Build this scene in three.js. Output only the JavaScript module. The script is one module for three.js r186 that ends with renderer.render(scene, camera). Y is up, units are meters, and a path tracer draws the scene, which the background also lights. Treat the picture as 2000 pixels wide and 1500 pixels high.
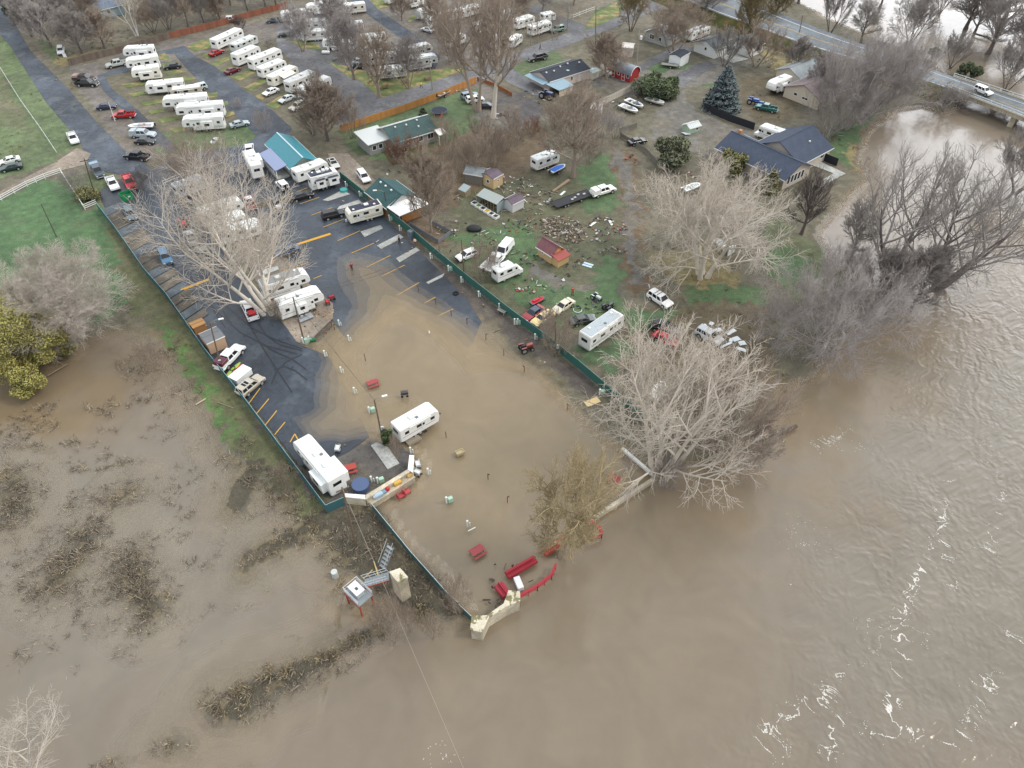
import * as THREE from 'three';
import { mergeGeometries } from 'three/addons/utils/BufferGeometryUtils.js';
import { RoundedBoxGeometry } from 'three/addons/geometries/RoundedBoxGeometry.js';
import { TessellateModifier } from 'three/addons/modifiers/TessellateModifier.js';
import { MarchingCubes } from 'three/addons/objects/MarchingCubes.js';

// ---------- camera, sky, sun, exposure ----------
const scene = new THREE.Scene();
const FOC = 1420, PITCH = THREE.MathUtils.degToRad(44.5), CAMY = 80;   // focal length in photo pixels, tilt, height of the drone
const camera = new THREE.PerspectiveCamera(2 * Math.atan(750 / FOC) * 180 / Math.PI, 4 / 3, 0.5, 3000);
camera.position.set(0, CAMY, 0);
camera.rotation.set(-PITCH, 0, 0);
scene.add(camera);
const SUN = new THREE.Vector3(0.66, 0.74, 0.1).normalize();
{
  const w = 256, h = 128, data = new Float32Array(w * h * 4), d = new THREE.Vector3(), g = new THREE.Vector3(0.56, 0.38, -0.8).normalize();
  for (let j = 0; j < h; j++) for (let i = 0; i < w; i++) {
    const el = ((j + 0.5) / h - 0.5) * Math.PI, az = ((i + 0.5) / w - 0.5) * 2 * Math.PI, k = (j * w + i) * 4;
    d.set(Math.cos(el) * Math.cos(az), Math.sin(el), Math.cos(el) * Math.sin(az));
    const veil = 0.10 * Math.sin(az * 3 + el * 5) * Math.cos(el) + 0.06 * Math.sin(az * 7 - el * 11);
    let L = 0.74 + 0.2 * Math.max(0, d.y) + veil * 0.6 + 2.6 * Math.pow(Math.max(0, d.dot(g)), 9);
    if (d.y < 0) L *= Math.max(0.35, 1 + d.y * 3);
    data[k] = L * 0.96; data[k + 1] = L * 0.985; data[k + 2] = L * 1.03; data[k + 3] = 1;
  }
  const sky = new THREE.DataTexture(data, w, h, THREE.RGBAFormat, THREE.FloatType);
  sky.mapping = THREE.EquirectangularReflectionMapping; sky.magFilter = THREE.LinearFilter; sky.minFilter = THREE.LinearFilter; sky.needsUpdate = true;
  scene.background = sky; scene.environment = sky;
}
const sun = new THREE.DirectionalLight(0xfff2e2, 1.05);
sun.position.copy(SUN).multiplyScalar(300).add(new THREE.Vector3(0, 0, -130));
sun.target.position.set(0, 0, -130); sun.castShadow = true; sun.shadow.radius = 20; sun.shadow.mapSize.set(4096, 4096);
Object.assign(sun.shadow.camera, { left: -220, right: 220, top: 220, bottom: -220, near: 1, far: 700 });
scene.add(sun, sun.target);
const renderer = new THREE.WebGLRenderer({ antialias: true });
renderer.setSize(1024, 768); renderer.toneMapping = THREE.LinearToneMapping; renderer.toneMappingExposure = 1.4; renderer.shadowMap.enabled = true;

// ---------- helpers ----------
let seed = 7;
const reseed = (s) => { seed = s; };
const R = () => { seed = (seed + 0x6d2b79f5) | 0; let t = Math.imul(seed ^ (seed >>> 15), 1 | seed); t = (t + Math.imul(t ^ (t >>> 7), 61 | t)) ^ t; return ((t ^ (t >>> 14)) >>> 0) / 4294967296; };
const RR = (a, b) => a + (b - a) * R();
const V = (x, y, z) => new THREE.Vector3(x, y, z);
const clamp = (x, a, b) => Math.min(b, Math.max(a, x)), mix = (a, b, t) => a + (b - a) * t;
const sstep = (a, b, x) => { const t = clamp((x - a) / (b - a), 0, 1); return t * t * (3 - 2 * t); };
const LAND = 0.4;
function ray(px, py) { const x = px - 1000, y = py - 750, c = Math.cos(PITCH), s = Math.sin(PITCH); return V(x, -y * c - FOC * s, y * s - FOC * c); }
function G(px, py, y = LAND) { const d = ray(px, py), k = (y - CAMY) / d.y; return V(d.x * k, y, d.z * k); }   // photo pixel -> point on the level y
function topH(b, px, py) { const d = ray(px, py); const k = (b.x * d.x + b.z * d.z) / (d.x * d.x + d.z * d.z); return CAMY + d.y * k; }   // height over a base point seen at a pixel
const dirOf = (px, py, dx, dy) => { const a = G(px - dx, py - dy), b = G(px + dx, py + dy); return b.sub(a).setY(0).normalize(); };
const yaw = (d) => Math.atan2(-d.z, d.x);
const taken = {};
function numbered(n) { const k = (taken[n] = (taken[n] ?? -1) + 1); return k ? n + '_' + String(k).padStart(3, '0') : n; }
const mats = {};
function M(hex, rough = 0.75, metal = 0, extra) {
  const k = hex + '_' + rough + '_' + metal + (extra ? JSON.stringify(extra) : '');
  return (mats[k] ??= new THREE.MeshStandardMaterial({ color: hex, roughness: rough, metalness: metal, side: THREE.DoubleSide, ...extra }));
}
function P(hex, rough = 0.3, coat = 0.6) { const k = 'p' + hex + rough; return (mats[k] ??= new THREE.MeshPhysicalMaterial({ color: hex, roughness: rough, clearcoat: coat, clearcoatRoughness: 0.15, side: THREE.DoubleSide })); }
const GLASS = M(0x1b2126, 0.12, 0), TYRE = M(0x17181a, 0.9), RIM = M(0xb9bcbe, 0.4, 0.5), RUBBER = M(0x222325, 0.85), CHROME = M(0xc4c8ca, 0.3, 0.7);
function mesh(name, geos, m, parent) {
  const arr = Array.isArray(geos) ? geos : [geos];
  const o = new THREE.Mesh(arr.length > 1 ? mergeGeometries(arr.map(norm)) : arr[0], m);
  o.name = name; o.castShadow = o.receiveShadow = true;
  if (parent) parent.add(o);
  return o;
}
function norm(g) { const q = g.index ? g.toNonIndexed() : g; for (const k of Object.keys(q.attributes)) if (!['position', 'normal', 'uv'].includes(k)) q.deleteAttribute(k); if (!q.attributes.uv) q.setAttribute('uv', new THREE.BufferAttribute(new Float32Array(q.attributes.position.count * 2), 2)); return q; }
function thing(name, label, category, p, turn = 0, group) {
  const o = new THREE.Group(); o.name = numbered(name); o.userData = { label, category }; if (group) o.userData.group = group;
  if (p) o.position.copy(p); o.rotation.y = turn; scene.add(o); return o;
}
function tag(o, label, category, group) { o.name = numbered(o.name); o.userData.label = label; o.userData.category = category; if (group) o.userData.group = group; scene.add(o); return o; }
function struct(o) { o.userData.kind = 'structure'; o.name = numbered(o.name); scene.add(o); return o; }
function stuff(o, label, category) { o.userData = { label, category, kind: 'stuff' }; o.name = numbered(o.name); scene.add(o); return o; }
const box = (w, h, d, x = 0, y = 0, z = 0, ry = 0, rz = 0, rx = 0) => { const g = new THREE.BoxGeometry(w, h, d); if (rx) g.rotateX(rx); if (rz) g.rotateZ(rz); if (ry) g.rotateY(ry); return g.translate(x, y, z); };
const rbox = (w, h, d, x = 0, y = 0, z = 0, r = 0.05, ry = 0) => { const g = new RoundedBoxGeometry(w, h, d, 1, Math.min(r, w / 2.01, h / 2.01, d / 2.01)); if (ry) g.rotateY(ry); return g.translate(x, y, z); };
const cyl = (r0, r1, h, x = 0, y = 0, z = 0, n = 8, ax = 'y') => { const g = new THREE.CylinderGeometry(r1, r0, h, n); if (ax === 'x') g.rotateZ(Math.PI / 2); if (ax === 'z') g.rotateX(Math.PI / 2); return g.translate(x, y, z); };
function rod(a, b, r0, r1 = r0, n = 6) { const d = b.clone().sub(a), L = d.length(); const g = new THREE.CylinderGeometry(r1, r0, L, n); g.applyQuaternion(new THREE.Quaternion().setFromUnitVectors(V(0, 1, 0), d.normalize())); return g.translate((a.x + b.x) / 2, (a.y + b.y) / 2, (a.z + b.z) / 2); }
function shape(pts) { const s = new THREE.Shape(); pts.forEach(([x, y], i) => (i ? s.lineTo(x, y) : s.moveTo(x, y))); return s; }
function extr(pts, depth, bev = 0) {   // profile in x,y; depth along z, centred
  const s = pts instanceof THREE.Shape ? pts : shape(pts);
  const g = new THREE.ExtrudeGeometry(s, { depth: depth - 2 * bev, bevelEnabled: bev > 0, bevelSize: bev, bevelThickness: bev, bevelOffset: -bev, bevelSegments: 1, curveSegments: 6 });
  return g.translate(0, 0, -(depth - 2 * bev) / 2);
}
function quad(a, b, c, d) { const g = new THREE.BufferGeometry(); g.setAttribute('position', new THREE.Float32BufferAttribute([...a, ...b, ...c, ...a, ...c, ...d], 3)); g.setAttribute('uv', new THREE.Float32BufferAttribute(new Float32Array(12), 2)); g.computeVertexNormals(); return g; }
function slab(pts, thick) {   // closed slab under a polygon of points
  const n = pts.length, pos = [], c = [0, 0, 0]; const low = pts.map((p) => [p[0], p[1] - thick, p[2]]);
  for (let i = 1; i < n - 1; i++) { pos.push(...pts[0], ...pts[i], ...pts[i + 1], ...low[0], ...low[i + 1], ...low[i]); }
  for (let i = 0; i < n; i++) { const j = (i + 1) % n; pos.push(...pts[i], ...low[i], ...low[j], ...pts[i], ...low[j], ...pts[j]); }
  const g = new THREE.BufferGeometry(); g.setAttribute('position', new THREE.Float32BufferAttribute(pos, 3)); g.setAttribute('uv', new THREE.Float32BufferAttribute(new Float32Array(pos.length / 3 * 2), 2)); g.computeVertexNormals(); return g;
}
// value noise on a periodic lattice
const LAT = new Float32Array(65536); reseed(11); for (let i = 0; i < 65536; i++) LAT[i] = R();
function vn(x, y) { const xi = Math.floor(x), yi = Math.floor(y); let u = x - xi, v = y - yi; u = u * u * (3 - 2 * u); v = v * v * (3 - 2 * v); const a = xi & 255, b = (xi + 1) & 255, c = (yi & 255) << 8, d = ((yi + 1) & 255) << 8; return mix(mix(LAT[c | a], LAT[c | b], u), mix(LAT[d | a], LAT[d | b], u), v); }
function fbm(x, y, o = 4) { let s = 0, a = 0.5, t = 0; for (let i = 0; i < o; i++) { s += a * vn(x, y); t += a; x = x * 2.03 + 17.3; y = y * 2.03 + 5.1; a *= 0.55; } return s / t; }
function tex(n, m, f, { srgb = true, rep = 1 } = {}) {   // f(u,v) -> [r,g,b] 0..255
  const d = new Uint8Array(n * m * 4);
  for (let j = 0; j < m; j++) for (let i = 0; i < n; i++) { const c = f(i / n, j / m), k = (j * n + i) * 4; d[k] = clamp(c[0], 0, 255); d[k + 1] = clamp(c[1], 0, 255); d[k + 2] = clamp(c[2], 0, 255); d[k + 3] = 255; }
  const t = new THREE.DataTexture(d, n, m, THREE.RGBAFormat); t.magFilter = THREE.LinearFilter; t.minFilter = THREE.LinearMipmapLinearFilter; t.generateMipmaps = true; t.wrapS = t.wrapT = THREE.RepeatWrapping; if (srgb) t.colorSpace = THREE.SRGBColorSpace; t.repeat.set(rep, rep); t.needsUpdate = true; return t;
}
// noise that tiles on the unit square
const tfbm = (u, v, s, o = 4) => { let r = 0, a = 0.5, t = 0; for (let i = 0; i < o; i++) { const p = s << i; const x = u * p, y = v * p; const xi = Math.floor(x), yi = Math.floor(y); let fx = x - xi, fy = y - yi; fx = fx * fx * (3 - 2 * fx); fy = fy * fy * (3 - 2 * fy); const q = (X, Y) => LAT[(((Y % p) * 131 + i * 77) & 255) << 8 | (((X % p) * 37 + i * 13) & 255)]; r += a * mix(mix(q(xi, yi), q(xi + 1, yi), fx), mix(q(xi, yi + 1), q(xi + 1, yi + 1), fx), fy); t += a; a *= 0.6; } return r / t; };
// ---------- terrain: one sheet; its height comes from the distance to the waterline ----------
const PX0 = -230, PW = 460, PD = 330, RW = 920, RH = 660;
const cvs = (w, h) => { const c = document.createElement('canvas'); c.width = w; c.height = h; return c; };
function polyOn(ctx, W, H, pts, y = 0.2) { ctx.beginPath(); pts.forEach(([a, b], i) => { const p = G(a, b, y), X = (p.x - PX0) / PW * W, Y = -p.z / PD * H; i ? ctx.lineTo(X, Y) : ctx.moveTo(X, Y); }); ctx.closePath(); ctx.fill(); }
const WATER = [[-900, 690], [-300, 650], [0, 650], [70, 690], [150, 660], [230, 640], [300, 652], [335, 690], [375, 745], [418, 805], [440, 865], [462, 905], [500, 938], [590, 1012], [655, 1030], [690, 985], [715, 988], [812, 942], [812, 888], [790, 872], [745, 858], [700, 866], [668, 880], [645, 868], [612, 884], [576, 852], [552, 806], [598, 797], [608, 742], [605, 690], [612, 668], [655, 630], [668, 596], [636, 552], [624, 500], [690, 476], [758, 488], [810, 520], [866, 568], [915, 604], [970, 648], [1020, 698], [1078, 736], [1120, 785], [1175, 838], [1235, 880], [1290, 915], [1400, 895], [1475, 850], [1520, 790], [1510, 750], [1570, 735], [1610, 690], [1650, 600], [1690, 560], [1640, 528], [1602, 488], [1596, 448], [1640, 392], [1678, 350], [1668, 300], [1690, 250], [1750, 209], [1800, 205], [1845, 216], [1880, 195], [1850, 150], [1800, 112], [1700, 72], [1600, 28], [1520, -20], [1450, -80], [3600, -80], [3600, 3600], [-900, 3600]];
const ISLES = [[[388, 1372], [410, 1345], [425, 1385], [455, 1345], [520, 1325], [600, 1285], [700, 1235], [750, 1205], [752, 1240], [690, 1265], [600, 1322], [505, 1362], [475, 1408], [420, 1412]],
  [[640, 1000], [700, 990], [735, 1000], [790, 1080], [850, 1140], [905, 1195], [880, 1205], [800, 1180], [740, 1160], [690, 1110], [650, 1080], [600, 1010]],
  [[466, 1116], [480, 1080], [520, 1065], [600, 1018], [615, 1030], [560, 1070], [500, 1092], [478, 1125]],
  [[444, 985], [470, 930], [500, 905], [520, 915], [490, 960], [462, 998]],
  [[80, 1160], [110, 1110], [150, 1070], [165, 1030], [185, 1040], [150, 1100], [110, 1150]], [[0, 960], [30, 920], [60, 960], [55, 1000], [20, 1020], [0, 1030]],
  [[225, 1100], [270, 1070], [280, 1110], [285, 1160], [320, 1180], [300, 1210], [260, 1180], [235, 1140]], [[210, 975], [255, 950], [265, 960], [215, 990]], [[310, 1455], [345, 1438], [372, 1460], [330, 1470]]];
const sd = new Float32Array(RW * RH);
{
  const c = cvs(RW, RH), x = c.getContext('2d'); x.fillStyle = '#fff'; x.fillRect(0, 0, RW, RH); x.fillStyle = '#000'; polyOn(x, RW, RH, WATER); x.fillStyle = '#fff'; for (const p of ISLES) polyOn(x, RW, RH, p, 0);
  const im = x.getImageData(0, 0, RW, RH).data, dl = new Float32Array(RW * RH), dw = new Float32Array(RW * RH), cell = PW / RW;
  for (let i = 0; i < RW * RH; i++) { const l = im[i * 4] > 127; dl[i] = l ? 1e5 : 0; dw[i] = l ? 0 : 1e5; }
  const pass = (d) => { const D = 1.414; for (let j = 0; j < RH; j++) for (let i = 0; i < RW; i++) { const k = j * RW + i; let v = d[k]; if (i) v = Math.min(v, d[k - 1] + 1); if (j) { v = Math.min(v, d[k - RW] + 1); if (i) v = Math.min(v, d[k - RW - 1] + D); if (i < RW - 1) v = Math.min(v, d[k - RW + 1] + D); } d[k] = v; }
    for (let j = RH - 1; j >= 0; j--) for (let i = RW - 1; i >= 0; i--) { const k = j * RW + i; let v = d[k]; if (i < RW - 1) v = Math.min(v, d[k + 1] + 1); if (j < RH - 1) { v = Math.min(v, d[k + RW] + 1); if (i) v = Math.min(v, d[k + RW - 1] + D); if (i < RW - 1) v = Math.min(v, d[k + RW + 1] + D); } d[k] = v; } };
  pass(dl); pass(dw); for (let i = 0; i < RW * RH; i++) sd[i] = (dl[i] - dw[i]) * cell;
}
function sdAt(x, z) { const u = clamp((x - PX0) / PW * RW - 0.5, 0, RW - 1.001), v = clamp(-z / PD * RH - 0.5, 0, RH - 1.001), i = Math.floor(u), j = Math.floor(v), a = u - i, b = v - j, k = j * RW + i; return mix(mix(sd[k], sd[k + 1], a), mix(sd[k + RW], sd[k + RW + 1], a), b); }
function Hh(x, z) { const s = sdAt(x, z) + (fbm(x * 0.16, z * 0.16, 2) - 0.5) * 2.4; if (s > 0) return LAND * (1 - Math.exp(-s * 0.16)); const q = Math.hypot(x + 26, z + 100), k = mix(mix(0.06, 0.028, sstep(-94, -108, z)), x < -20 && z > -95 ? 0.1 : 0.3, sstep(24, 36, q)); return Math.max(-1.3, s * k); }
const on = (px, py) => { const p = G(px, py); p.y = Math.max(0, Hh(p.x, p.z)); return p; };    // where a thing stands: on the ground or at the water's surface
const bed = (px, py) => { const p = G(px, py, 0); p.y = Hh(p.x, p.z); return p; };
// ground colours: patches of lawn, dry grass, dirt, gravel and mud laid out in plan
const GW = 2048, GH = 2048;
const groundTex = (() => {
  const c = cvs(GW, GH), x = c.getContext('2d'); const fill = (col, ...ps) => { x.fillStyle = col; for (const p of ps) polyOn(x, GW, GH, p, LAND); };
  x.fillStyle = '#716a55'; x.fillRect(0, 0, GW, GH);
  fill('#7d745f', [[-500, -200], [2300, -200], [1500, 0], [1420, 60], [700, 40], [300, 60], [120, 120], [-200, 100]]);
  fill('#6f7350', [[-600, -100], [0, 60], [40, 130], [160, 280], [105, 320], [-600, 480]], [[1540, 440], [1500, 430], [1500, 540], [1560, 580], [1700, 560], [1620, 500]]);
  fill('#6a7850', [[0, 80], [20, 75], [165, 270], [110, 312], [60, 240], [0, 135]], [[-500, 250], [100, 250], [110, 315], [40, 340], [-500, 440]]);
  fill('#59744a', [[-600, 400], [0, 395], [60, 360], [118, 345], [166, 412], [205, 400], [235, 460], [285, 560], [200, 620], [-100, 640], [-600, 640]]);
  fill('#67704a', [[118, 345], [215, 335], [245, 370], [190, 395], [166, 405]], [[62, 70], [115, 90], [110, 128], [100, 115]]);
  fill('#6a6a47', [[205, 440], [230, 440], [480, 780], [640, 1000], [600, 1010], [430, 830], [340, 690], [280, 640], [240, 560]]);
  fill('#5f7642', [[300, 640], [330, 640], [420, 760], [470, 860], [440, 840], [360, 730]]);
  fill('#7d7468', [[130, 135], [330, 80], [560, 30], [700, 60], [560, 70], [360, 110], [200, 150], [230, 200], [330, 300], [260, 330], [150, 160]]);   // gravel strip beside the road
  fill('#7a7266', [[560, 20], [900, 0], [1000, 60], [960, 180], [700, 240], [560, 150]]);
  fill('#63734c', [[300, 262], [470, 240], [520, 250], [500, 272], [400, 300], [300, 300]], [[655, 255], [930, 170], [960, 200], [900, 290], [820, 310], [730, 310], [680, 290]], [[700, 160], [900, 130], [905, 140], [760, 185]], [[1000, 110], [1090, 100], [1100, 130], [1040, 150], [1010, 160]]);
  fill('#72614a', [[740, 410], [850, 430], [900, 480], [830, 480], [780, 450]], [[850, 280], [1010, 230], [1080, 260], [1060, 330], [960, 380], [850, 420], [800, 340]]);
  fill('#66654a', [[900, 380], [1030, 340], [1120, 330], [1210, 330], [1215, 540], [1100, 640], [1000, 620], [860, 500], [880, 440]]);
  fill('#596e47', [[880, 460], [960, 440], [1030, 440], [1060, 500], [990, 560], [940, 540]], [[990, 570], [1060, 540], [1200, 560], [1230, 620], [1130, 640], [1050, 630]], [[1120, 330], [1190, 300], [1215, 400], [1150, 420]], [[1180, 500], [1230, 500], [1220, 560], [1150, 580]], [[1330, 560], [1500, 560], [1490, 600], [1350, 610]], [[1510, 470], [1570, 500], [1600, 540], [1530, 560], [1490, 520]], [[1600, 280], [1720, 210], [1690, 250], [1660, 320], [1620, 310]], [[1160, 20], [1210, 5], [1215, 40], [1150, 55]], [[1240, 130], [1330, 110], [1350, 140], [1290, 155], [1250, 150]], [[1340, 165], [1400, 150], [1400, 170]]);
  fill('#6f5b42', [[1190, 280], [1240, 300], [1260, 400], [1250, 520], [1290, 560], [1240, 580], [1215, 520], [1215, 400]]);
  fill('#767064', [[1195, 280], [1225, 300], [1246, 400], [1245, 520], [1262, 560], [1235, 560], [1222, 500], [1222, 400]], [[1050, 510], [1090, 540], [1180, 560], [1090, 560], [1040, 540]]);
  fill('#7b7568', [[1100, 150], [1180, 120], [1290, 140], [1420, 120], [1420, 160], [1330, 170], [1360, 215], [1480, 262], [1420, 300], [1330, 300], [1270, 270], [1290, 200], [1330, 170], [1230, 190]], [[930, 180], [1050, 190], [1080, 230], [990, 260], [930, 240]], [[1370, 110], [1500, 110], [1460, 130], [1420, 140]]);
  fill('#5f5a56', [[975, 175], [1050, 190], [1075, 220], [1000, 245], [960, 215]]);
  fill('#8d7f55', [[1480, 100], [1580, 100], [1600, 125], [1520, 150]], [[1655, 290], [1690, 270], [1680, 330], [1660, 330]], [[1500, 720], [1530, 720], [1530, 770], [1495, 760]], [[110, 115], [200, 95], [170, 118], [120, 132]], [[1260, 490], [1400, 480], [1450, 560], [1330, 560]]);
  fill('#6b5f48', [[1230, 600], [1500, 590], [1520, 740], [1300, 760], [1210, 700]], [[1440, 150], [1560, 150], [1560, 230], [1500, 260], [1450, 210]]);
  fill('#586c49', [[1210, 610], [1340, 600], [1300, 640], [1230, 650]], [[1120, 690], [1230, 650], [1240, 690], [1180, 730]]);
  fill('#635a50', [[640, 430], [760, 440], [900, 540], [1010, 640], [1180, 760], [1150, 770], [1000, 660], [860, 560], [740, 480]]);   // mulch along the right fence
  fill('#5f5546', [[500, 540], [560, 560], [660, 600], [640, 650], [590, 680], [560, 640]]);
  fill('#655f57', [[640, 870], [740, 850], [800, 880], [810, 940], [700, 980], [640, 990], [580, 900]]);
  x.fillStyle = '#76694f'; polyOn(x, GW, GH, WATER, 0);
  for (const p of ISLES) { x.fillStyle = '#57503f'; polyOn(x, GW, GH, p, 0); }
  const src = x.getImageData(0, 0, GW, GH).data, out = new Uint8Array(GW * GH * 4), sx = PW / GW, sz = PD / GH;
  for (let j = 0; j < GH; j++) for (let i = 0; i < GW; i++) {
    const X = PX0 + i * sx, Z = j * sz, w1 = fbm(X * 0.5, Z * 0.5, 3) - 0.5, w2 = fbm(X * 0.5 + 91, Z * 0.5 + 37, 3) - 0.5;
    const ii = clamp(Math.round(i + w1 * 5.2 / sx), 0, GW - 1), jj = clamp(Math.round(j + w2 * 5.2 / sz), 0, GH - 1), k = (jj * GW + ii) * 4, o = ((GH - 1 - j) * GW + i) * 4;
    const n1 = fbm(X * 0.12 + 3, Z * 0.12, 4), n2 = fbm(X * 0.9, Z * 0.9 + 50, 3), sp = LAT[(i * 7 + j * 131 + (i * j & 1023)) & 65535];
    const s = 0.72 + 0.28 * n1 + 0.34 * (n2 - 0.5) + 0.16 * (sp - 0.5) + 0.08, green = src[k + 1] > src[k] + 8 ? 0.35 : 1, dry = sstep(0.5, 0.72, fbm(X * 0.22 + 40, Z * 0.22 + 9, 4)) * 0.5 * green;
    out[o] = clamp(mix(src[k], 122, dry) * s * 0.97, 0, 255); out[o + 1] = clamp(mix(src[k + 1], 110, dry) * s, 0, 255); out[o + 2] = clamp(mix(src[k + 2], 88, dry) * s * 1.06, 0, 255); out[o + 3] = 255;
  }
  const t = new THREE.DataTexture(out, GW, GH, THREE.RGBAFormat); t.magFilter = THREE.LinearFilter; t.minFilter = THREE.LinearMipmapLinearFilter; t.generateMipmaps = true; t.colorSpace = THREE.SRGBColorSpace; t.needsUpdate = true; return t;
})();
const grainTex = tex(512, 512, (u, v) => { const a = tfbm(u, v, 16, 4) * 255; return [a, a, a]; }, { srgb: false });
{
  const nx = 460, nz = 400, pos = [], uv = [], idx = [], xs = [], zs = [];
  for (let i = 0; i <= nx; i++) xs.push(i < 6 ? -1400 + i * 195 : i > nx - 6 ? 1400 - (nx - i) * 195 : PX0 + (i - 6) / (nx - 12) * PW);
  for (let j = 0; j <= nz; j++) zs.push(j < 4 ? 300 - j * 75 : j > nz - 6 ? -1800 + (nz - j) * 244 : -(j - 4) / (nz - 10) * PD);
  xs.sort((a, b) => a - b);
  for (let j = 0; j <= nz; j++) for (let i = 0; i <= nx; i++) { const x = xs[i], z = zs[j]; pos.push(x, Hh(x, z), z); uv.push((x - PX0) / PW, 1 + z / PD); }
  for (let j = 0; j < nz; j++) for (let i = 0; i < nx; i++) { const a = j * (nx + 1) + i; idx.push(a, a + 1, a + nx + 1, a + 1, a + nx + 2, a + nx + 1); }
  const g = new THREE.BufferGeometry(); g.setAttribute('position', new THREE.Float32BufferAttribute(pos, 3)); g.setAttribute('uv', new THREE.Float32BufferAttribute(uv, 2)); g.setIndex(idx); g.computeVertexNormals();
  const gr = grainTex.clone(); gr.repeat.set(200, 150); gr.needsUpdate = true;
  struct(mesh('ground', g, new THREE.MeshStandardMaterial({ map: groundTex, roughness: 0.95, bumpMap: gr, bumpScale: 0.12 })));
}
// sheets of paving that follow the ground
const tess = new TessellateModifier(1.1, 11);
function sheet(name, pts, lift, m, uvm = 1, grid = true) {
  const w = pts.map(([a, b]) => G(a, b)); const s = new THREE.Shape(w.map((p) => new THREE.Vector2(p.x, -p.z)));
  let g = new THREE.ShapeGeometry(s); g.deleteAttribute('normal'); g.deleteAttribute('uv'); if (grid) g = tess.modify(g);
  const p = g.attributes.position, uv = new Float32Array(p.count * 2);
  for (let i = 0; i < p.count; i++) { const x = p.getX(i), z = -p.getY(i); p.setXYZ(i, x, Hh(x, z) + lift, z); uv[i * 2] = x * uvm; uv[i * 2 + 1] = z * uvm; }
  g.setAttribute('uv', new THREE.BufferAttribute(uv, 2)); g.computeVertexNormals();
  const o = mesh(name, g, m); o.castShadow = false; return struct(o);
}
const asphTex = (base, spread, stain) => tex(1024, 1024, (u, v) => { const n = tfbm(u, v, 4, 5), f = tfbm(v, u, 64, 3), st = sstep(0.55, 0.75, tfbm(u, v * 0.999, 8, 4)), cr = Math.abs(tfbm(u, v, 10, 4) - 0.5) < 0.006 ? 0.7 : 1; const s = (1 + spread * (n - 0.5) * 2 + 0.3 * (f - 0.5)) * cr; return [base[0] * s + stain * st, base[1] * s + stain * st, base[2] * s + stain * st * 0.9]; });
const asphalt = new THREE.MeshStandardMaterial({ map: asphTex([72, 79, 88], 0.36, 18), roughness: 0.85 }), asphaltWet = new THREE.MeshStandardMaterial({ map: asphTex([52, 60, 70], 0.34, 16), roughness: 0.42 }), asphaltOld = new THREE.MeshStandardMaterial({ map: asphTex([100, 101, 104], 0.3, 14), roughness: 0.9 }), gravel = new THREE.MeshStandardMaterial({ map: asphTex([128, 119, 108], 0.3, 12), roughness: 0.95 }), concrete = new THREE.MeshStandardMaterial({ map: asphTex([160, 162, 158], 0.16, 10), roughness: 0.9 });
const U = 1 / 34;
sheet('road', [[-160, -120], [-30, -40], [20, 30], [60, 100], [135, 175], [190, 240], [250, 300], [300, 330], [350, 300], [470, 285], [500, 272], [540, 285], [600, 335], [660, 345], [640, 360], [560, 380], [400, 420], [330, 360], [250, 345], [175, 330], [158, 280], [90, 200], [20, 90], [-60, 0], [-250, -120]], 0.03, asphalt, U);
sheet('road', [[190, 375], [250, 345], [330, 360], [420, 420], [520, 405], [600, 390], [660, 345], [735, 410], [800, 470], [860, 530], [910, 580], [940, 625], [920, 670], [820, 700], [730, 690], [670, 650], [600, 560], [560, 500], [500, 460], [440, 450], [470, 520], [520, 600], [560, 640], [585, 672], [640, 690], [690, 780], [720, 850], [680, 880], [640, 900], [585, 910], [540, 850], [480, 775], [400, 680], [330, 580], [280, 520], [230, 455]], 0.085, asphaltWet, U);
sheet('gravel_lot', [[560, 640], [520, 590], [490, 530], [470, 490], [480, 470], [560, 505], [610, 560], [650, 590], [650, 620], [618, 650], [600, 672], [580, 668]], 0.11, gravel, U);
sheet('park_lane', [[190, 148], [250, 128], [310, 100], [360, 90], [385, 112], [420, 130], [470, 170], [520, 205], [570, 250], [560, 285], [480, 290], [500, 265], [470, 235], [430, 200], [395, 165], [365, 135], [340, 105], [300, 108], [250, 140], [205, 150], [220, 175], [270, 215], [310, 255], [350, 290], [330, 300], [290, 265], [250, 225], [200, 175]], 0.038, asphalt, U);
sheet('park_lane', [[540, 40], [600, 55], [640, 90], [680, 130], [740, 185], [700, 230], [660, 210], [600, 150], [540, 90]], 0.038, asphaltOld, U);
sheet('park_lane', [[660, 225], [720, 190], [820, 165], [930, 135], [1010, 100], [1080, 75], [1160, 45], [1230, 15], [1330, -25], [1380, -20], [1260, 30], [1180, 62], [1100, 92], [1020, 120], [940, 160], [860, 185], [760, 215], [690, 240], [660, 250]], 0.042, asphaltOld, U);
sheet('park_lane', [[690, -30], [740, 20], [800, 60], [860, 110], [850, 135], [790, 80], [720, 30], [660, -20]], 0.038, asphalt, U);
sheet('park_lane', [[1050, 10], [1090, 30], [1160, 55], [1130, 70], [1070, 40], [1030, 20]], 0.046, asphaltOld, U);
sheet('driveway', [[1215, 142], [1260, 120], [1330, 85], [1360, 95], [1330, 110], [1290, 122], [1240, 145]], 0.046, asphaltOld, U);
sheet('driveway', [[1305, 155], [1360, 125], [1380, 120], [1400, 128], [1370, 145], [1335, 168]], 0.05, asphaltOld, U);
sheet('driveway', [[985, 125], [1010, 140], [1060, 175], [1050, 190], [990, 160], [965, 140]], 0.046, asphaltOld, U);
sheet('driveway', [[640, 300], [680, 300], [745, 365], [720, 380], [690, 360], [650, 330]], 0.052, gravel, U);
sheet('driveway', [[-60, 408], [0, 374], [40, 352], [110, 316], [150, 290], [178, 300], [165, 322], [117, 334], [50, 360], [0, 388], [-60, 425]], 0.05, gravel, U);
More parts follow.
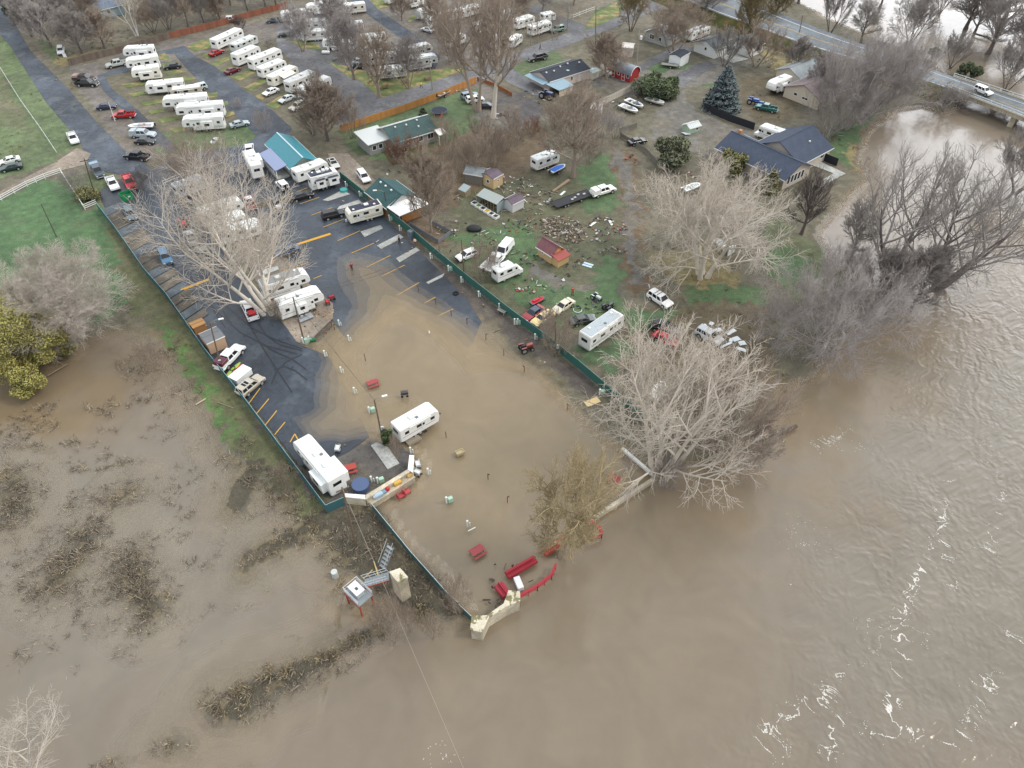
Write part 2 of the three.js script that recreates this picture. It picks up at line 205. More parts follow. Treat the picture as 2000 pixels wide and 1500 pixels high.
sheet('patio', [[1560, 322], [1582, 306], [1652, 338], [1602, 366], [1592, 360], [1628, 338], [1584, 322], [1568, 330]], 0.12, concrete, U);
sheet('patio', [[1405, 112], [1430, 103], [1462, 116], [1432, 124]], 0.12, concrete, U);
// gravel-edged RV sites: paved pad strips with lawn strips between
for (const [a, b, c, d] of [[[222, 112], [250, 103], [262, 106], [232, 117]], [[250, 127], [300, 118], [330, 121], [255, 133]]]) sheet('pad', [a, b, c, d], 0.05, asphaltOld, U);
const lawnM = new THREE.MeshStandardMaterial({ map: tex(512, 512, (u, v) => { const n = tfbm(u, v, 6, 5), f = tfbm(v, u, 80, 3), s = 0.75 + 0.5 * n + 0.35 * (f - 0.5), d = sstep(0.5, 0.75, tfbm(u, v, 5, 3)); return [mix(100, 140, d) * s, mix(112, 122, d) * s, mix(66, 88, d) * s]; }), roughness: 0.95 });
for (const p of [[[305, 108], [322, 104], [331, 112], [328, 118], [308, 116]], [[315, 125], [335, 120], [345, 124], [330, 130], [318, 131]], [[318, 141], [350, 137], [365, 141], [330, 147]], [[300, 155], [360, 150], [385, 152], [372, 158], [300, 162]], [[236, 165], [288, 158], [290, 164], [250, 172]], [[250, 183], [288, 178], [290, 184], [260, 190]], [[272, 200], [325, 194], [325, 200], [282, 207]], [[290, 217], [322, 213], [322, 218], [295, 223]], [[307, 233], [348, 226], [350, 232], [318, 241]], [[330, 252], [360, 247], [362, 255], [342, 260]], [[365, 92], [385, 82], [440, 66], [455, 68], [420, 92], [380, 101]], [[395, 108], [425, 94], [434, 98], [405, 114]], [[412, 125], [460, 104], [462, 110], [425, 129]], [[430, 138], [462, 122], [468, 130], [442, 144]], [[452, 152], [495, 134], [500, 142], [470, 158]], [[475, 172], [515, 152], [520, 160], [490, 178]], [[497, 188], [535, 168], [540, 176], [512, 196]], [[520, 205], [562, 178], [570, 186], [540, 214]], [[395, 185], [425, 180], [424, 190], [400, 192]], [[410, 205], [445, 197], [446, 204], [415, 210]], [[435, 222], [455, 216], [460, 224], [440, 230]], [[555, 75], [620, 85], [630, 98], [590, 95]], [[640, 120], [700, 135], [735, 150], [720, 165], [680, 150]], [[710, 165], [740, 150], [900, 130], [905, 140], [750, 190], [738, 188]], [[1140, 60], [1160, 28], [1205, 4], [1212, 30], [1165, 52]], [[800, 32], [812, 30], [808, 42], [796, 44]], [[724, 0], [765, -4], [760, 14], [738, 18]]])
  sheet('lawn_strip', p, 0.06, lawnM, 1 / 9);
// painted lines
const yellow = M(0xc49a3c, 0.8), whiteLine = M(0xd5d8d8, 0.8);
function line(a, b, w, m, name = 'painted_line') { const p = G(...a), q = G(...b), d = q.clone().sub(p).setY(0).normalize(), n = V(-d.z, 0, d.x).multiplyScalar(w / 2), N = Math.max(1, Math.ceil(p.distanceTo(q) / 1.5)), pos = []; const h = (v) => [v.x, Hh(v.x, v.z) + 0.12, v.z]; for (let i = 0; i < N; i++) { const u = p.clone().lerp(q, i / N), v = p.clone().lerp(q, (i + 1) / N), A = h(u.clone().add(n)), B = h(u.clone().sub(n)), C = h(v.clone().sub(n)), D = h(v.clone().add(n)); pos.push(...A, ...C, ...B, ...A, ...D, ...C); } const g = new THREE.BufferGeometry(); g.setAttribute('position', new THREE.Float32BufferAttribute(pos, 3)); g.computeVertexNormals(); const o = mesh(name, g, m); o.castShadow = false; return struct(o); }
for (const [a, b] of [[[485, 789], [508, 758]], [[500, 808], [525, 778]], [[517, 830], [540, 800]], [[536, 848], [556, 822]], [[566, 862], [575, 845]], [[575, 845], [582, 858]], [[565, 381], [600, 368]], [[586, 399], [624, 386]], [[608, 421], [649, 406]], [[631, 444], [672, 428]], [[659, 469], [703, 450]], [[686, 491], [730, 473]], [[715, 518], [762, 496]], [[745, 535], [790, 515]], [[775, 572], [818, 549]], [[828, 588], [850, 577]], [[855, 612], [885, 600]], [[552, 530], [602, 511]], [[612, 543], [628, 536]], [[518, 519], [535, 508]]]) line(a, b, 0.16, yellow);
for (const [a, b] of [[[573, 479], [645, 456]], [[353, 567], [408, 546]]]) { const p = on(...a), q = on(...b), L = p.distanceTo(q), o = mesh('speed_bump', extr([[-0.35, 0], [-0.15, 0.09], [0.15, 0.09], [0.35, 0]], L), M(0xc9982f, 0.75)); o.geometry.rotateY(Math.PI / 2); o.position.copy(p.clone().add(q).multiplyScalar(0.5)).setY(Hh((p.x + q.x) / 2, (p.z + q.z) / 2) + 0.09); o.rotation.y = yaw(q.clone().sub(p)); tag(o, a[0] > 500 ? 'long yellow speed bump across the wet lane beside the black car' : 'yellow speed bump across the lane beside the fenced parking strips', 'speed bump'); }
// dark wet tyre marks curving over the lower lot
const wetMark = M(0x262b32, 0.4);
for (const c of [[[395, 575], [430, 615], [470, 650], [520, 675], [580, 690]], [[410, 565], [450, 605], [490, 640], [535, 662], [590, 680]], [[470, 600], [490, 640], [520, 690], [550, 735], [570, 765]], [[505, 632], [520, 655], [545, 672], [590, 684]], [[590, 690], [560, 705], [540, 725], [530, 750]], [[598, 720], [570, 700], [545, 690], [510, 672]], [[600, 740], [575, 722], [555, 715], [535, 722]], [[330, 480], [365, 530], [400, 580], [440, 640]], [[345, 475], [378, 525], [412, 572], [452, 632]]]) for (let i = 0; i < c.length - 1; i++) line(c[i], c[i + 1], 0.24, wetMark, 'tyre_mark');
// concrete pads of the RV sites
const padPts = [[[630, 392], [668, 373], [684, 380], [640, 394]], [[663, 404], [701, 391], [707, 397], [657, 412]], [[704, 452], [743, 440], [748, 446], [712, 462]], [[736, 478], [780, 457], [788, 463], [744, 484]], [[773, 502], [812, 483], [820, 488], [780, 510]], [[500, 530], [542, 520], [545, 526], [508, 541]], [[832, 549], [868, 533], [864, 540], [836, 552]], [[724, 868], [735, 862], [758, 872], [780, 904], [757, 916]]];
padPts.forEach((pts) => { const g = slab(pts.map(([a, b]) => { const p = G(a, b); return [p.x, Hh(p.x, p.z) + 0.18, p.z]; }), 0.2); const uv = g.attributes.uv, ps = g.attributes.position; for (let i = 0; i < uv.count; i++) uv.setXY(i, ps.getX(i) * U * 3, ps.getZ(i) * U * 3); struct(mesh('concrete_pad', g, concrete)); });
// mulched parking strips along the left fence
const mulch = new THREE.MeshStandardMaterial({ map: asphTex([96, 90, 80], 0.4, 14), roughness: 0.95 }), stripTex = new THREE.MeshStandardMaterial({ map: asphTex([84, 92, 97], 0.3, 10), roughness: 0.9 });
for (let i = 0; i < 19; i++) { const t = i / 19, t2 = (i + 0.86) / 19, f = (k) => [mix(197, 392, k), mix(412, 668, k)], e = (k) => [mix(240, 428, k), mix(393, 642, k)]; if (i > 16) continue; const p = i > 1 ? 1 : 1; const pts = [f(t), e(t), e(t2), f(t2)].map(([a, b]) => { const q = G(a, b); return [q.x, LAND + 0.12, q.z]; }); const g = slab(pts, 0.14); const uv = g.attributes.uv, ps = g.attributes.position; for (let k = 0; k < uv.count; k++) uv.setXY(k, ps.getX(k) * 0.08, ps.getZ(k) * 0.08); struct(mesh('parking_mat', g, i % 3 ? mulch : stripTex)); }
// ---------- water: clear reflecting surface over silty layers; shallow places show the ground through fewer layers ----------
{
  const e0 = G(1420, 1500, 0), e1 = G(1880, 480, 0), en = V(-(e1.z - e0.z), 0, e1.x - e0.x).normalize(), fl = V(e1.x - e0.x, 0, e1.z - e0.z).normalize();   // edge of the fast current and its direction
  const rip = tex(2048, 1536, (u, v) => { const X = PX0 + u * PW, Z = -(1 - v) * PD, dx = X - e0.x, dz = Z - e0.z, d = dx * en.x + dz * en.z, al = dx * fl.x + dz * fl.z, m = Z > -140 ? 0.1 + 0.9 * sstep(-6, 8, d + 12 * (fbm(X * 0.08, Z * 0.08, 3) - 0.5)) : 0.2; const w1 = fbm(al * 0.1, d * 0.1, 3), a = fbm(al * 0.42 + w1 * 8, d * 1.1 + w1 * 8, 4), b = 1 - Math.abs(2 * fbm(al * 0.8 + w1 * 10 + 40, d * 1.6 + 20 + w1 * 10, 3) - 1); const s = (0.5 + m * (0.5 * (a - 0.5) + 0.6 * (b - 0.75) * b)) * 255; return [s, s, s]; }, { srgb: false });
  const plane = (y) => { const g = new THREE.PlaneGeometry(2800, 2100, 1, 1); g.rotateX(-Math.PI / 2).translate(0, y, -750); const p = g.attributes.position, uv = g.attributes.uv; for (let i = 0; i < p.count; i++) uv.setXY(i, p.getX(i) / 40, p.getZ(i) / 40); return g; };
  const siltPlan = (gain) => {   // silt colour by place: tan and thick in the still lot and along the banks, greyer in the current and the marsh
    const w = 230, h = 165, c = cvs(w, h), x = c.getContext('2d'); const f = (col, ...ps) => { x.fillStyle = col; ps.forEach((p) => polyOn(x, w, h, p, 0)); };
    x.fillStyle = '#766d60'; x.fillRect(0, 0, w, h); f('#80745f', [[560, 480], [800, 470], [1000, 640], [1290, 900], [1180, 1030], [1000, 1180], [900, 1180], [700, 960], [560, 860]]); f('#7a6b54', [[1300, 940], [1530, 790], [1650, 760], [1780, 640], [1870, 600], [1860, 660], [1740, 760], [1640, 850], [1480, 930], [1330, 990]], [[0, 690], [200, 680], [300, 760], [100, 830], [0, 820]]); f('#796f60', [[850, 1260], [1000, 1240], [1180, 1060], [1340, 1000], [1500, 1100], [1400, 1500], [900, 1500]]); f('#756f64', [[1650, 900], [2200, 500], [2200, 1600], [1450, 1600]], [[0, 830], [420, 800], [600, 1000], [600, 1300], [0, 1500]]);
    const d = x.getImageData(0, 0, w, h).data, B = new Float32Array(w * h * 3); for (let j = 0; j < h; j++) for (let i = 0; i < w; i++) { const a = [0, 0, 0]; let n = 0; for (let v = -3; v <= 3; v++) for (let u = -3; u <= 3; u++) { const k = (clamp(j + v, 0, h - 1) * w + clamp(i + u, 0, w - 1)) * 4; a[0] += d[k]; a[1] += d[k + 1]; a[2] += d[k + 2]; n++; } B.set(a.map((q) => q / n), (j * w + i) * 3); }
    return tex(1024, 768, (u, v) => { const X = u * 460, Z = (1 - v) * 330, n1 = fbm(X * 0.09, Z * 0.09, 4) - 0.5, n2 = fbm(X * 0.09 + 70, Z * 0.09 + 30, 4) - 0.5, n3 = fbm(X * 0.35 + n1 * 5, Z * 0.35 + n2 * 5, 3) - 0.5; const i = clamp(u * w + n1 * 14, 0, w - 1.01), j = clamp((1 - v) * h + n2 * 14, 0, h - 1.01), i0 = Math.floor(i), j0 = Math.floor(j), fx = i - i0, fy = j - j0; const at = (q) => mix(mix(B[(j0 * w + i0) * 3 + q], B[(j0 * w + i0 + 1) * 3 + q], fx), mix(B[((j0 + 1) * w + i0) * 3 + q], B[((j0 + 1) * w + i0 + 1) * 3 + q], fx), fy), s = gain * (1 + 0.1 * n3 + 0.05 * n1); return [at(0) * s, at(1) * s, at(2) * s]; });
  };
  const deep = new THREE.MeshPhysicalMaterial({ map: siltPlan(1.03), roughness: 0.15, ior: 1.33, bumpMap: rip, bumpScale: 0.34, side: THREE.DoubleSide });
  const siltTop = siltPlan(1.35);
  const silt = (op) => new THREE.MeshPhysicalMaterial({ map: siltTop, roughness: op < 0.13 ? 0.07 : 1, ior: op < 0.13 ? 2.3 : 1.5, specularIntensity: op < 0.13 ? 1 : 0, opacity: op, transparent: true, side: THREE.DoubleSide });   // suspended silt scatters light in every layer
  const scaleUV = (g) => { const uv = g.attributes.uv; for (let i = 0; i < uv.count; i++) uv.setXY(i, (uv.getX(i) * 40 - PX0) / PW, 1 + uv.getY(i) * 40 / PD); return g; };
  const cells = [];   // the silt layers are only laid where the bed is near the surface; elsewhere the lowest one is all that shows
  for (let z = -24; z > -300; z -= 1) for (let x = -120; x < 150; x += 1) { let m = -9, n = 9; for (const [a, c] of [[0, 0], [1, 0], [0, -1], [1, -1]]) { const h = Hh(x + a, z + c); m = Math.max(m, h); n = Math.min(n, h); } if (m > -0.8 && n < 0.03) cells.push([x, z]); }
  const dive = (x, z) => 0.5 * sstep(-0.4, -0.75, Hh(x, z));   // the layers sink under the deep water, so no edge shows
  const film = (y) => { const pos = [], uv = []; for (const [x, z] of cells) for (const [a, c] of [[0, 0], [1, 0], [1, -1], [0, 0], [1, -1], [0, -1]]) { pos.push(x + a, y - dive(x + a, z + c), z + c); uv.push((x + a - PX0) / PW, 1 + (z + c) / PD); } const g = new THREE.BufferGeometry(); g.setAttribute('position', new THREE.Float32BufferAttribute(pos, 3)); g.setAttribute('uv', new THREE.Float32BufferAttribute(uv, 2)); g.computeVertexNormals(); return g; };
  [[0, 0.12], [-0.05, 0.17], [-0.12, 0.26], [-0.2, 0.36], [-0.29, 0.5]].forEach(([y, o]) => struct(mesh('shallow_water', film(y), silt(o))));
  struct(mesh('river_water', scaleUV(plane(-0.38)), deep));
  scene.children.filter((o) => /water/.test(o.name)).forEach((o) => { o.castShadow = false; });
}
// ---------- vegetation ----------
class Twigs {   // collects tapered three- to six-sided limbs
  constructor() { this.p = []; this.n = []; this.c = []; }
  seg(a, b, ra, rb, n = 3) {
    const dx = b.x - a.x, dy = b.y - a.y, dz = b.z - a.z, L = Math.hypot(dx, dy, dz) || 1e-6, ux = dx / L, uy = dy / L, uz = dz / L;
    let ex = Math.abs(uy) > 0.9 ? 1 : 0, ey = ex ? 0 : 1; let vx = uy * 0 - uz * ey, vy = uz * ex - ux * 0, vz = ux * ey - uy * ex; const m = Math.hypot(vx, vy, vz); vx /= m; vy /= m; vz /= m;
    const wx = uy * vz - uz * vy, wy = uz * vx - ux * vz, wz = ux * vy - uy * vx, A = [], B = [], N = [];
    for (let i = 0; i < n; i++) { const t = i / n * 6.2832, c = Math.cos(t), s = Math.sin(t), nx = vx * c + wx * s, ny = vy * c + wy * s, nz = vz * c + wz * s; N.push([nx, ny, nz]); A.push([a.x + nx * ra, a.y + ny * ra, a.z + nz * ra]); B.push([b.x + nx * rb, b.y + ny * rb, b.z + nz * rb]); }
    for (let i = 0; i < n; i++) { const j = (i + 1) % n; this.p.push(...A[i], ...B[j], ...B[i], ...A[i], ...A[j], ...B[j]); this.n.push(...N[i], ...N[j], ...N[i], ...N[i], ...N[j], ...N[j]); }
    const k = sstep(0.015, 0.09, ra) + RR(-0.12, 0.12), c = [mix(0.86, 1.03, k), mix(0.83, 1.01, k), mix(0.81, 1.0, k)]; for (let i = 0; i < n * 6; i++) this.c.push(...c);   // young twigs are browner than old bark
  }
  geo() { const g = new THREE.BufferGeometry(); g.setAttribute('position', new THREE.Float32BufferAttribute(this.p, 3)); g.setAttribute('normal', new THREE.Float32BufferAttribute(this.n, 3)); g.setAttribute('color', new THREE.Float32BufferAttribute(this.c, 3)); return g; }
}
// a bare tree: stems from the base, limbs, branches, twigs. h height, r crown radius
function bare(sd0, { h, r, stems = 1, limbs = 8, kids = [6, 6, 5], trunk = 0.03, fork = 0.25, up = 0.12, lean = [0, 0], droop = 0, twig = 0.016, gnarl = 0.16 }) {
  reseed(sd0); const T = new Twigs(), C = new Twigs(), R0 = h * trunk / Math.sqrt(stems);
  const depth = kids.length;
  const limb = (a, d, L, rad, lev) => {
    const ns = lev === 0 ? 4 : lev < depth ? 3 : 1, out = [a.clone()]; let p = a.clone(), q = d.clone(); const tgt = lev < depth ? C : C;
    for (let i = 0; i < ns; i++) {
      q.x += RR(-gnarl, gnarl); q.y += RR(-gnarl, gnarl) + up * (lev < 2 ? 1 : 0.6) - droop * lev * 0.3; q.z += RR(-gnarl, gnarl); q.normalize();
      const e = p.clone().addScaledVector(q, L / ns), r0 = rad * (1 - 0.75 * i / ns), r1 = rad * (1 - 0.75 * (i + 1) / ns); tgt.seg(p, e, Math.max(r0, twig * 0.7), Math.max(r1, twig * 0.45), lev === 0 ? 4 : 3); p = e; out.push(p.clone());
    }
    if (lev >= depth) return;
    const n = kids[lev];
    for (let k = 0; k < n; k++) {
      const t = mix(0.22, 1, (k + R() * 0.8) / n), f = t * ns, i = Math.min(ns - 1, Math.floor(f)), s = out[i].clone().lerp(out[i + 1], f - i), ax = out[i + 1].clone().sub(out[i]).normalize();
      const sp = RR(0.45, 0.95), ph = RR(0, 6.283), o = V(Math.cos(ph), Math.sin(ph) * 0.8 + 0.1, Math.sin(ph + 1.3)).cross(ax).normalize(), nd = ax.multiplyScalar(Math.cos(sp)).addScaledVector(o, Math.sin(sp)).normalize();
      limb(s, nd, L * RR(0.42, 0.62) * (1.12 - 0.35 * t), Math.max(rad * (0.6 - 0.22 * t), twig), lev + 1);
    }
  };
  for (let s = 0; s < stems; s++) {
    const a0 = s / stems * 6.283 + R(), out = stems > 1 ? RR(0.18, 0.5) : 0.04; let d = V(Math.cos(a0) * out * r / h * 2 + lean[0], 1, Math.sin(a0) * out * r / h * 2 + lean[1]).normalize();
    let p = V(Math.cos(a0) * R0 * (stems - 1) * 0.6, -0.4, Math.sin(a0) * R0 * (stems - 1) * 0.6); const TL = h * RR(0.62, 0.8), ns = 7, pts = [p.clone()];
    for (let i = 0; i < ns; i++) { d.x += RR(-0.1, 0.1); d.z += RR(-0.1, 0.1); d.normalize(); const e = p.clone().addScaledVector(d, TL / ns); T.seg(p, e, R0 * (1 - 0.8 * i / ns) * (i ? 1 : 1.25), R0 * (1 - 0.8 * (i + 1) / ns), 7); p = e; pts.push(p.clone()); }
    const nl = Math.ceil(limbs / stems);
    for (let k = 0; k < nl; k++) {
      const t = mix(fork, 1, (k + R() * 0.6) / nl), f = t * ns, i = Math.min(ns - 1, Math.floor(f)), q = pts[i].clone().lerp(pts[i + 1], f - i), ph = k * 2.4 + a0 + RR(-0.4, 0.4), el = mix(0.35, 1.15, t) + RR(-0.15, 0.15);
      limb(q, V(Math.cos(ph) * Math.cos(el), Math.sin(el), Math.sin(ph) * Math.cos(el)), mix(r * 1.02, (h - q.y) * 0.95, t * t) * RR(0.8, 1.05), R0 * mix(0.6, 0.36, t), 0);
    }
  }
  return { trunk: T.geo(), crown: C.geo() };
}
const barkPale = M(0xcdc8bd, 0.9), barkWhite = M(0xcfc9be, 0.9), barkGrey = M(0x9a9693, 0.95), barkMauve = M(0xaba7a6, 0.95), barkBrown = M(0x90857a, 0.95), barkTan = M(0xa3978a, 0.95), barkDark = M(0x6a6360, 0.95), barkRed = M(0x7f5f4a, 0.95), barkOlive = M(0x857a5a, 0.95);
const protoTrees = {}, barks = new Map(), barkOf = (m) => { if (!barks.has(m)) { const c = m.clone(); c.vertexColors = true; barks.set(m, c); } return barks.get(m); };
const lookOf = (k, m) => ({ tall: 'tall', round: 'round crowned', vase: 'upright branching', thin: 'spindly', fan: 'low fanning', scrub: 'scrubby' })[k] + ' ' + (m === barkMauve ? 'ash grey' : m === barkGrey ? 'dark grey' : m === barkTan ? 'tan' : m === barkBrown ? 'brown' : m === barkRed ? 'rusty' : 'dull dark');
function treeAt(base, top, rpx, kind, tm, cm, label, group, opt = {}) {
  const b = on(...base), hTop = topH(b, base[0], top[1]), h = clamp((hTop - b.y) * (opt.hs ?? 0.9), 1.2, 30), s = b.distanceTo(V(0, CAMY, 0)) / FOC, r = rpx * s * 0.95;
  let geo, sc = V(1, 1, 1);
  if (opt.own) geo = bare(opt.own, { h, r, ...opt.p });
  else { const pr = (protoTrees[kind] ??= protoOf(kind)); geo = pr.geo; sc = V(r / pr.r, h / pr.h, r / pr.r); }
  const t = thing(opt.name ?? 'bare_tree', label, opt.cat ?? 'tree', b, opt.own ? 0 : R() * 6.28, group); t.scale.copy(sc);
  mesh('trunk', geo.trunk, barkOf(tm), t); mesh('crown', geo.crown, barkOf(cm), t); return t;
}
function protoOf(k) {
  const D = { tall: { h: 14, r: 5, limbs: 14, kids: [7, 7, 6], fork: 0.3, twig: 0.026 }, round: { h: 10, r: 5.5, limbs: 18, kids: [8, 8, 7], fork: 0.18, twig: 0.026 }, vase: { h: 11, r: 5, stems: 4, limbs: 18, kids: [7, 7, 7], fork: 0.25, twig: 0.024, up: 0.2 }, scrub: { h: 4, r: 3, stems: 7, limbs: 21, kids: [5, 5, 5], fork: 0.1, twig: 0.012, trunk: 0.035 }, thin: { h: 9, r: 2, limbs: 10, kids: [5, 4], fork: 0.3, twig: 0.016, trunk: 0.016 }, fan: { h: 5, r: 3.5, stems: 9, limbs: 27, kids: [5, 5, 4], fork: 0.15, twig: 0.012, up: 0.2 } };
  const i = Object.keys(D).indexOf(k); return { ...D[k], geo: bare(100 + i * 31, D[k]) };
}
// ---- the trees that carry the picture, each with its own limbs
treeAt([1292, 918], [1280, 590], 138, 0, barkWhite, barkWhite, 'huge pale bare cottonwood spreading over the river bank corner', null, { own: 21, hs: 0.8, p: { stems: 6, limbs: 26, kids: [8, 6, 4], trunk: 0.042, fork: 0.12, up: 0.1, twig: 0.028, gnarl: 0.13 } });
treeAt([1405, 885], [1430, 690], 105, 0, barkTan, barkTan, 'tan many-stemmed bare tree beside the huge pale cottonwood on the bank', null, { own: 33, hs: 0.85, p: { stems: 6, limbs: 26, kids: [8, 7, 6], fork: 0.15, twig: 0.018, gnarl: 0.2 } });
treeAt([525, 612], [440, 330], 118, 0, barkPale, barkWhite, 'pale leaning bare cottonwood over the row of white trailers in the lot', null, { own: 58, hs: 0.95, p: { stems: 4, limbs: 24, kids: [8, 6, 4], trunk: 0.034, fork: 0.2, up: 0.2, lean: [-0.36, -0.16], twig: 0.024, gnarl: 0.12 } });
treeAt([405, 400], [350, 250], 75, 0, barkPale, barkTan, 'pale bare tree behind the white rail at the park entrance', null, { own: 61, p: { stems: 4, limbs: 20, kids: [7, 6, 5], fork: 0.2, up: 0.2, twig: 0.018, lean: [-0.15, -0.1] } });
treeAt([1372, 540], [1375, 270], 138, 0, barkWhite, barkWhite, 'broad pale bare tree in the yard hiding a wrecked camper', null, { own: 77, hs: 0.7, p: { stems: 4, limbs: 26, kids: [9, 7, 4], trunk: 0.05, fork: 0.2, up: 0.02, twig: 0.028, gnarl: 0.2 } });
treeAt([1608, 690], [1620, 480], 138, 0, barkGrey, barkMauve, 'mauve grey domed bare tree leaning over the river', null, { own: 84, hs: 0.66, p: { stems: 5, limbs: 30, kids: [9, 8, 6], trunk: 0.034, fork: 0.15, up: 0.03, twig: 0.02, gnarl: 0.2 } });
treeAt([1735, 545], [1720, 250], 120, 0, barkDark, barkGrey, 'dark grey bare tree with forked trunk standing in the flood beside the pond', null, { own: 95, hs: 0.85, p: { stems: 3, limbs: 18, kids: [7, 6, 5], trunk: 0.036, fork: 0.3, up: 0.14, twig: 0.018 } });
treeAt([1835, 555], [1880, 280], 125, 0, barkDark, barkGrey, 'dark leaning bare tree with long limbs reaching over the river', null, { own: 99, hs: 0.85, p: { stems: 3, limbs: 18, kids: [7, 6, 5], trunk: 0.036, fork: 0.25, up: 0.1, lean: [0.3, 0.0], twig: 0.018 } });
treeAt([1098, 1080], [1075, 880], 70, 0, barkBrown, M(0xada07f, 0.95), 'bare tree standing in the flood among the red benches', null, { own: 105, hs: 1.0, p: { stems: 1, limbs: 18, kids: [8, 7, 6], trunk: 0.024, fork: 0.2, up: 0.1, twig: 0.018, gnarl: 0.26 } });
treeAt([150, 650], [140, 430], 94, 0, barkBrown, M(0xc6c1b8, 0.95), 'dense round grey bare tree at the edge of the flooded lawn', null, { own: 111, hs: 0.66, p: { stems: 4, limbs: 34, kids: [9, 9, 9], fork: 0.15, up: 0.02, twig: 0.02 } });
treeAt([60, 1580], [90, 1390], 110, 0, barkGrey, barkPale, 'pale crooked bare tree rising from the brown water of the marsh', null, { own: 117, hs: 0.95, p: { stems: 3, limbs: 15, kids: [6, 6, 5], fork: 0.3, twig: 0.014, gnarl: 0.24 } });
treeAt([934, 216], [930, -60], 62, 0, barkTan, barkTan, 'tall forked bare tree by the wooden fence, its trunk beside the parked white car', null, { own: 123, p: { stems: 2, limbs: 16, kids: [7, 6, 6], trunk: 0.026, fork: 0.35, up: 0.2, twig: 0.02 } });
treeAt([963, 230], [965, -50], 66, 0, barkPale, barkTan, 'tall bare tree with a straight pale trunk on the black gravel', null, { own: 127, p: { stems: 1, limbs: 16, kids: [7, 6, 6], trunk: 0.022, fork: 0.35, up: 0.22, twig: 0.02 } });
treeAt([1650, 250], [1660, 80], 72, 0, barkGrey, barkMauve, 'wide bare tree beside the brown roofed house by the highway', null, { own: 131, hs: 1, p: { stems: 5, limbs: 24, kids: [8, 8, 7], fork: 0.15, up: 0.12, twig: 0.02 } });
treeAt([1690, 228], [1735, 70], 80, 0, barkGrey, barkMauve, 'large mauve bare tree leaning across the highway', null, { own: 137, hs: 1, p: { stems: 5, limbs: 26, kids: [8, 8, 7], fork: 0.15, up: 0.08, lean: [0.35, 0.1], twig: 0.02 } });
treeAt([1612, 268], [1612, 150], 50, 0, barkGrey, barkGrey, 'grey bare tree standing over white junk on the grass by the pond', null, { own: 141, p: { stems: 5, limbs: 18, kids: [7, 6, 6], fork: 0.15, up: 0.2, twig: 0.016 } });
treeAt([268, 70], [240, -60], 34, 0, M(0xd3d3d0, 0.8), barkPale, 'white barked bare birch behind the brown fence', null, { own: 147, p: { stems: 3, limbs: 12, kids: [6, 5, 5], trunk: 0.025, fork: 0.4, up: 0.25, twig: 0.018, lean: [-0.12, 0] } });
// ---- the rest, from shared shapes
reseed(301);
const G1 = 'bare trees across the trailer park', G2 = 'bare trees standing in the flooded river beyond the highway', G3 = 'bare trees behind the brown fence', G4 = 'bare brush in the cluttered yard';
for (const [x, y, tx, ty, r, k, m] of [[160, 104, 155, 10, 40, 'round', barkGrey], [102, 92, 95, 5, 36, 'round', barkMauve], [62, 72, 60, -15, 30, 'round', barkMauve], [205, 95, 200, 15, 34, 'round', barkTan], [368, 52, 362, -40, 22, 'tall', barkTan], [330, 58, 328, -20, 24, 'vase', barkGrey], [398, 44, 398, -40, 22, 'round', barkGrey], [430, 38, 430, -45, 24, 'round', barkBrown], [484, 22, 485, -60, 26, 'round', barkMauve], [520, 18, 522, -60, 20, 'tall', barkTan], [540, 12, 542, -60, 22, 'tall', barkGrey], [300, 62, 298, 0, 26, 'vase', barkTan], [26, 30, 24, -60, 26, 'round', barkGrey], [130, 60, 130, -25, 36, 'round', barkMauve], [180, 50, 180, -40, 34, 'round', barkTan], [90, 40, 90, -50, 34, 'round', barkGrey], [450, 10, 450, -70, 30, 'round', barkMauve], [560, -5, 560, -70, 28, 'round', barkTan], [350, 20, 350, -60, 28, 'round', barkGrey], [400, 5, 400, -70, 28, 'round', barkBrown], [290, 30, 290, -60, 28, 'round', barkTan], [600, -10, 600, -80, 30, 'round', barkMauve]])
  treeAt([x, y], [tx, ty], r, k, barkDark, m, lookOf(k, m) + ' bare tree growing behind the brown fence by the road', G3);
for (const [x, y, tx, ty, r, k, m] of [[592, 100, 590, 5, 34, 'vase', barkMauve], [692, 155, 675, 20, 52, 'round', barkMauve], [742, 190, 735, 40, 44, 'tall', barkTan], [798, 172, 795, 70, 36, 'vase', barkGrey], [655, 60, 660, -10, 40, 'round', barkMauve], [785, 40, 785, -30, 30, 'round', barkTan], [850, 70, 850, -10, 34, 'round', barkTan], [880, 120, 880, 20, 34, 'vase', barkTan], [1037, 88, 1036, 20, 14, 'thin', barkTan], [1050, 84, 1050, 16, 14, 'thin', barkBrown], [1078, 80, 1078, 6, 15, 'thin', barkGrey], [1088, 78, 1088, 0, 14, 'thin', barkTan], [1108, 60, 1108, -8, 15, 'thin', barkGrey], [1012, 40, 1012, -30, 34, 'round', barkTan], [1060, 20, 1060, -50, 36, 'round', barkMauve], [1120, 10, 1120, -60, 30, 'round', barkGrey], [960, 20, 960, -60, 34, 'round', barkTan], [516, 258, 514, 215, 20, 'fan', barkMauve], [464, 212, 464, 192, 13, 'fan', barkMauve], [425, 40, 470, 0, 20, 'vase', barkTan], [470, 60, 466, 30, 12, 'vase', barkDark], [526, 100, 526, 70, 10, 'thin', barkDark], [622, 190, 620, 130, 20, 'fan', barkGrey]])
  treeAt([x, y], [tx, ty], r, k, barkBrown, m, lookOf(k, m) + ' bare tree standing among the white trailers of the park', G1);
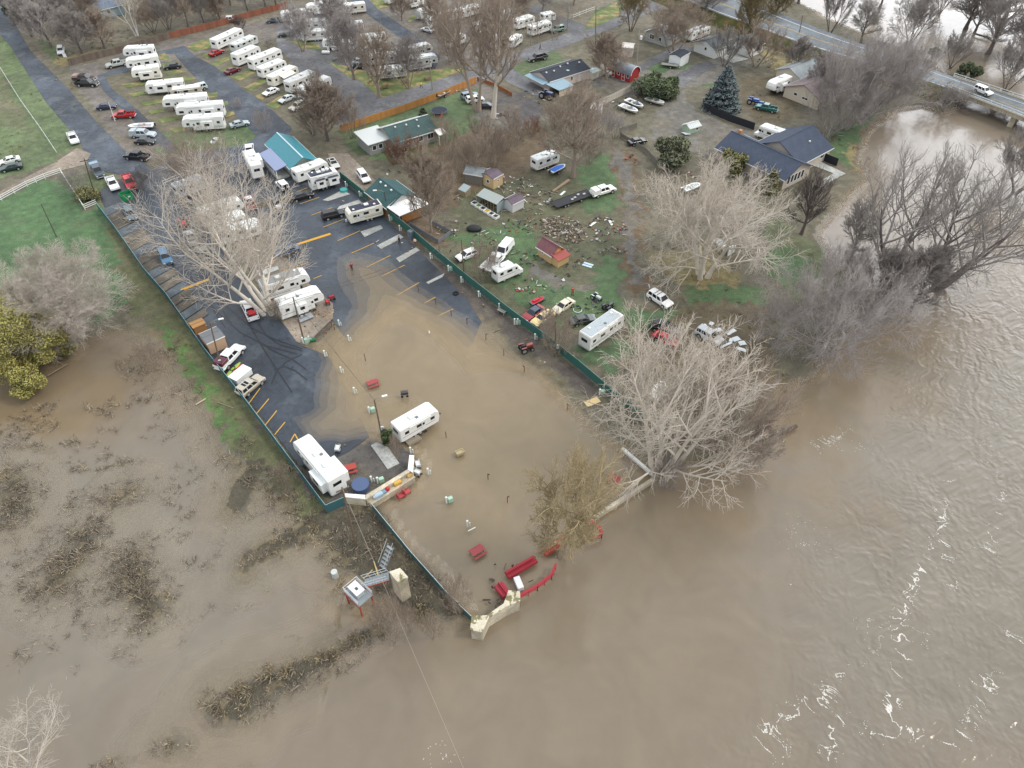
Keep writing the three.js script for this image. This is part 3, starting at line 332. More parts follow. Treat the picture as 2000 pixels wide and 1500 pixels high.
for (const [x, y, ty, r, k, m, l] of [[640, 275, 150, 62, 'round', barkBrown, 'dark brown bare tree above the teal roofed office'], [612, 262, 190, 40, 'fan', barkBrown, 'low brown brushy tree beside the park lane and orange fence'], [690, 270, 205, 34, 'fan', barkBrown, 'brown brush tree between the orange fence and the driveway'], [842, 452, 290, 56, 'round', barkTan, 'grey round bare tree over the white porch roof'], [1232, 60, -50, 36, 'vase', barkOlive, 'thick trunked bare tree with upright limbs on the grass corner by the lane'], [1184, 154, 65, 48, 'round', barkTan, 'bare tree behind the red arched shed'], [1314, 106, 0, 52, 'vase', barkTan, 'wide bare tree beside the white box trailer'], [1414, 130, 50, 30, 'vase', barkGrey, 'bare tree in front of the white garage slab'], [1476, 130, 45, 38, 'vase', barkTan, 'bare tree inside a ring of stones by the white garage'], [1378, 30, -60, 50, 'round', barkGrey, 'dark limbed bare tree next to the highway shoulder'], [1118, 345, 160, 66, 'tall', barkTan, 'tall bare tree beside the blue covered boat'], [1565, 455, 330, 44, 'tall', barkDark, 'dark bare tree below the navy roofed house'], [1660, 505, 380, 40, 'tall', barkGrey, 'thin grey bare tree at the pond edge'], [1985, 372, 250, 50, 'vase', barkGrey, 'grey bare tree across the pond by the picture edge'], [1600, 180, 95, 40, 'round', barkMauve, 'mauve bare tree crowding the grey roofed garage'], [1745, 190, 85, 46, 'round', barkMauve, 'mauve bare tree on the highway embankment'], [1555, 140, 75, 36, 'round', barkGrey, 'grey bare tree along the highway verge'], [1462, 70, -15, 40, 'round', barkOlive, 'yellowish bare tree leaning over the highway'], [1510, 40, -40, 36, 'round', barkOlive, 'yellow tinted bare tree at the far bend of the highway'], [1475, 360, 330, 30, 'fan', barkGrey, 'grey shrub by the navy roofed house wall'], [1690, 620, 460, 70, 'round', barkGrey, 'grey bare tree filling the bank between the two big river trees'], [1780, 600, 470, 66, 'round', barkGrey, 'tangled bare tree low over the river edge'], [1640, 560, 470, 50, 'fan', barkMauve, 'mauve bare shrub on the grassy bank']])
  treeAt([x, y], [x, ty], r, k, m === barkTan ? barkBrown : barkDark, m, l);
for (const [x, y, ty, r, k] of [[1620, 66, -40, 26, 'vase'], [1681, 82, -10, 28, 'tall'], [1778, 82, -20, 36, 'vase'], [1836, 22, -70, 24, 'vase'], [1888, 52, -40, 40, 'tall'], [1858, 128, 60, 26, 'vase'], [1932, 100, -20, 44, 'tall'], [1964, 176, 60, 36, 'vase'], [1996, 110, -10, 44, 'round'], [1560, 5, -90, 30, 'tall'], [1905, 60, -60, 40, 'round'], [1960, 40, -70, 40, 'tall'], [1720, 10, -80, 24, 'tall']])
  treeAt([x, y], [x, ty], r, k, barkDark, barkGrey, lookOf(k, barkGrey) + ' bare tree standing in the flooded river beyond the highway', G2);
for (const [x, y, ty, r, k, m] of [[905, 345, 270, 40, 'fan', barkTan], [935, 345, 260, 40, 'fan', barkTan], [965, 330, 255, 36, 'fan', barkBrown], [880, 310, 240, 34, 'fan', barkTan], [940, 300, 225, 38, 'scrub', barkBrown], [990, 300, 250, 30, 'scrub', barkTan], [1010, 275, 235, 28, 'scrub', barkBrown], [1040, 260, 230, 24, 'scrub', barkRed], [1080, 250, 200, 30, 'fan', barkTan], [1170, 270, 205, 36, 'fan', barkMauve], [1200, 270, 225, 30, 'fan', barkMauve], [938, 552, 470, 26, 'fan', barkTan], [962, 540, 480, 22, 'fan', barkTan], [1086, 690, 600, 40, 'scrub', barkTan], [1068, 660, 610, 26, 'fan', barkMauve], [860, 270, 225, 24, 'scrub', barkTan], [1150, 320, 270, 24, 'scrub', barkBrown], [1000, 250, 215, 24, 'scrub', barkTan]])
  treeAt([x, y], [x, ty], r, k, barkBrown, m, lookOf(k, m) + ' bare brush clump growing among the yard clutter', G4, { name: 'bare_shrub', cat: 'shrub' });
treeAt([800, 325], [800, 268], 44, 'fan', barkRed, barkRed, 'rusty red bare shrub in front of the green roofed house', null, { name: 'bare_shrub', cat: 'shrub' });
treeAt([770, 322], [770, 275], 26, 'fan', barkRed, barkRed, 'smaller rusty red shrub beside the wooden front steps', null, { name: 'bare_shrub', cat: 'shrub' });
for (const [x, y, ty, r, k, m, l] of [[768, 1252, 1160, 42, 'fan', barkTan, 'mauve tan bare shrub on the berm in front of the concrete tower'], [800, 1225, 1180, 24, 'fan', barkTan, 'small tan bare shrub beside the tall straw clump'], [845, 1240, 1200, 22, 'scrub', barkTan, 'brown bare shrub rising from the river at the end of the berm'], [895, 1195, 1130, 34, 'fan', barkTan, 'pinkish bare shrub growing against the end of the green fence'], [1840, 212, 165, 40, 'scrub', barkGrey, 'grey brush at the water beneath the bridge'], [1870, 205, 170, 30, 'fan', barkGrey, 'pale tangled shrub against the bridge abutment'], [775, 895, 850, 14, 'fan', barkTan, 'pinkish bare shrub next to the white trailer in the flood'], [150, 378, 330, 26, 'scrub', barkGrey, 'grey bare shrub inside the corner of the white rail fence'], [280, 372, 330, 22, 'scrub', barkDark, 'dark bare shrub beside the front of the red pickup'], [545, 625, 585, 22, 'fan', barkBrown, 'brown brush at the foot of the leaning cottonwood'], [300, 720, 660, 26, 'scrub', barkTan, 'tan bare shrub standing in the water below the round tree'], [560, 950, 900, 26, 'scrub', barkBrown, 'brown brush outside the green fence beside the large camper'], [1470, 900, 820, 50, 'scrub', barkGrey, 'grey flooded brush at the river end of the bank'], [1300, 945, 890, 40, 'scrub', barkGrey, 'grey brush in the water at the foot of the huge cottonwood']])
  treeAt([x, y], [x, ty], r, k, m, m, l, null, { name: 'bare_shrub', cat: 'shrub' });
// ---- evergreens: many small needle or leaf faces through the volume of the crown
function leafy(n, inside, size, jitter) {
  const p = [], nn = [];
  for (let i = 0; i < n; i++) { const c = inside(); if (!c) continue; const [x, y, z, s] = c, k = size * RR(0.6, 1.4) * (s ?? 1); for (let q = 0; q < 2; q++) { const a = V(RR(-1, 1), RR(-0.6, 0.8), RR(-1, 1)).normalize(), b = V(RR(-1, 1), RR(-0.5, 0.5), RR(-1, 1)).cross(a).normalize(), m = a.clone().cross(b); p.push(x - b.x * k * 0.5, y - b.y * k * 0.5, z - b.z * k * 0.5, x + b.x * k * 0.5, y + b.y * k * 0.5, z + b.z * k * 0.5, x + a.x * k * 1.6, y + a.y * k * 1.6, z + a.z * k * 1.6); if (m.y < 0) m.multiplyScalar(-1); m.multiplyScalar(0.45); m.y += 0.65; m.normalize(); for (let t = 0; t < 3; t++) nn.push(m.x, m.y, m.z); } }
  const g = new THREE.BufferGeometry(); g.setAttribute('position', new THREE.Float32BufferAttribute(p, 3)); g.setAttribute('normal', new THREE.Float32BufferAttribute(nn, 3)); return g;
}
function evergreen(base, topy, rpx, form, m, label, name = 'evergreen_tree', cat = 'tree', n = 9000, size = 0.3) {
  const b = on(...base), h = Math.max(1, topH(b, base[0], topy) - b.y), r = rpx * b.distanceTo(V(0, CAMY, 0)) / FOC, t = thing(name, label, cat, b, R() * 6);
  mesh('trunk', rod(V(0, -0.2, 0), V(0, h * 0.8, 0), 0.02 * h + 0.05, 0.03), barkBrown, t);
  const lobes = []; for (let i = 0; i < 26; i++) { const a = R() * 6.283, q = Math.sqrt(R()) * 0.72; lobes.push([Math.cos(a) * q * r, h * RR(0.2, 0.85), Math.sin(a) * q * r, r * RR(0.22, 0.42)]); }
  const f = form === 'cone' ? () => { const u = Math.pow(R(), 0.7), y = h * (1 - u) , w = r * Math.pow(u, 0.7) * (0.8 + 0.2 * Math.sin(y / h * 46)), a = R() * 6.283, lump = 0.82 + 0.28 * vn(a * 3 + 9, y * 1.5), q = Math.pow(R(), 0.35) * w * lump; return [Math.cos(a) * q, y + 0.1 - q * 0.12, Math.sin(a) * q]; }
    : () => { const l = lobes[Math.floor(R() * 26)], a = R() * 6.283, c = RR(-1, 1), s = Math.sqrt(1 - c * c), q = l[3] * Math.pow(R(), 0.3); return [l[0] + Math.cos(a) * s * q, Math.max(0.05, l[1] * (1 - 0.3 * Math.hypot(l[0], l[2]) / r) + c * q * 0.8), l[2] + Math.sin(a) * s * q]; };
  mesh('crown', leafy(n, f, size), m, t); return t;
}
reseed(411);
const leafM = (hex) => new THREE.MeshPhysicalMaterial({ color: hex, roughness: 1, transmission: 0.3, thickness: 0, side: THREE.DoubleSide });
const spruce = leafM(0x8c9ea2), juniper = leafM(0x74865c), cedar = leafM(0x9d9d64), willow = leafM(0xdfda84);
evergreen([1408, 212], 128, 38, 'cone', spruce, 'big blue spruce beside the black fence', 'evergreen_tree', 'tree', 16000, 0.3);
evergreen([1278, 188], 143, 42, 'lump', juniper, 'wide dark green juniper bush by the red arched shed', 'evergreen_shrub', 'shrub', 12000, 0.25);
evergreen([1312, 325], 262, 36, 'lump', leafM(0x88906e), 'dark olive round tree near the navy roofed house', 'evergreen_tree', 'tree', 10000, 0.25);
evergreen([1425, 335], 292, 30, 'lump', cedar, 'yellow green cedar against the navy roof', 'evergreen_tree', 'tree', 9000, 0.25);
evergreen([1503, 372], 332, 20, 'cone', cedar, 'yellow green conical cedar at the front corner of the navy roofed house', 'evergreen_tree', 'tree', 7000, 0.25);
evergreen([828, 243], 212, 18, 'cone', juniper, 'dark green conical bush behind the green roofed house', 'evergreen_shrub', 'shrub', 5000, 0.25);
for (const [x, y, ty, r, l] of [[1822, 110, 90, 9, 'small evergreen tree by the sign on the river side of the highway'], [1884, 146, 116, 13, 'largest small evergreen next to the bridge rail end'], [1904, 150, 126, 9, 'small evergreen squeezed against the bridge rail end']]) evergreen([x, y], ty, r, 'lump', juniper, l, 'evergreen_shrub', 'tree', 3000, 0.25);
evergreen([757, 866], 832, 13, 'lump', juniper, 'dark green bush beside the lamp post in the flood', 'evergreen_shrub', 'shrub', 3500, 0.14);
evergreen([175, 388], 365, 22, 'lump', cedar, 'olive hedge bush inside the white fence corner', 'evergreen_shrub', 'shrub', 3500, 0.16);
evergreen([565, 293], 275, 14, 'lump', juniper, 'green bush on the lawn beside the teal roofed office', 'evergreen_shrub', 'shrub', 2500, 0.18);
evergreen([28, 25], -8, 14, 'lump', juniper, 'dark green hedge tree beside the far end of the road', 'evergreen_shrub', 'shrub', 3000, 0.3);
evergreen([40, 45], 18, 10, 'lump', juniper, 'dark green roadside bush before the bare trees', 'evergreen_shrub', 'shrub', 2500, 0.3);
evergreen([20, 712], 525, 86, 'lump', willow, 'yellow green willow crown at the edge of the flooded lawn', 'willow_tree', 'tree', 48000, 0.115);
evergreen([90, 705], 590, 60, 'lump', willow, 'smaller yellow green willow leaning over the brown water', 'willow_tree', 'tree', 28000, 0.115);
evergreen([60, 765], 690, 32, 'lump', willow, 'low yellow green willow bush standing in the flood', 'willow_tree', 'tree', 12000, 0.115);
evergreen([125, 690], 640, 26, 'lump', willow, 'small yellow green willow beside the grey round tree', 'willow_tree', 'tree', 9000, 0.115);
// ---- uncountable ground cover: dry grass in the marsh and on the land
function blades(name, label, cat, patches, dens, col, hgt, dark = 0.3, flat = 0.7) {
  const blade = new THREE.BufferGeometry(); blade.setAttribute('position', new THREE.Float32BufferAttribute([-0.03, 0, 0, 0.03, 0, 0, 0.03, 0.55, 0.12, -0.03, 0, 0, 0.03, 0.55, 0.12, -0.025, 0.55, 0.12, -0.025, 0.55, 0.12, 0.03, 0.55, 0.12, 0.02, 1, 0.42], 3)); blade.computeVertexNormals();
  const list = []; for (const [x, y, rx, ry, k = 1, ang = 0] of patches) { const c = G(x, y, 0), s = c.distanceTo(V(0, CAMY, 0)) / FOC, fy = s / Math.max(0.3, Math.sin(PITCH + Math.atan((y - 750) / FOC))), n = Math.round(rx * s * ry * fy * 3.14 * dens * k); const nc = Math.max(3, Math.round(n / 14)); for (let q = 0; q < nc; q++) { const a = R() * 6.283, r0 = Math.sqrt(R()), ux = Math.cos(a) * r0 * rx * s, uz = Math.sin(a) * r0 * ry * fy, cx = c.x + ux * Math.cos(ang) - uz * Math.sin(ang), cz = c.z + ux * Math.sin(ang) + uz * Math.cos(ang), w = RR(0.3, 1.0), hk = RR(0.5, 1.2), dir = RR(-0.7, 0.7); for (let i = 0; i < n / nc; i++) list.push([cx + RR(-w, w) * R(), cz + RR(-w, w) * R(), hk, dir]); } }
  const o = new THREE.InstancedMesh(blade, M(0xffffff, 0.95), list.length), d = new THREE.Object3D(), c = new THREE.Color();
  list.forEach(([x, z, hk, dir], i) => { d.position.set(x, Math.max(Hh(x, z), -0.42) - 0.05, z); const k = hgt * RR(0.5, 1.2) * hk; d.scale.set(RR(0.7, 1.6), k, k); d.rotation.set(RR(-flat, flat), dir + RR(-1.3, 1.3), RR(-flat, flat)); d.updateMatrix(); o.setMatrixAt(i, d.matrix); c.set(col[Math.floor(R() * col.length)]).multiplyScalar(RR(1 - dark, 1 + dark * 0.6)); o.setColorAt(i, c); });
  o.name = name; o.castShadow = o.receiveShadow = true; return stuff(o, label, cat);
}
reseed(500);
const straw = [0xa08f66, 0x8c7d5c, 0x6d6250, 0x595044, 0x7a6d57], darkweed = [0x8a8072, 0x9a8f7e, 0x776e62, 0xab9f88, 0x6b6358];
const marsh = [[40, 830, 40, 12], [75, 800, 20, 10], [210, 795, 26, 9], [30, 870, 26, 16], [20, 950, 30, 28, 1.4], [50, 985, 22, 26, 1.2], [15, 1010, 22, 20], [45, 1030, 12, 20], [140, 975, 22, 14], [165, 985, 18, 14], [200, 885, 16, 7], [235, 905, 26, 10], [240, 960, 34, 16, 1.3], [215, 985, 20, 10], [170, 1035, 34, 18, 1.5, 0.5], [130, 1075, 36, 22, 1.6, 0.5], [90, 1120, 40, 28, 1.6, 0.4], [70, 1150, 30, 14], [100, 1185, 36, 18, 1.3], [260, 1080, 30, 22, 1.3], [240, 1110, 26, 22, 1.3], [275, 1130, 30, 24, 1.3], [230, 1150, 40, 20, 1.2], [180, 1150, 34, 18], [300, 1170, 26, 20, 1.2], [320, 1140, 20, 22], [290, 1215, 22, 16], [225, 1225, 30, 10], [250, 1260, 14, 16], [170, 1230, 20, 10], [320, 1210, 14, 12], [345, 1040, 20, 8], [435, 905, 10, 10], [430, 950, 14, 6], [370, 945, 16, 7], [385, 920, 16, 6], [160, 865, 14, 6], [140, 860, 14, 6], [300, 770, 28, 10], [360, 770, 20, 12], [260, 700, 20, 14], [320, 690, 22, 20], [280, 730, 22, 14], [130, 1000, 12, 10], [340, 1460, 22, 9, 1.4], [215, 1490, 18, 10], [250, 1485, 14, 8], [50, 1275, 16, 9], [110, 1262, 10, 5], [400, 1100, 12, 6], [365, 1095, 8, 8], [410, 1080, 16, 6], [470, 1180, 10, 5], [370, 1205, 16, 6], [145, 1310, 8, 4], [330, 935, 8, 3], [345, 1010, 6, 3], [160, 910, 14, 6, 0.7], [120, 900, 10, 5, 0.7], [90, 945, 8, 4, 0.6], [310, 960, 20, 7, 0.7], [280, 930, 14, 5, 0.6], [200, 1010, 20, 8, 0.8], [190, 1080, 22, 10, 0.8], [300, 1040, 14, 8, 0.7], [370, 1000, 10, 4, 0.7], [320, 1095, 12, 6, 0.7], [350, 1150, 8, 6, 0.7], [150, 1200, 16, 8, 0.8], [40, 1100, 12, 6, 0.8], [15, 1150, 14, 8], [30, 1080, 10, 5], [200, 835, 10, 4, 0.7], [330, 840, 8, 4, 0.8], [290, 850, 8, 3, 0.7], [400, 860, 8, 5, 0.7], [270, 1290, 10, 5, 0.8], [420, 1260, 6, 3, 0.7], [570, 1245, 8, 6, 0.8], [520, 1155, 8, 4], [470, 1010, 10, 8, 0.9], [450, 1040, 10, 5, 0.8], [440, 1060, 8, 6, 0.9]];
reseed(501); for (let i = 0; i < 70; i++) { const x = RR(0, 440), y = RR(800, 1260); if (sdAt(G(x, y, 0).x, G(x, y, 0).z) < -2) marsh.push([x, y, RR(4, 16), RR(2, 7), RR(0.4, 1)]); }
blades('marsh_weeds', 'matted dark dead weeds poking out of the flooded field', 'weeds', marsh.map(([x, y, a, b, k, g]) => [x, y, a * 1.6, b * 1.5, k, g]), 13, darkweed, 0.95, 0.3, 1.35);
blades('marsh_weeds', 'brown weeds on the mud outside the green fence and along the berm', 'weeds', [[500, 930, 30, 26, 1.2], [540, 950, 26, 24, 1.2], [590, 970, 24, 18], [560, 910, 16, 24], [500, 1000, 18, 14], [520, 1080, 40, 14], [575, 1055, 30, 16], [485, 1095, 14, 14], [640, 1040, 26, 20], [690, 1010, 26, 20], [740, 1050, 30, 30], [780, 1100, 26, 28], [650, 1080, 30, 20], [670, 1110, 26, 24], [840, 1140, 30, 20], [880, 1190, 26, 14], [600, 1010, 20, 14], [480, 880, 16, 24], [450, 1375, 40, 26, 1.3], [540, 1345, 46, 20, 1.3], [620, 1300, 46, 20, 1.2], [690, 1260, 40, 18, 1.2], [740, 1225, 26, 16], [405, 1370, 12, 24], [480, 1385, 50, 22, 1], [580, 1325, 50, 20, 1], [660, 1285, 46, 20, 1], [715, 1245, 40, 18, 1], [560, 1000, 40, 40, 1], [700, 1060, 60, 50, 0.7], [800, 1150, 60, 40, 0.7]], 15, darkweed, 0.9, 0.3, 1.1);
blades('straw_clump', 'pale straw grass tufts along the berm and marsh', 'dry grass', [[460, 1352, 14, 9, 4], [480, 1340, 14, 8, 4], [515, 1322, 14, 8, 4], [545, 1315, 14, 6, 3], [425, 1378, 8, 8, 3], [530, 1300, 16, 5, 3], [820, 1195, 15, 16, 7], [700, 1245, 20, 8, 2], [640, 1285, 18, 6, 2], [15, 925, 12, 10, 3], [322, 1165, 10, 8, 3], [278, 1125, 8, 8, 3], [285, 1190, 8, 6, 3], [225, 790, 10, 5, 2], [235, 900, 8, 5, 2], [162, 915, 7, 5, 2], [335, 1450, 10, 4, 3], [215, 1485, 10, 5, 3], [80, 795, 10, 5, 2], [620, 1030, 12, 14, 2], [700, 1170, 16, 12, 2], [665, 1150, 16, 10, 2], [600, 1060, 16, 8, 2], [540, 1060, 16, 6, 2], [255, 1225, 8, 5, 2], [570, 1310, 20, 7, 2], [610, 1290, 20, 7, 2], [480, 1375, 26, 8, 1], [660, 1270, 26, 8, 2], [690, 1255, 26, 8, 2], [740, 1225, 22, 8, 2], [440, 1390, 20, 6, 1.5]], 12, [0xbdb091, 0xaea081, 0x9e9175, 0x8c8068], 1.0, 0.2);
blades('yard_grass', 'long dry and green grass tufts over the yard and banks', 'grass', [[1340, 560, 80, 30, 0.5], [1430, 640, 90, 50, 0.5], [1450, 720, 60, 40, 0.6], [1590, 520, 50, 40, 0.6], [1300, 500, 40, 40, 0.5], [1515, 745, 22, 24, 2], [1000, 270, 70, 30, 0.5], [930, 250, 60, 25, 0.4], [1530, 120, 50, 22, 0.8], [860, 490, 30, 20, 0.8], [1000, 580, 60, 20, 0.3], [1170, 730, 60, 30, 0.4], [360, 690, 40, 50, 0.5], [440, 810, 26, 40, 0.8], [270, 560, 30, 70, 0.4], [160, 110, 50, 12, 0.8], [240, 80, 60, 14, 0.8], [1660, 290, 30, 40, 0.4], [1490, 200, 40, 30, 0.3], [60, 220, 70, 60, 0.15], [30, 280, 30, 20, 0.8]], 2.2, [0x8a8250, 0x7d7a4a, 0x99895c, 0x6b7040, 0x75603f], 0.55);
// ---------- vehicles ----------
const wheelT = new THREE.CylinderGeometry(0.36, 0.36, 0.24, 14).rotateX(Math.PI / 2), wheelR = new THREE.CylinderGeometry(0.22, 0.22, 0.26, 10).rotateX(Math.PI / 2);
function wheel(parent, x, z, r = 0.36) { const w = mesh('wheel', wheelT, TYRE, parent); w.position.set(x, r, z); w.scale.set(r / 0.36, r / 0.36, 1); mesh('rim', wheelR, RIM, w); return w; }
const CT = {
  sedan: { L: 4.7, W: 1.82, body: [[-2.35, 0.4], [-2.35, 0.86], [-2.2, 0.98], [-1.5, 1.02], [0.95, 0.98], [1.9, 0.86], [2.28, 0.72], [2.35, 0.4]], cab: [-1.75, 1.05, -1.05, 0.25, 0.97, 1.44, 0.82, 0.62], ax: [-1.38, 1.42], r: 0.33, pil: 2 },
  hatch: { L: 4.4, W: 1.8, body: [[-2.2, 0.4], [-2.2, 0.95], [-2.1, 1.05], [0.95, 1.0], [1.8, 0.9], [2.12, 0.75], [2.2, 0.4]], cab: [-2.1, 1.05, -1.75, 0.25, 1.0, 1.52, 0.82, 0.64], ax: [-1.3, 1.35], r: 0.33, pil: 2 },
  suv: { L: 4.8, W: 1.9, body: [[-2.4, 0.45], [-2.4, 1.0], [-2.33, 1.1], [1.05, 1.08], [2.1, 1.0], [2.35, 0.85], [2.4, 0.45]], cab: [-2.32, 1.15, -2.12, 0.45, 1.07, 1.76, 0.88, 0.7], ax: [-1.42, 1.45], r: 0.38, pil: 3 },
  van: { L: 5.3, W: 2.0, body: [[-2.65, 0.45], [-2.65, 1.1], [1.6, 1.1], [2.35, 0.98], [2.6, 0.85], [2.65, 0.45]], cab: [-2.62, 1.75, -2.55, 1.0, 1.08, 2.05, 0.96, 0.82], ax: [-1.7, 1.6], r: 0.36, pil: 3, solid: 1 },
  jeep: { L: 4.1, W: 1.75, body: [[-2.0, 0.5], [-2.0, 1.05], [0.6, 1.05], [1.95, 1.0], [2.0, 0.85], [2.0, 0.5]], cab: [-1.95, 0.75, -1.85, 0.45, 1.04, 1.78, 0.82, 0.74], ax: [-1.2, 1.25], r: 0.38, pil: 2, spare: 1 },
  pickup: { L: 5.6, W: 1.95, body: [[-2.8, 0.5], [-2.8, 0.78], [-0.75, 0.78], [-0.72, 1.12], [1.35, 1.1], [2.5, 1.0], [2.75, 0.85], [2.8, 0.5]], cab: [-0.7, 1.45, -0.5, 0.75, 1.09, 1.78, 0.88, 0.7], ax: [-1.75, 1.78], r: 0.4, pil: 1, bed: -0.76 },
  crew: { L: 5.9, W: 2.0, body: [[-2.95, 0.55], [-2.95, 0.85], [-1.3, 0.85], [-1.27, 1.2], [1.25, 1.18], [2.6, 1.08], [2.9, 0.92], [2.95, 0.55]], cab: [-1.25, 1.4, -1.05, 0.7, 1.17, 1.92, 0.92, 0.74], ax: [-1.85, 1.85], r: 0.42, pil: 2, bed: -1.3 },
};
const carCache = {};
function carGeo(k) {
  if (carCache[k]) return carCache[k];
  const c = CT[k], s = new THREE.Shape(); const pts = c.body; s.moveTo(...pts[0]); for (let i = 1; i < pts.length; i++) s.lineTo(...pts[i]);
  const yb = pts[0][1], rr = c.r + 0.07; for (const x of [c.ax[1], c.ax[0]]) { const dx = Math.sqrt(Math.max(0.01, rr * rr - (yb - c.r) ** 2)); s.lineTo(x + dx, yb); s.absarc(x, c.r, rr, Math.atan2(yb - c.r, dx), Math.PI - Math.atan2(yb - c.r, dx), false); } s.lineTo(...pts[0]);
  const body = extr(s, c.W, 0.06); const [x0, x1, t0, t1, y0, y1, w0, w1] = c.cab;
  const q = (f, u) => f; const B = [[x0, y0, -w0], [x1, y0, -w0], [x1, y0, w0], [x0, y0, w0]], T = [[t0, y1, -w1], [t1, y1, -w1], [t1, y1, w1], [t0, y1, w1]];
  const cab = mergeGeometries([quad(T[0], T[3], T[2], T[1]), quad(B[0], T[0], T[1], B[1]), quad(B[2], T[2], T[3], B[3]), quad(B[1], T[1], T[2], B[2]), quad(B[3], T[3], T[0], B[0])]);
  const P3 = (a, b, c2, d, u, v) => [0, 1, 2].map((i) => mix(mix(a[i], b[i], u), mix(d[i], c2[i], u), v));
  const pane = (a, b, c2, d, u0, u1, v0, v1, n) => { const o = (p) => [p[0] + n[0] * 0.015, p[1] + n[1] * 0.015, p[2] + n[2] * 0.015]; return quad(o(P3(a, b, c2, d, u0, v0)), o(P3(a, b, c2, d, u1, v0)), o(P3(a, b, c2, d, u1, v1)), o(P3(a, b, c2, d, u0, v1))); };
  const win = []; win.push(['windshield', pane(B[1], B[2], T[2], T[1], 0.06, 0.94, 0.1, 0.92, [0.8, 0.5, 0])]); win.push(['rear_window', pane(B[3], B[0], T[0], T[3], 0.1, 0.9, 0.2, 0.9, [-0.9, 0.3, 0])]);
  for (const sgn of [-1, 1]) for (let i = 0; i < c.pil; i++) { if (c.solid && i < c.pil - 1) continue; const a = (i + 0.08) / c.pil, b = (i + 0.92) / c.pil; win.push(['side_window', sgn < 0 ? pane(B[0], B[1], T[1], T[0], Math.max(a, 0.06), Math.min(b, 0.93), 0.14, 0.88, [0, 0.2, -1]) : pane(B[3], B[2], T[2], T[3], Math.max(a, 0.06), Math.min(b, 0.93), 0.14, 0.88, [0, 0.2, 1])]); }
  const L = c.L / 2, hy = pts[pts.length - 2][1] - 0.06;
  const lamp = rbox(0.1, 0.16, 0.34, 0, 0, 0, 0.03), tail = rbox(0.08, 0.2, 0.22, 0, 0, 0, 0.03), bump = rbox(0.2, 0.18, c.W * 0.94, 0, 0, 0, 0.06), mir = rbox(0.12, 0.12, 0.2, 0, 0, 0, 0.03);
  let bed; if (c.bed) { const xb = -c.L / 2, xe = c.bed, h = 0.46, y = pts[1][1] + h / 2 - 0.02; bed = [['bed_wall', box(xe - xb, h, 0.09, (xb + xe) / 2, y, -c.W / 2 + 0.1)], ['bed_wall', box(xe - xb, h, 0.09, (xb + xe) / 2, y, c.W / 2 - 0.1)], ['tailgate', box(0.07, h * 0.94, c.W - 0.3, xb + 0.05, y, 0)]]; }
  return (carCache[k] = { c, body, cab, win, lamp, tail, bump, mir, bed, L, hy });
}
const headM = M(0xd9dde0, 0.25), tailM = M(0x7a1c1c, 0.35), bedM = M(0x2e2f31, 0.85);
function car(kind, px, py, dx, dy, col, label, o = {}) {
  const g = carGeo(kind), p = o.at ?? on(px, py), t = thing(o.name ?? { sedan: 'parked_car', hatch: 'parked_car', suv: 'sport_utility_vehicle', van: 'van', jeep: 'jeep', pickup: 'pickup_truck', crew: 'pickup_truck' }[kind], label, { van: 'van', pickup: 'pickup truck', crew: 'pickup truck' }[kind] ?? 'car', p, yaw(dirOf(px, py, dx * 8, dy * 8)), o.group);
  if (o.s) t.scale.setScalar(o.s);
  const pm = P(col, o.rough ?? 0.35), c = g.c;
  mesh('body', g.body, pm, t); mesh('cabin', g.cab, o.roof ? P(o.roof, 0.4) : pm, t);
  for (const [n, w] of g.win) mesh(n, w, GLASS, t);
  for (const x of c.ax) for (const z of [-1, 1]) wheel(t, x, z * (c.W / 2 - 0.12), c.r);
  for (const z of [-1, 1]) { mesh('headlight', g.lamp, headM, t).position.set(g.L - 0.05, g.hy, z * (c.W / 2 - 0.3)); mesh('taillight', g.tail, tailM, t).position.set(-g.L + 0.01, (c.body[1][1] + c.body[0][1]) / 2 + 0.15, z * (c.W / 2 - 0.2)); mesh('mirror', g.mir, pm, t).position.set(c.cab[1] - 0.35, c.cab[4] + 0.1, z * (c.W / 2 + 0.05)); }
  const bm = kind === 'pickup' || kind === 'crew' ? CHROME : RUBBER; mesh('bumper', g.bump, bm, t).position.set(g.L - 0.02, 0.52, 0); mesh('bumper', g.bump, bm, t).position.set(-g.L + 0.02, 0.55, 0);
  if (g.bed) for (const [n, b] of g.bed) mesh(n, b, pm, t);
  if (g.bed) mesh('bed_floor', box(c.bed + c.L / 2 - 0.1, 0.03, c.W - 0.35, (c.bed - c.L / 2) / 2, c.body[1][1] + 0.03, 0), bedM, t);
  if (o.canopy) mesh('bed_canopy', extr([[-c.L / 2 + 0.1, 0], [-c.L / 2 + 0.22, 0.6], [c.bed - 0.05, 0.66], [c.bed - 0.02, 0]], c.W - 0.2, 0.06).translate(0, c.body[1][1] + 0.42, 0), P(o.canopy, 0.35), t);
  if (c.spare) { const w = mesh('spare_wheel', wheelT, TYRE, t); w.rotation.y = Math.PI / 2; w.position.set(-g.L - 0.1, 0.95, 0); }
  if (o.rack) for (const x of [-0.9, -0.3]) mesh('roof_rack_bar', box(0.08, 0.06, c.cab[7] * 1.9, x, c.cab[5] + 0.08, 0), M(o.rack, 0.5), t);
  if (o.stripe) for (const z of [-1, 1]) mesh('side_stripe', box(c.L * 0.9, 0.2, 0.012, 0, 0.66, z * (c.W / 2 + 0.006)), M(o.stripe, 0.5), t);
  if (o.sunroof) mesh('sunroof', box(0.9, 0.02, 0.9, (c.cab[2] + c.cab[3]) / 2, c.cab[5] + 0.012, 0), GLASS, t);
  return t;
}
const W = 0xe4e7e8, BK = 0x1a1c20, SV = 0xb4bcc1;
car('suv', 121, 104, 0, 1, W, 'white car nosed toward the straw bank behind the brown fence');
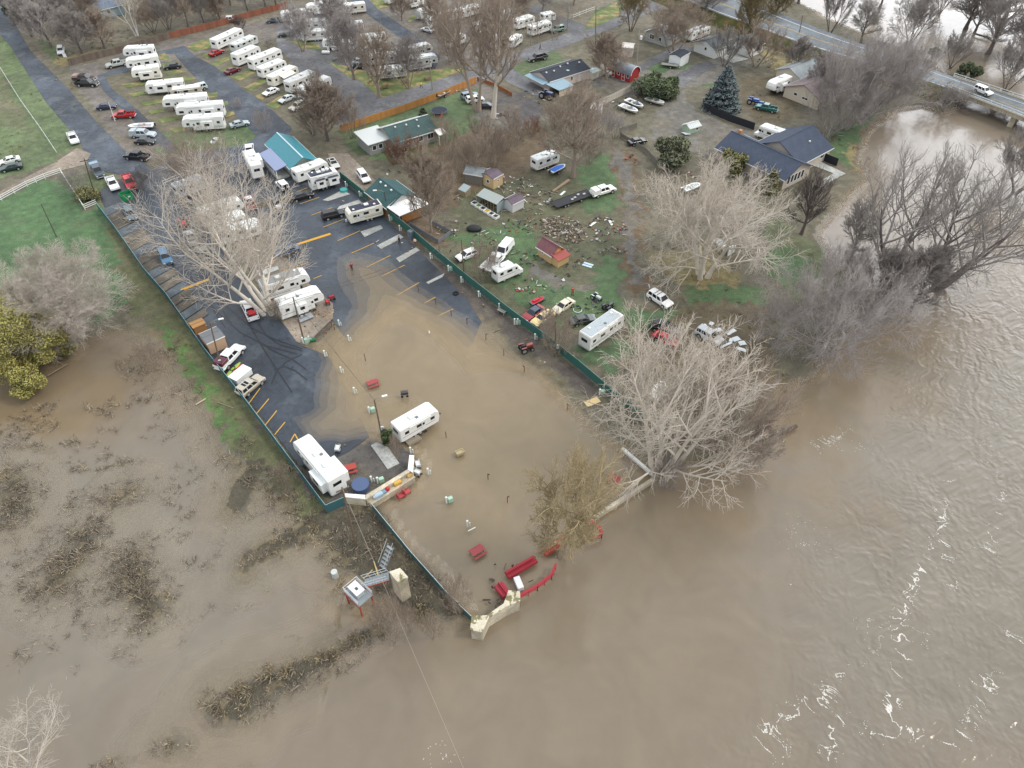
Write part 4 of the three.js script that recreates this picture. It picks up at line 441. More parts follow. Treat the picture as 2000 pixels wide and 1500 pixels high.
car('crew', 167, 159, 1, 0, 0x3a2c29, 'dark brown pickup tight behind a black pickup on the gravel lot', { canopy: 0xa08b80 });
car('crew', 172, 168, 1, 0.02, BK, 'black pickup in front of a brown one on the gravel lot');
car('sedan', 210, 213, 1, -0.1, 0x26304a, 'dark blue sedan on gravel behind the slanting white pole');
car('pickup', 243, 230, -1, 0.06, 0xb02026, 'red pickup with an open bed on the gravel by the park lane');
car('crew', 281, 268, 1, 0.02, 0xa9b6bd, 'silver blue pickup in front of the white boat', { canopy: 0xa9b6bd });
car('sedan', 285, 281, 1, 0.02, 0x232a2d, 'dark green sedan at the edge of the gravel by the road');
car('pickup', 145, 275, 0.5, 1, W, 'white pickup parked on the grass verge of the road');
car('crew', 269, 311, -1, -0.12, BK, 'black pickup turning across the road with an empty bed');
car('crew', 193, 340, 0.62, 1, 0x35434e, 'dark blue canopied pickup parked on grass beside the road', { canopy: 0x7d99ad });
car('pickup', 222, 364, 0.55, 1, W, 'white small pickup parked beside the red pickup');
car('crew', 255, 362, 0.55, 1, 0xc01c2c, 'bright red pickup beside the green bin', { s: 1.05 });
car('suv', 257, 424, 0.55, 1, 0x46606f, 'grey blue car with a bicycle at its nose by the parking mats');
car('suv', 325, 508, 0.5, 1, 0x3f6b8c, 'steel blue sport utility vehicle alone on the lane');
car('pickup', 376, 470, -0.5, -1, 0xa7b1b4, 'silver pickup loaded with brown rails under the leaning tree');
car('pickup', 402, 502, -0.5, -1, 0x7c8482, 'grey pickup half hidden under the leaning tree');
car('sedan', 20, 319, -1, 0.26, 0xdfe6e0, 'white sedan parked on the left lawn');
car('sedan', 24, 332, -1, 0.2, 0x1f3a3a, 'dark green car beside the white sedan on the left lawn');
const ldt = car('crew', 489, 611, -0.48, -1, W, 'white pickup carrying red equipment in its bed');
mesh('red_load', [rbox(0.9, 0.6, 1.2, -1.9, 1.2, 0.05, 0.1), rbox(0.5, 0.5, 0.9, -1.55, 1.4, -0.1, 0.1)], M(0xb02733, 0.5), ldt); mesh('loaded_tyre', cyl(0.34, 0.34, 0.22, -2.3, 1.25, -0.3, 12), TYRE, ldt);
car('crew', 451, 703, 0.9, -0.95, W, 'white pickup with a maroon bed canopy by the beige shed', { canopy: 0x5a2436, s: 1.02 });
car('suv', 491, 758, 0.9, -0.75, 0xb8b2a4, 'tan sport utility vehicle with a dark lower stripe beside the white utility trailer', { stripe: 0x8a7f70, rack: 0xcfd4d4, sunroof: 1 });
car('jeep', 553, 368, -0.8, -0.8, W, 'white boxy vehicle with a spare wheel on its tailgate');
car('sedan', 590, 388, 1, -0.28, 0x17181f, 'black sedan parked beside the white trailer with satellite dishes', { s: 1.05 });
car('suv', 652, 424, 1, -0.24, 0x16181e, 'black car in a yellow lined bay beside the dark roofed trailer', { s: 0.98 });
car('sedan', 652, 324, 0.7, 1, 0xc8cac6, 'silver car with a sunroof on the drive behind the green fence', { sunroof: 1 });
car('suv', 711, 351, 0.75, 1, W, 'white sport utility vehicle on the driveway above the dark green roof');
const dkp = car('crew', 542, 405, -0.55, -1, 0x2c343c, 'dark pickup with white cargo in its bed in the lane'); mesh('white_cargo', rbox(1, 0.5, 1.1, -2, 1.25, 0, 0.06), M(0xd7dadb, 0.7), dkp);
car('pickup', 489, 401, -0.5, -1, 0xa3283c, 'dark red pickup half hidden beside the leaning tree', { roof: 0xd8d8d8 });
car('sedan', 562, 494, -1, 0.28, 0x39506a, 'blue sedan parked under the right limbs of the leaning tree');
car('sedan', 424, 107, 1, -0.4, 0xa01f27, 'red sedan on the pad below the first camper of the row');
car('sedan', 455, 142, 1, -0.42, 0x6a1a2a, 'maroon sedan on the pad between two campers');
car('sedan', 530, 184, -1, 0.42, W, 'white sedan parked on a pad by the dark lane');
car('sedan', 561, 198, -1, 0.42, 0xc2cacc, 'silver sedan parked on the next pad beside the white sedan');
car('suv', 583, 213, -1, 0.45, 0xc5c1b6, 'pale wagon partly screened by brown brush', { rack: 0x555555 });
car('suv', 598, 195, 0.5, 1, 0xaeb5ba, 'silver car squeezed between the last two campers');
car('sedan', 338, 134, -1, 0.12, 0x1b2130, 'black sedan on a pad beside the three stacked campers');
car('suv', 388, 177, -1, 0.25, 0xc3d0d2, 'pale silver wagon at the end of the beige trailer');
car('sedan', 469, 247, 1, -0.22, 0x9fb0b6, 'silver blue sedan beside the last white camper of the left row');
car('crew', 230, 130, -1, 0.2, 0xb9beb9, 'silver pickup in front of the top camper of the left row');
const flat = car('crew', 449, 44, -1, 0.05, 0x7d5348, 'brown work truck pulling a white flat trailer by the brown fence', { roof: W });
car('sedan', 536, 44, -1, 0.05, 0x4a5560, 'dark grey car by the far campers');
car('sedan', 559, 72, -1, 0.05, 0x2e3a38, 'dark green sedan under the mauve tree');
car('suv', 698, 134, -1, 0.1, 0x23333a, 'dark teal car between park trees');
car('sedan', 668, 117, -1, 0.1, 0x245048, 'small green car beyond the park tree trunks');
car('suv', 700, 126, -1, 0.1, 0x9fb0b8, 'pale car touching the dark teal car');
car('sedan', 836, 62, -1, -0.3, W, 'white car near the far grass triangle');
car('crew', 1050, 118, -1, 0.2, 0x25262b, 'black pickup parked along the park lane by the pink house');
car('suv', 1088, 62, -1, 0.2, 0x7b9a90, 'pale green car at the end of the trailer row by the saplings');
car('suv', 918, 192, 1, -0.22, 0x7b9099, 'blue grey car behind the white one under the tall forked tree');
car('suv', 928, 200, 1, -0.15, 0xe0e4e4, 'white car in front of the blue grey one under the tall forked tree', { sunroof: 1 });
car('sedan', 950, 211, 1, 0, 0x2b3034, 'dark car between the two tall trunks');
car('sedan', 1244, 281, 1, -0.22, 0x1e222b, 'black sedan on the grass above the dirt track');
const tow = car('crew', 1177, 379, 1, -0.32, 0xe6e8e6, 'white pickup hitched to a long black flatbed trailer', { canopy: 0xe6e8e6 });
car('van', 985, 494, -0.62, 0.75, W, 'white cargo van with an open front door by the white cabin boat');
car('hatch', 912, 503, -1, 0.4, 0xdfe4e6, 'white wrecked car with crumpled nose behind the green fence');
car('suv', 1288, 591, 0.85, 0.55, 0xeceeee, 'clean white sport utility vehicle alone on the grass track', { rack: 0x333333, s: 1.02 });
car('suv', 1297, 646, 1, 0.25, 0x16181c, 'black car with white roof bars above a red car', { rack: 0xdddddd });
car('sedan', 1300, 668, 1, 0.5, 0xa4202a, 'red car half covered by the pale tree limbs');
car('suv', 1384, 662, 0.9, 0.5, 0xb6bfc4, 'silver stripped car surrounded by loose panels', { rack: 0xdddddd });
car('sedan', 1100, 603, -0.9, 0.62, 0xcfc9b4, 'cream old sedan without wheels showing among the yard brush', { rough: 0.7 });
car('sedan', 1060, 626, -0.9, 0.6, 0xd9c48c, 'faded yellow sedan beside the green fence', { rough: 0.6 });
car('sedan', 1042, 616, -0.9, 0.6, 0x8f1d28, 'red car with a dark roof behind the yellow sedan', { roof: 0x2b3a52 });
car('sedan', 1138, 630, 1, -0.2, 0x2b3a36, 'dark green car sunk in brush behind the motorhome');
car('suv', 1918, 178, 1, 0.42, 0xe9ebeb, 'white sport utility vehicle driving on the bridge', { at: G(1918, 183, 3.1) });
car('pickup', 1496, 216, -1, -0.22, 0x1e6e6a, 'teal pickup beside the blue tractor', { roof: 0x1e6e6a });
// ---------- campers and motorhomes: the near lower edge is given in the photograph, the rest follows ----------
const shellM = (hex) => M(hex, 0.45);
function camper(type, A, B, front, label, o = {}) {
  const a = on(...A), b = on(...B), W0 = o.W ?? 2.5, H = o.H ?? { trailer: 3.05, fifth: 3.55, coach: 3.3, classc: 3.1, small: 2.7, van: 2.7 }[type]; a.y = b.y = Math.max(a.y, b.y, o.y ?? 0);
  let d = b.clone().sub(a); const L = o.L ?? d.length(); d.normalize(); let nrm = V(-d.z, 0, d.x); if (nrm.dot(a) < 0) nrm.negate();   // away from the camera
  const c = a.clone().add(b).multiplyScalar(0.5).addScaledVector(nrm, W0 / 2), f = front === 'B' ? d : d.clone().negate();
  return camperAt(type, c, f, L, H, W0, label, o);
}
function camperAt(type, c, f, L, H, W0, label, o) {
  const t = thing({ trailer: 'travel_trailer', fifth: 'fifth_wheel_camper', coach: 'motorhome', classc: 'motorhome', small: 'travel_trailer', van: 'camper_van' }[type], label, /coach|classc/.test(type) ? 'motorhome' : type === 'van' ? 'van' : 'camper', c, yaw(f), o.group);
  const l = L / 2, near = V(0, 0, 1).applyAxisAngle(V(0, 1, 0), t.rotation.y).dot(c) < 0 ? 1 : -1, bc = o.body ?? 0xe6e8e6, sm = shellM(bc), rm = M(o.roof ?? 0xd9dedd, 0.7), z0 = W0 / 2;
  const b0 = 0.55; let prof;
  if (type === 'fifth') prof = [[-l, b0], [-l, H - 0.15], [-l + 0.12, H], [l - 1.1, H], [l - 0.3, H - 0.35], [l, H - 1.05], [l, 1.75], [l - 0.25, 1.5], [l - 2.4, 1.5], [l - 2.5, b0]];
  else if (type === 'coach') prof = [[-l, 0.45], [-l, H - 0.2], [-l + 0.15, H], [l - 0.5, H], [l - 0.1, H - 0.35], [l, 1.5], [l, 0.45]];
  else if (type === 'classc') prof = [[-l, 0.5], [-l, H], [l - 1.4, H], [l - 0.9, H - 0.25], [l - 0.85, 2.0], [l - 1.5, 1.85], [l - 1.0, 1.2], [l, 1.05], [l, 0.5]];
  else if (type === 'van') prof = [[-l, 0.45], [-l, H - 0.15], [-l + 0.2, H], [l - 1.9, H], [l - 1.2, 2.0], [l - 0.6, 1.35], [l, 1.1], [l, 0.45]];
  else prof = [[-l, b0 + 0.15], [-l, H - 0.12], [-l + 0.12, H], [l - 0.7, H], [l - 0.15, H - 0.4], [l, 1.6], [l - 0.25, b0], [-l + 0.4, b0]];
  mesh('body', extr(prof, W0, 0.07), sm, t);
  const rl = type === 'fifth' ? L - 1.5 : type === 'classc' ? L - 1.9 : type === 'van' ? L - 2.4 : L - 1.1, rx = type === 'fifth' ? -0.55 : type === 'classc' ? -0.75 : type === 'van' ? -0.85 : -0.25; mesh('roof', rbox(rl, 0.06, W0 - 0.28, rx, H + 0.015, 0, 0.03), rm, t);
  const ac = o.ac ?? (L > 7.5 ? 2 : 1); for (let i = 0; i < ac; i++) mesh('air_conditioner', rbox(0.95, 0.3, 0.8, rx - rl * 0.5 + rl * (i + 1) / (ac + 1.3), H + 0.17, 0, 0.1), M(0xdadfdd, 0.6), t);
  for (let i = 0; i < (L > 6 ? 3 : 1); i++) mesh('roof_vent', rbox(0.42, 0.14, 0.42, rx - rl * 0.42 + rl * (i * 0.36 + 0.1), H + 0.1, (i % 2 ? 0.55 : -0.5), 0.04), M(i % 2 ? 0x6d7478 : 0xe6e9e8, 0.6), t);
  if (o.solar) mesh('solar_panel', box(1.6, 0.04, 1.2, rx - rl * 0.2, H + 0.1, 0.2), M(0x232c44, 0.3), t);
  if (o.dish) for (const x of [0.8, 1.6]) mesh('satellite_dome', cyl(0.42, 0.3, 0.36, rx + x, H + 0.2, -0.3, 14), M(0xe4e7e2, 0.5), t);
  const wy = type === 'fifth' ? 2.2 : 2.05, wm = GLASS, fr = M(0xc9cccb, 0.5);
  for (const s of [-1, 1]) {
    const n = Math.max(2, Math.round(L / 2.3)); let k = 0;
    for (let i = 0; i < n; i++) { const x = -l + L * (i + 0.5) / n * (type === 'van' ? 0.62 : 0.98); if (o.slide && s === near && Math.abs(x - (o.slideX ?? 0)) < 1.4) continue; const w = i % 3 === 1 ? 1.1 : 0.7, h = 0.6; const ww = mesh('window', rbox(w, h, 0.03, x, wy, s * (z0 + 0.012), 0.01), wm, t); mesh('frame', [box(w + 0.12, 0.06, 0.03, x, wy + h / 2, s * (z0 + 0.014)), box(w + 0.12, 0.06, 0.03, x, wy - h / 2, s * (z0 + 0.014))], fr, ww); k++; }
    if (o.stripe !== 0) { const st = M(o.stripe ?? 0x8f9496, 0.5); mesh('stripe', box(L * 0.82, 0.09, 0.012, -L * 0.05, 1.38, s * (z0 + 0.006)), st, t); if (o.stripe) mesh('stripe', box(L * 0.5, 0.16, 0.012, -L * 0.2, 1.1, s * (z0 + 0.007)), st, t); }
    if (s === near || o.bothDoors) { const dx = (o.doorX ?? 0.22) * L; const dr = mesh('door', rbox(0.68, 1.75, 0.04, dx, 1.55, s * (z0 + 0.02), 0.02), M(o.doorCol ?? 0xdfe2e0, 0.5), t); mesh('door_window', box(0.36, 0.45, 0.02, dx, 2.0, s * (z0 + 0.045)), wm, dr); mesh('entry_step', box(0.6, 0.06, 0.35, dx, 0.42, s * (z0 + 0.2)), RUBBER, t); }
  }
  mesh('rear_window', rbox(0.03, 0.6, W0 * 0.5, -l - 0.012, type === 'fifth' ? 2.3 : 2.1, 0, 0.01), wm, t); mesh('bumper', rbox(0.16, 0.16, W0 * 0.9, -l - 0.06, 0.55, 0, 0.04), M(0x8c9092, 0.5), t);
  if (type === 'coach') { mesh('windshield', quad([l + 0.02, 1.62, -z0 + 0.2], [l + 0.02, 1.62, z0 - 0.2], [l - 0.06, H - 0.45, z0 - 0.22], [l - 0.06, H - 0.45, -z0 + 0.22]), wm, t); for (const s of [-1, 1]) { mesh('headlight', rbox(0.05, 0.18, 0.4, l + 0.02, 0.85, s * 0.85, 0.02), headM, t); mesh('mirror', rbox(0.12, 0.35, 0.18, l - 0.1, 2.0, s * (z0 + 0.16), 0.03), RUBBER, t); } }
  if (type === 'classc' || type === 'van') { const wx = type === 'van' ? [l - 1.2, 2.0, l - 0.6, 1.35] : [l - 1.5, 1.85, l - 1.0, 1.2]; mesh('windshield', quad([wx[2] + 0.03, wx[3] + 0.04, -z0 + 0.25], [wx[2] + 0.03, wx[3] + 0.04, z0 - 0.25], [wx[0] + 0.03, wx[1] + 0.02, z0 - 0.3], [wx[0] + 0.03, wx[1] + 0.02, -z0 + 0.3]), wm, t); for (const s of [-1, 1]) mesh('headlight', rbox(0.05, 0.18, 0.35, l + 0.02, 0.85, s * 0.8, 0.02), headM, t); }
  const axles = type === 'coach' || type === 'classc' || type === 'van' ? [-l * 0.5, l * 0.72] : L > 6 ? [-l * 0.28, -l * 0.28 + 0.85] : [-0.2]; for (const x of axles) for (const s of [-1, 1]) wheel(t, x, s * (z0 - 0.14), 0.38);
  if (type === 'trailer' || type === 'small') { mesh('tow_hitch', [rod(V(l - 0.2, 0.55, 0.7), V(l + 1.0, 0.5, 0), 0.05), rod(V(l - 0.2, 0.55, -0.7), V(l + 1.0, 0.5, 0), 0.05)], RUBBER, t); mesh('propane_tank', cyl(0.17, 0.17, 0.5, l + 0.3, 0.85, 0, 10), M(0xdadada, 0.4), t); }
  if (type === 'fifth') { mesh('hitch_pin', box(0.4, 0.5, 0.3, l - 1.2, 1.25, 0), RUBBER, t); for (const s of [-1, 1]) mesh('landing_leg', box(0.12, 1.1, 0.12, l - 2.6, 0.6, s * 0.8), M(0x777c80, 0.6), t); }
  if (type !== 'coach' && type !== 'classc' && type !== 'van') mesh('chassis', box(L * 0.8, 0.16, 1.3, -L * 0.08, b0 - 0.06, 0), RUBBER, t);
  const slide = (x, w, s) => { const q = mesh('slide_out', rbox(w, 1.75, 0.8, x, 1.85, s * (z0 + 0.38), 0.05), shellM(o.slideCol ?? bc), t); mesh('slide_window', rbox(w * 0.45, 0.6, 0.03, x, 2.05, s * (z0 + 0.79), 0.01), wm, q); mesh('slide_roof', rbox(w + 0.06, 0.05, 0.84, x, 2.76, s * (z0 + 0.39), 0.02), rm, q); };
  if (o.slide) slide(o.slideX ?? 0, o.slide, near); if (o.slide2) slide(o.slide2X ?? -L * 0.3, o.slide2, near); if (o.farSlide) slide(o.farSlideX ?? -L * 0.1, o.farSlide, -near);
  if (o.awning) { mesh('awning', quad([-l * 0.5, 2.75, near * z0], [l * 0.45, 2.75, near * z0], [l * 0.45, 2.3, near * (z0 + 1.7)], [-l * 0.5, 2.3, near * (z0 + 1.7)]), M(o.awning, 0.85), t); for (const x of [-l * 0.5, l * 0.45]) mesh('awning_arm', rod(V(x, 1.0, near * z0), V(x, 2.3, near * (z0 + 1.65)), 0.03), M(0xcfd2d2, 0.5), t); }
  else if (type !== 'van' && L > 5.5) mesh('awning_roll', cyl(0.09, 0.09, L * 0.55, 0, H - 0.3, near * (z0 + 0.1), 8, 'x'), M(o.roll ?? 0xdcdedb, 0.6), t);
  return t;
}
camper('fifth', [246, 120], [305, 117], 'A', 'white fifth wheel with solar panels at the head of the left row', { solar: 1, slide: 3, slideX: -1 });
camper('fifth', [252, 144], [316, 135], 'A', 'white fifth wheel wedged between two others in the left row');
camper('fifth', [263, 163], [318, 156], 'A', 'white camper with a boldly curved black swoosh and slide-out in the left row', { slide: 3.4, stripe: 0x777b80, body: 0xe8e6de });
camper('trailer', [289, 188], [363, 181], 'A', 'long white trailer with three side windows behind the beige trailer', { slide: 3, slideX: 1 });
camper('small', [337, 197], [397, 190], 'A', 'low beige trailer with a white roof between white campers', { body: 0xbcb4a6 });
camper('fifth', [323, 221], [410, 214], 'A', 'long white fifth wheel with a thin swoosh next to the beige trailer', { slide: 3, slideX: -1.5 });
camper('fifth', [349, 237], [441, 230], 'A', 'long white fifth wheel second from the lawn in the left row', { slide: 3, slideX: -2 });
camper('fifth', [361, 261], [441, 255], 'A', 'long white fifth wheel beside the lawn with the little rowboat', { slide: 2.6, slideX: -1, stripe: 0x9aa2a6 });
camper('trailer', [427, 101], [479, 76], 'B', 'white trailer with black window frames at the head of the second row', { H: 3.2 });
camper('small', [464, 107], [507, 87], 'B', 'grey sided small camper second in the row', { body: 0xc9cdcc, roof: 0xc5cacb });
camper('fifth', [468, 133], [513, 113], 'B', 'white fifth wheel with striped nose third in the second row');
camper('coach', [498, 141], [554, 118], 'B', 'tall white motorhome fourth in the second row', { stripe: 0x7f8788 });
camper('trailer', [516, 157], [563, 138], 'B', 'short white trailer between the tall motorhome and the awning trailer');
camper('trailer', [537, 174], [586, 150], 'B', 'cream trailer with a dark awning edge in the second row', { body: 0xe4e2d6, awning: 0xe0ddd0 });
camper('coach', [571, 186], [621, 162], 'B', 'grey white motorhome behind the brown brush in the second row', { body: 0xd9dad7, roof: 0xbfc3c4 });
camper('coach', [596, 199], [651, 173], 'B', 'white motorhome last in the second row by the park lane', { roof: 0xd5d9d9 });
camper('trailer', [552, 46], [602, 40], 'A', 'white trailer under the mauve trees at the back lane', {});
camper('fifth', [570, 68], [640, 63], 'A', 'round nosed white camper among park trees', {});
camper('trailer', [615, 14], [678, 9], 'A', 'white trailer at the far back of the park', {});
camper('fifth', [632, 103], [668, 101], 'A', 'white camper with a propane tank on the grass before it', {});
camper('coach', [680, 104], [700, 100], 'A', 'short white camper behind the forked park tree', { L: 6 });
camper('trailer', [705, 93], [756, 88], 'A', 'white trailer screened by park trees beside the lane', {});
camper('trailer', [741, 158], [795, 153], 'A', 'white trailer with an awning nearest the park lane and trees', { slide: 2.2, slideX: 1 });
camper('fifth', [800, 141], [857, 133], 'B', 'grey fifth wheel with a dark lightning stripe behind the lamp pole', { body: 0xb9bec2, stripe: 0x33373c });
camper('fifth', [782, 124], [846, 110], 'B', 'cream fifth wheel with rounded nose behind the grey one', { body: 0xdcd8cb });
camper('trailer', [720, 131], [776, 127], 'A', 'grey white trailer behind the park picnic table', { body: 0xcdd1d1 });
camper('trailer', [822, 42], [862, 32], 'A', 'grey white trailer by the far grass triangle', { body: 0xd0d5d5 });
camper('trailer', [838, 58], [894, 40], 'A', 'white trailer angled beside the far white car', {});
camper('trailer', [764, 10], [787, 4], 'A', 'white camper at the back behind a grass strip', { L: 7 });
camper('fifth', [797, 21], [828, 12], 'A', 'round nosed camper with black trim at the back of the park', { L: 7 });
camper('trailer', [1012, 61], [1045, 50], 'B', 'white trailer behind the row of saplings', {});
camper('trailer', [1040, 74], [1079, 61], 'B', 'white trailer with two dark windows standing behind the saplings', {});
camper('small', [1062, 47], [1086, 42], 'B', 'white small camper behind the sapling row', {});
camper('trailer', [985, 46], [1010, 38], 'B', 'white camper with a slide behind the tall bare trees', {});
camper('small', [1003, 98], [1021, 84], 'B', 'white small camper beside the lane near the tall trees', {});
camper('trailer', [966, 98], [985, 86], 'B', 'grey white camper hidden behind the tall tree crowns', { body: 0xc8cccd });
camper('trailer', [930, 70], [955, 62], 'B', 'white camper seen through the tall tree crown', {});
camper('fifth', [602, 34], [655, 28], 'A', 'white fifth wheel behind the ash grey park trees', { slide: 2.5 });
camper('trailer', [590, 84], [640, 80], 'A', 'white trailer on the grass strip below the round nosed camper', { body: 0xdfe2e2 });
camper('trailer', [660, 70], [712, 64], 'A', 'grey white trailer deep among the park trees', { body: 0xd3d7d7 });
camper('fifth', [700, 112], [752, 106], 'A', 'white fifth wheel between the lane and the grey white trailer', {});
camper('trailer', [660, 32], [716, 26], 'A', 'cream white trailer in the back row of the park', { body: 0xe2dfd4 });
camper('trailer', [880, 98], [912, 86], 'B', 'white camper under the left side of the tall tree crowns', { L: 6.5 });
camper('trailer', [900, 40], [940, 28], 'B', 'white trailer at the back beyond the tall bare trees', {});
{ const r = on(507, 351), f = on(484, 306), d = f.clone().sub(r).setY(0).normalize(); camperAt('fifth', r.clone().addScaledVector(d, 4.4), d, 8.8, 3.5, 2.5, 'white fifth wheel being towed with its slide box showing on one side', { farSlide: 3.6, farSlideX: 0.6, slide: 0 }); car('crew', 489, 299, -0.08, -1, W, 'white pickup towing the fifth wheel past the teal roofed office'); }
camper('trailer', [584, 362], [645, 339], 'B', 'long white trailer beside the teal roofed office porch', { stripe: 0 });
camper('fifth', [612, 377], [667, 362], 'B', 'white fifth wheel with satellite domes and solar panels by the fence', { dish: 1, solar: 1, roof: 0x3b4252, slide: 2.2, slideX: 1.6, slide2: 2.0, slide2X: -1.2 });
camper('trailer', [684, 442], [750, 424], 'A', 'cream white trailer with a dark navy roof backed against the fence', { body: 0xe6e5d8, roof: 0x2b3042, stripe: 0xb0a58a, ac: 1 });
camper('fifth', [402, 446], [482, 418], 'B', 'white fifth wheel seen through the leaning tree', { roof: 0xcfd2d0 });
camper('trailer', [416, 466], [488, 443], 'B', 'white camper in the middle of the row under the leaning tree', { slide: 2 });
camper('trailer', [440, 482], [517, 460], 'B', 'white camper lowest in the row under the leaning tree', { slide: 2.4, slideX: 2 });
camper('trailer', [352, 392], [410, 370], 'B', 'grey roofed trailer behind the white rail near the entrance', { roof: 0x9fa9b3, body: 0xc7cccf });
camper('fifth', [520, 592], [610, 563], 'B', 'white fifth wheel with a weathered grey roof beside the leaning tree trunk', { roof: 0x8d9092, stripe: 0x9aa0a2, ac: 1 });
camper('fifth', [553, 629], [637, 598], 'B', 'white fifth wheel with a small deck at the water edge', { roof: 0xe0e4e3, slide: 1.8, slideX: -0.3 });
camper('trailer', [785, 868], [860, 824], 'B', 'white trailer standing alone in the flood', { roof: 0xdfe6e6, y: 0.12, ac: 1, doorX: 0.08 });
{ const r = on(664, 963), f = on(597, 884), d = f.clone().sub(r).setY(0).normalize(); camperAt('fifth', r.clone().addScaledVector(d, 4.9), d, 9.8, 3.6, 2.5, 'large white fifth wheel with slide-outs against the corner of the green fence', { slide: 3.2, slideX: -2.6, farSlide: 3.6, farSlideX: -2.6, roof: 0xdde5e6, stripe: 0 }); }
camper('trailer', [1049, 338], [1093, 321], 'B', 'white travel trailer behind the blue covered boat', { stripe: 0xb5ac96, ac: 1 });
camper('coach', [1151, 690], [1217, 642], 'B', 'white motorhome with an open door on the grass by the fence', { roof: 0xa9b4ba, ac: 0, stripe: 0x8a8d8f });
camper('van', [973, 556], [1022, 535], 'B', 'white high roofed camper van with dark side windows behind the fence', { W: 2.2 });
camper('classc', [1471, 267], [1524, 286], 'A', 'white cab-over motorhome parked behind the navy roofed house', { stripe: 0x7d8285 });
camper('fifth', [1502, 192], [1547, 173], 'A', 'white camper in front of the grey roofed garage', { L: 7.5, slide: 2 });
camper('trailer', [1349, 84], [1386, 71], 'B', 'plain white box trailer beside the wide bare tree', { ac: 0, stripe: 0, roof: 0xb9bec0 });
// ---------- buildings ----------
const rib = (base, n, amt, dir = 'u') => tex(256, 256, (u, v) => { const t = dir === 'u' ? u : v, s = 1 + amt * (Math.sin(t * n * 6.2832) > 0.7 ? -1 : 0.1) + 0.12 * (tfbm(u, v, 16, 3) - 0.5); return [base[0] * s, base[1] * s, base[2] * s]; });
const shingleM = (c) => new THREE.MeshStandardMaterial({ map: tex(256, 256, (u, v) => { const a = tfbm(u, v, 32, 3), b = tfbm(u, v, 4, 3), s = 0.78 + 0.34 * a + 0.16 * b; return [c[0] * s, c[1] * s, c[2] * s]; }), roughness: 0.92, side: THREE.DoubleSide });
const WIN = M(0x2a3238, 0.15), TRIM = M(0xe2e5e4, 0.6);
function windowOn(t, x, y, z, w, h, ax, s, trim = TRIM, pane = WIN) {   // ax 'z': on a long wall facing s*z; ax 'x': on a gable facing s*x
  const f = ax === 'z' ? (W1, H1, D1, dx, dy, dz) => box(W1, H1, D1, x + dx, y + dy, z + s * dz) : (W1, H1, D1, dx, dy, dz) => box(D1, H1, W1, x + s * dz, y + dy, z + dx);
  const p = mesh('window', f(w, h, 0.03, 0, 0, 0.02), pane, t); mesh('frame', [f(w + 0.2, 0.1, 0.06, 0, h / 2 + 0.05, 0.03), f(w + 0.2, 0.1, 0.06, 0, -h / 2 - 0.05, 0.03), f(0.1, h, 0.06, w / 2 + 0.05, 0, 0.03), f(0.1, h, 0.06, -w / 2 - 0.05, 0, 0.03), ...(w > 0.9 ? [f(0.06, h, 0.05, 0, 0, 0.03)] : [])], trim, p); return p;
}
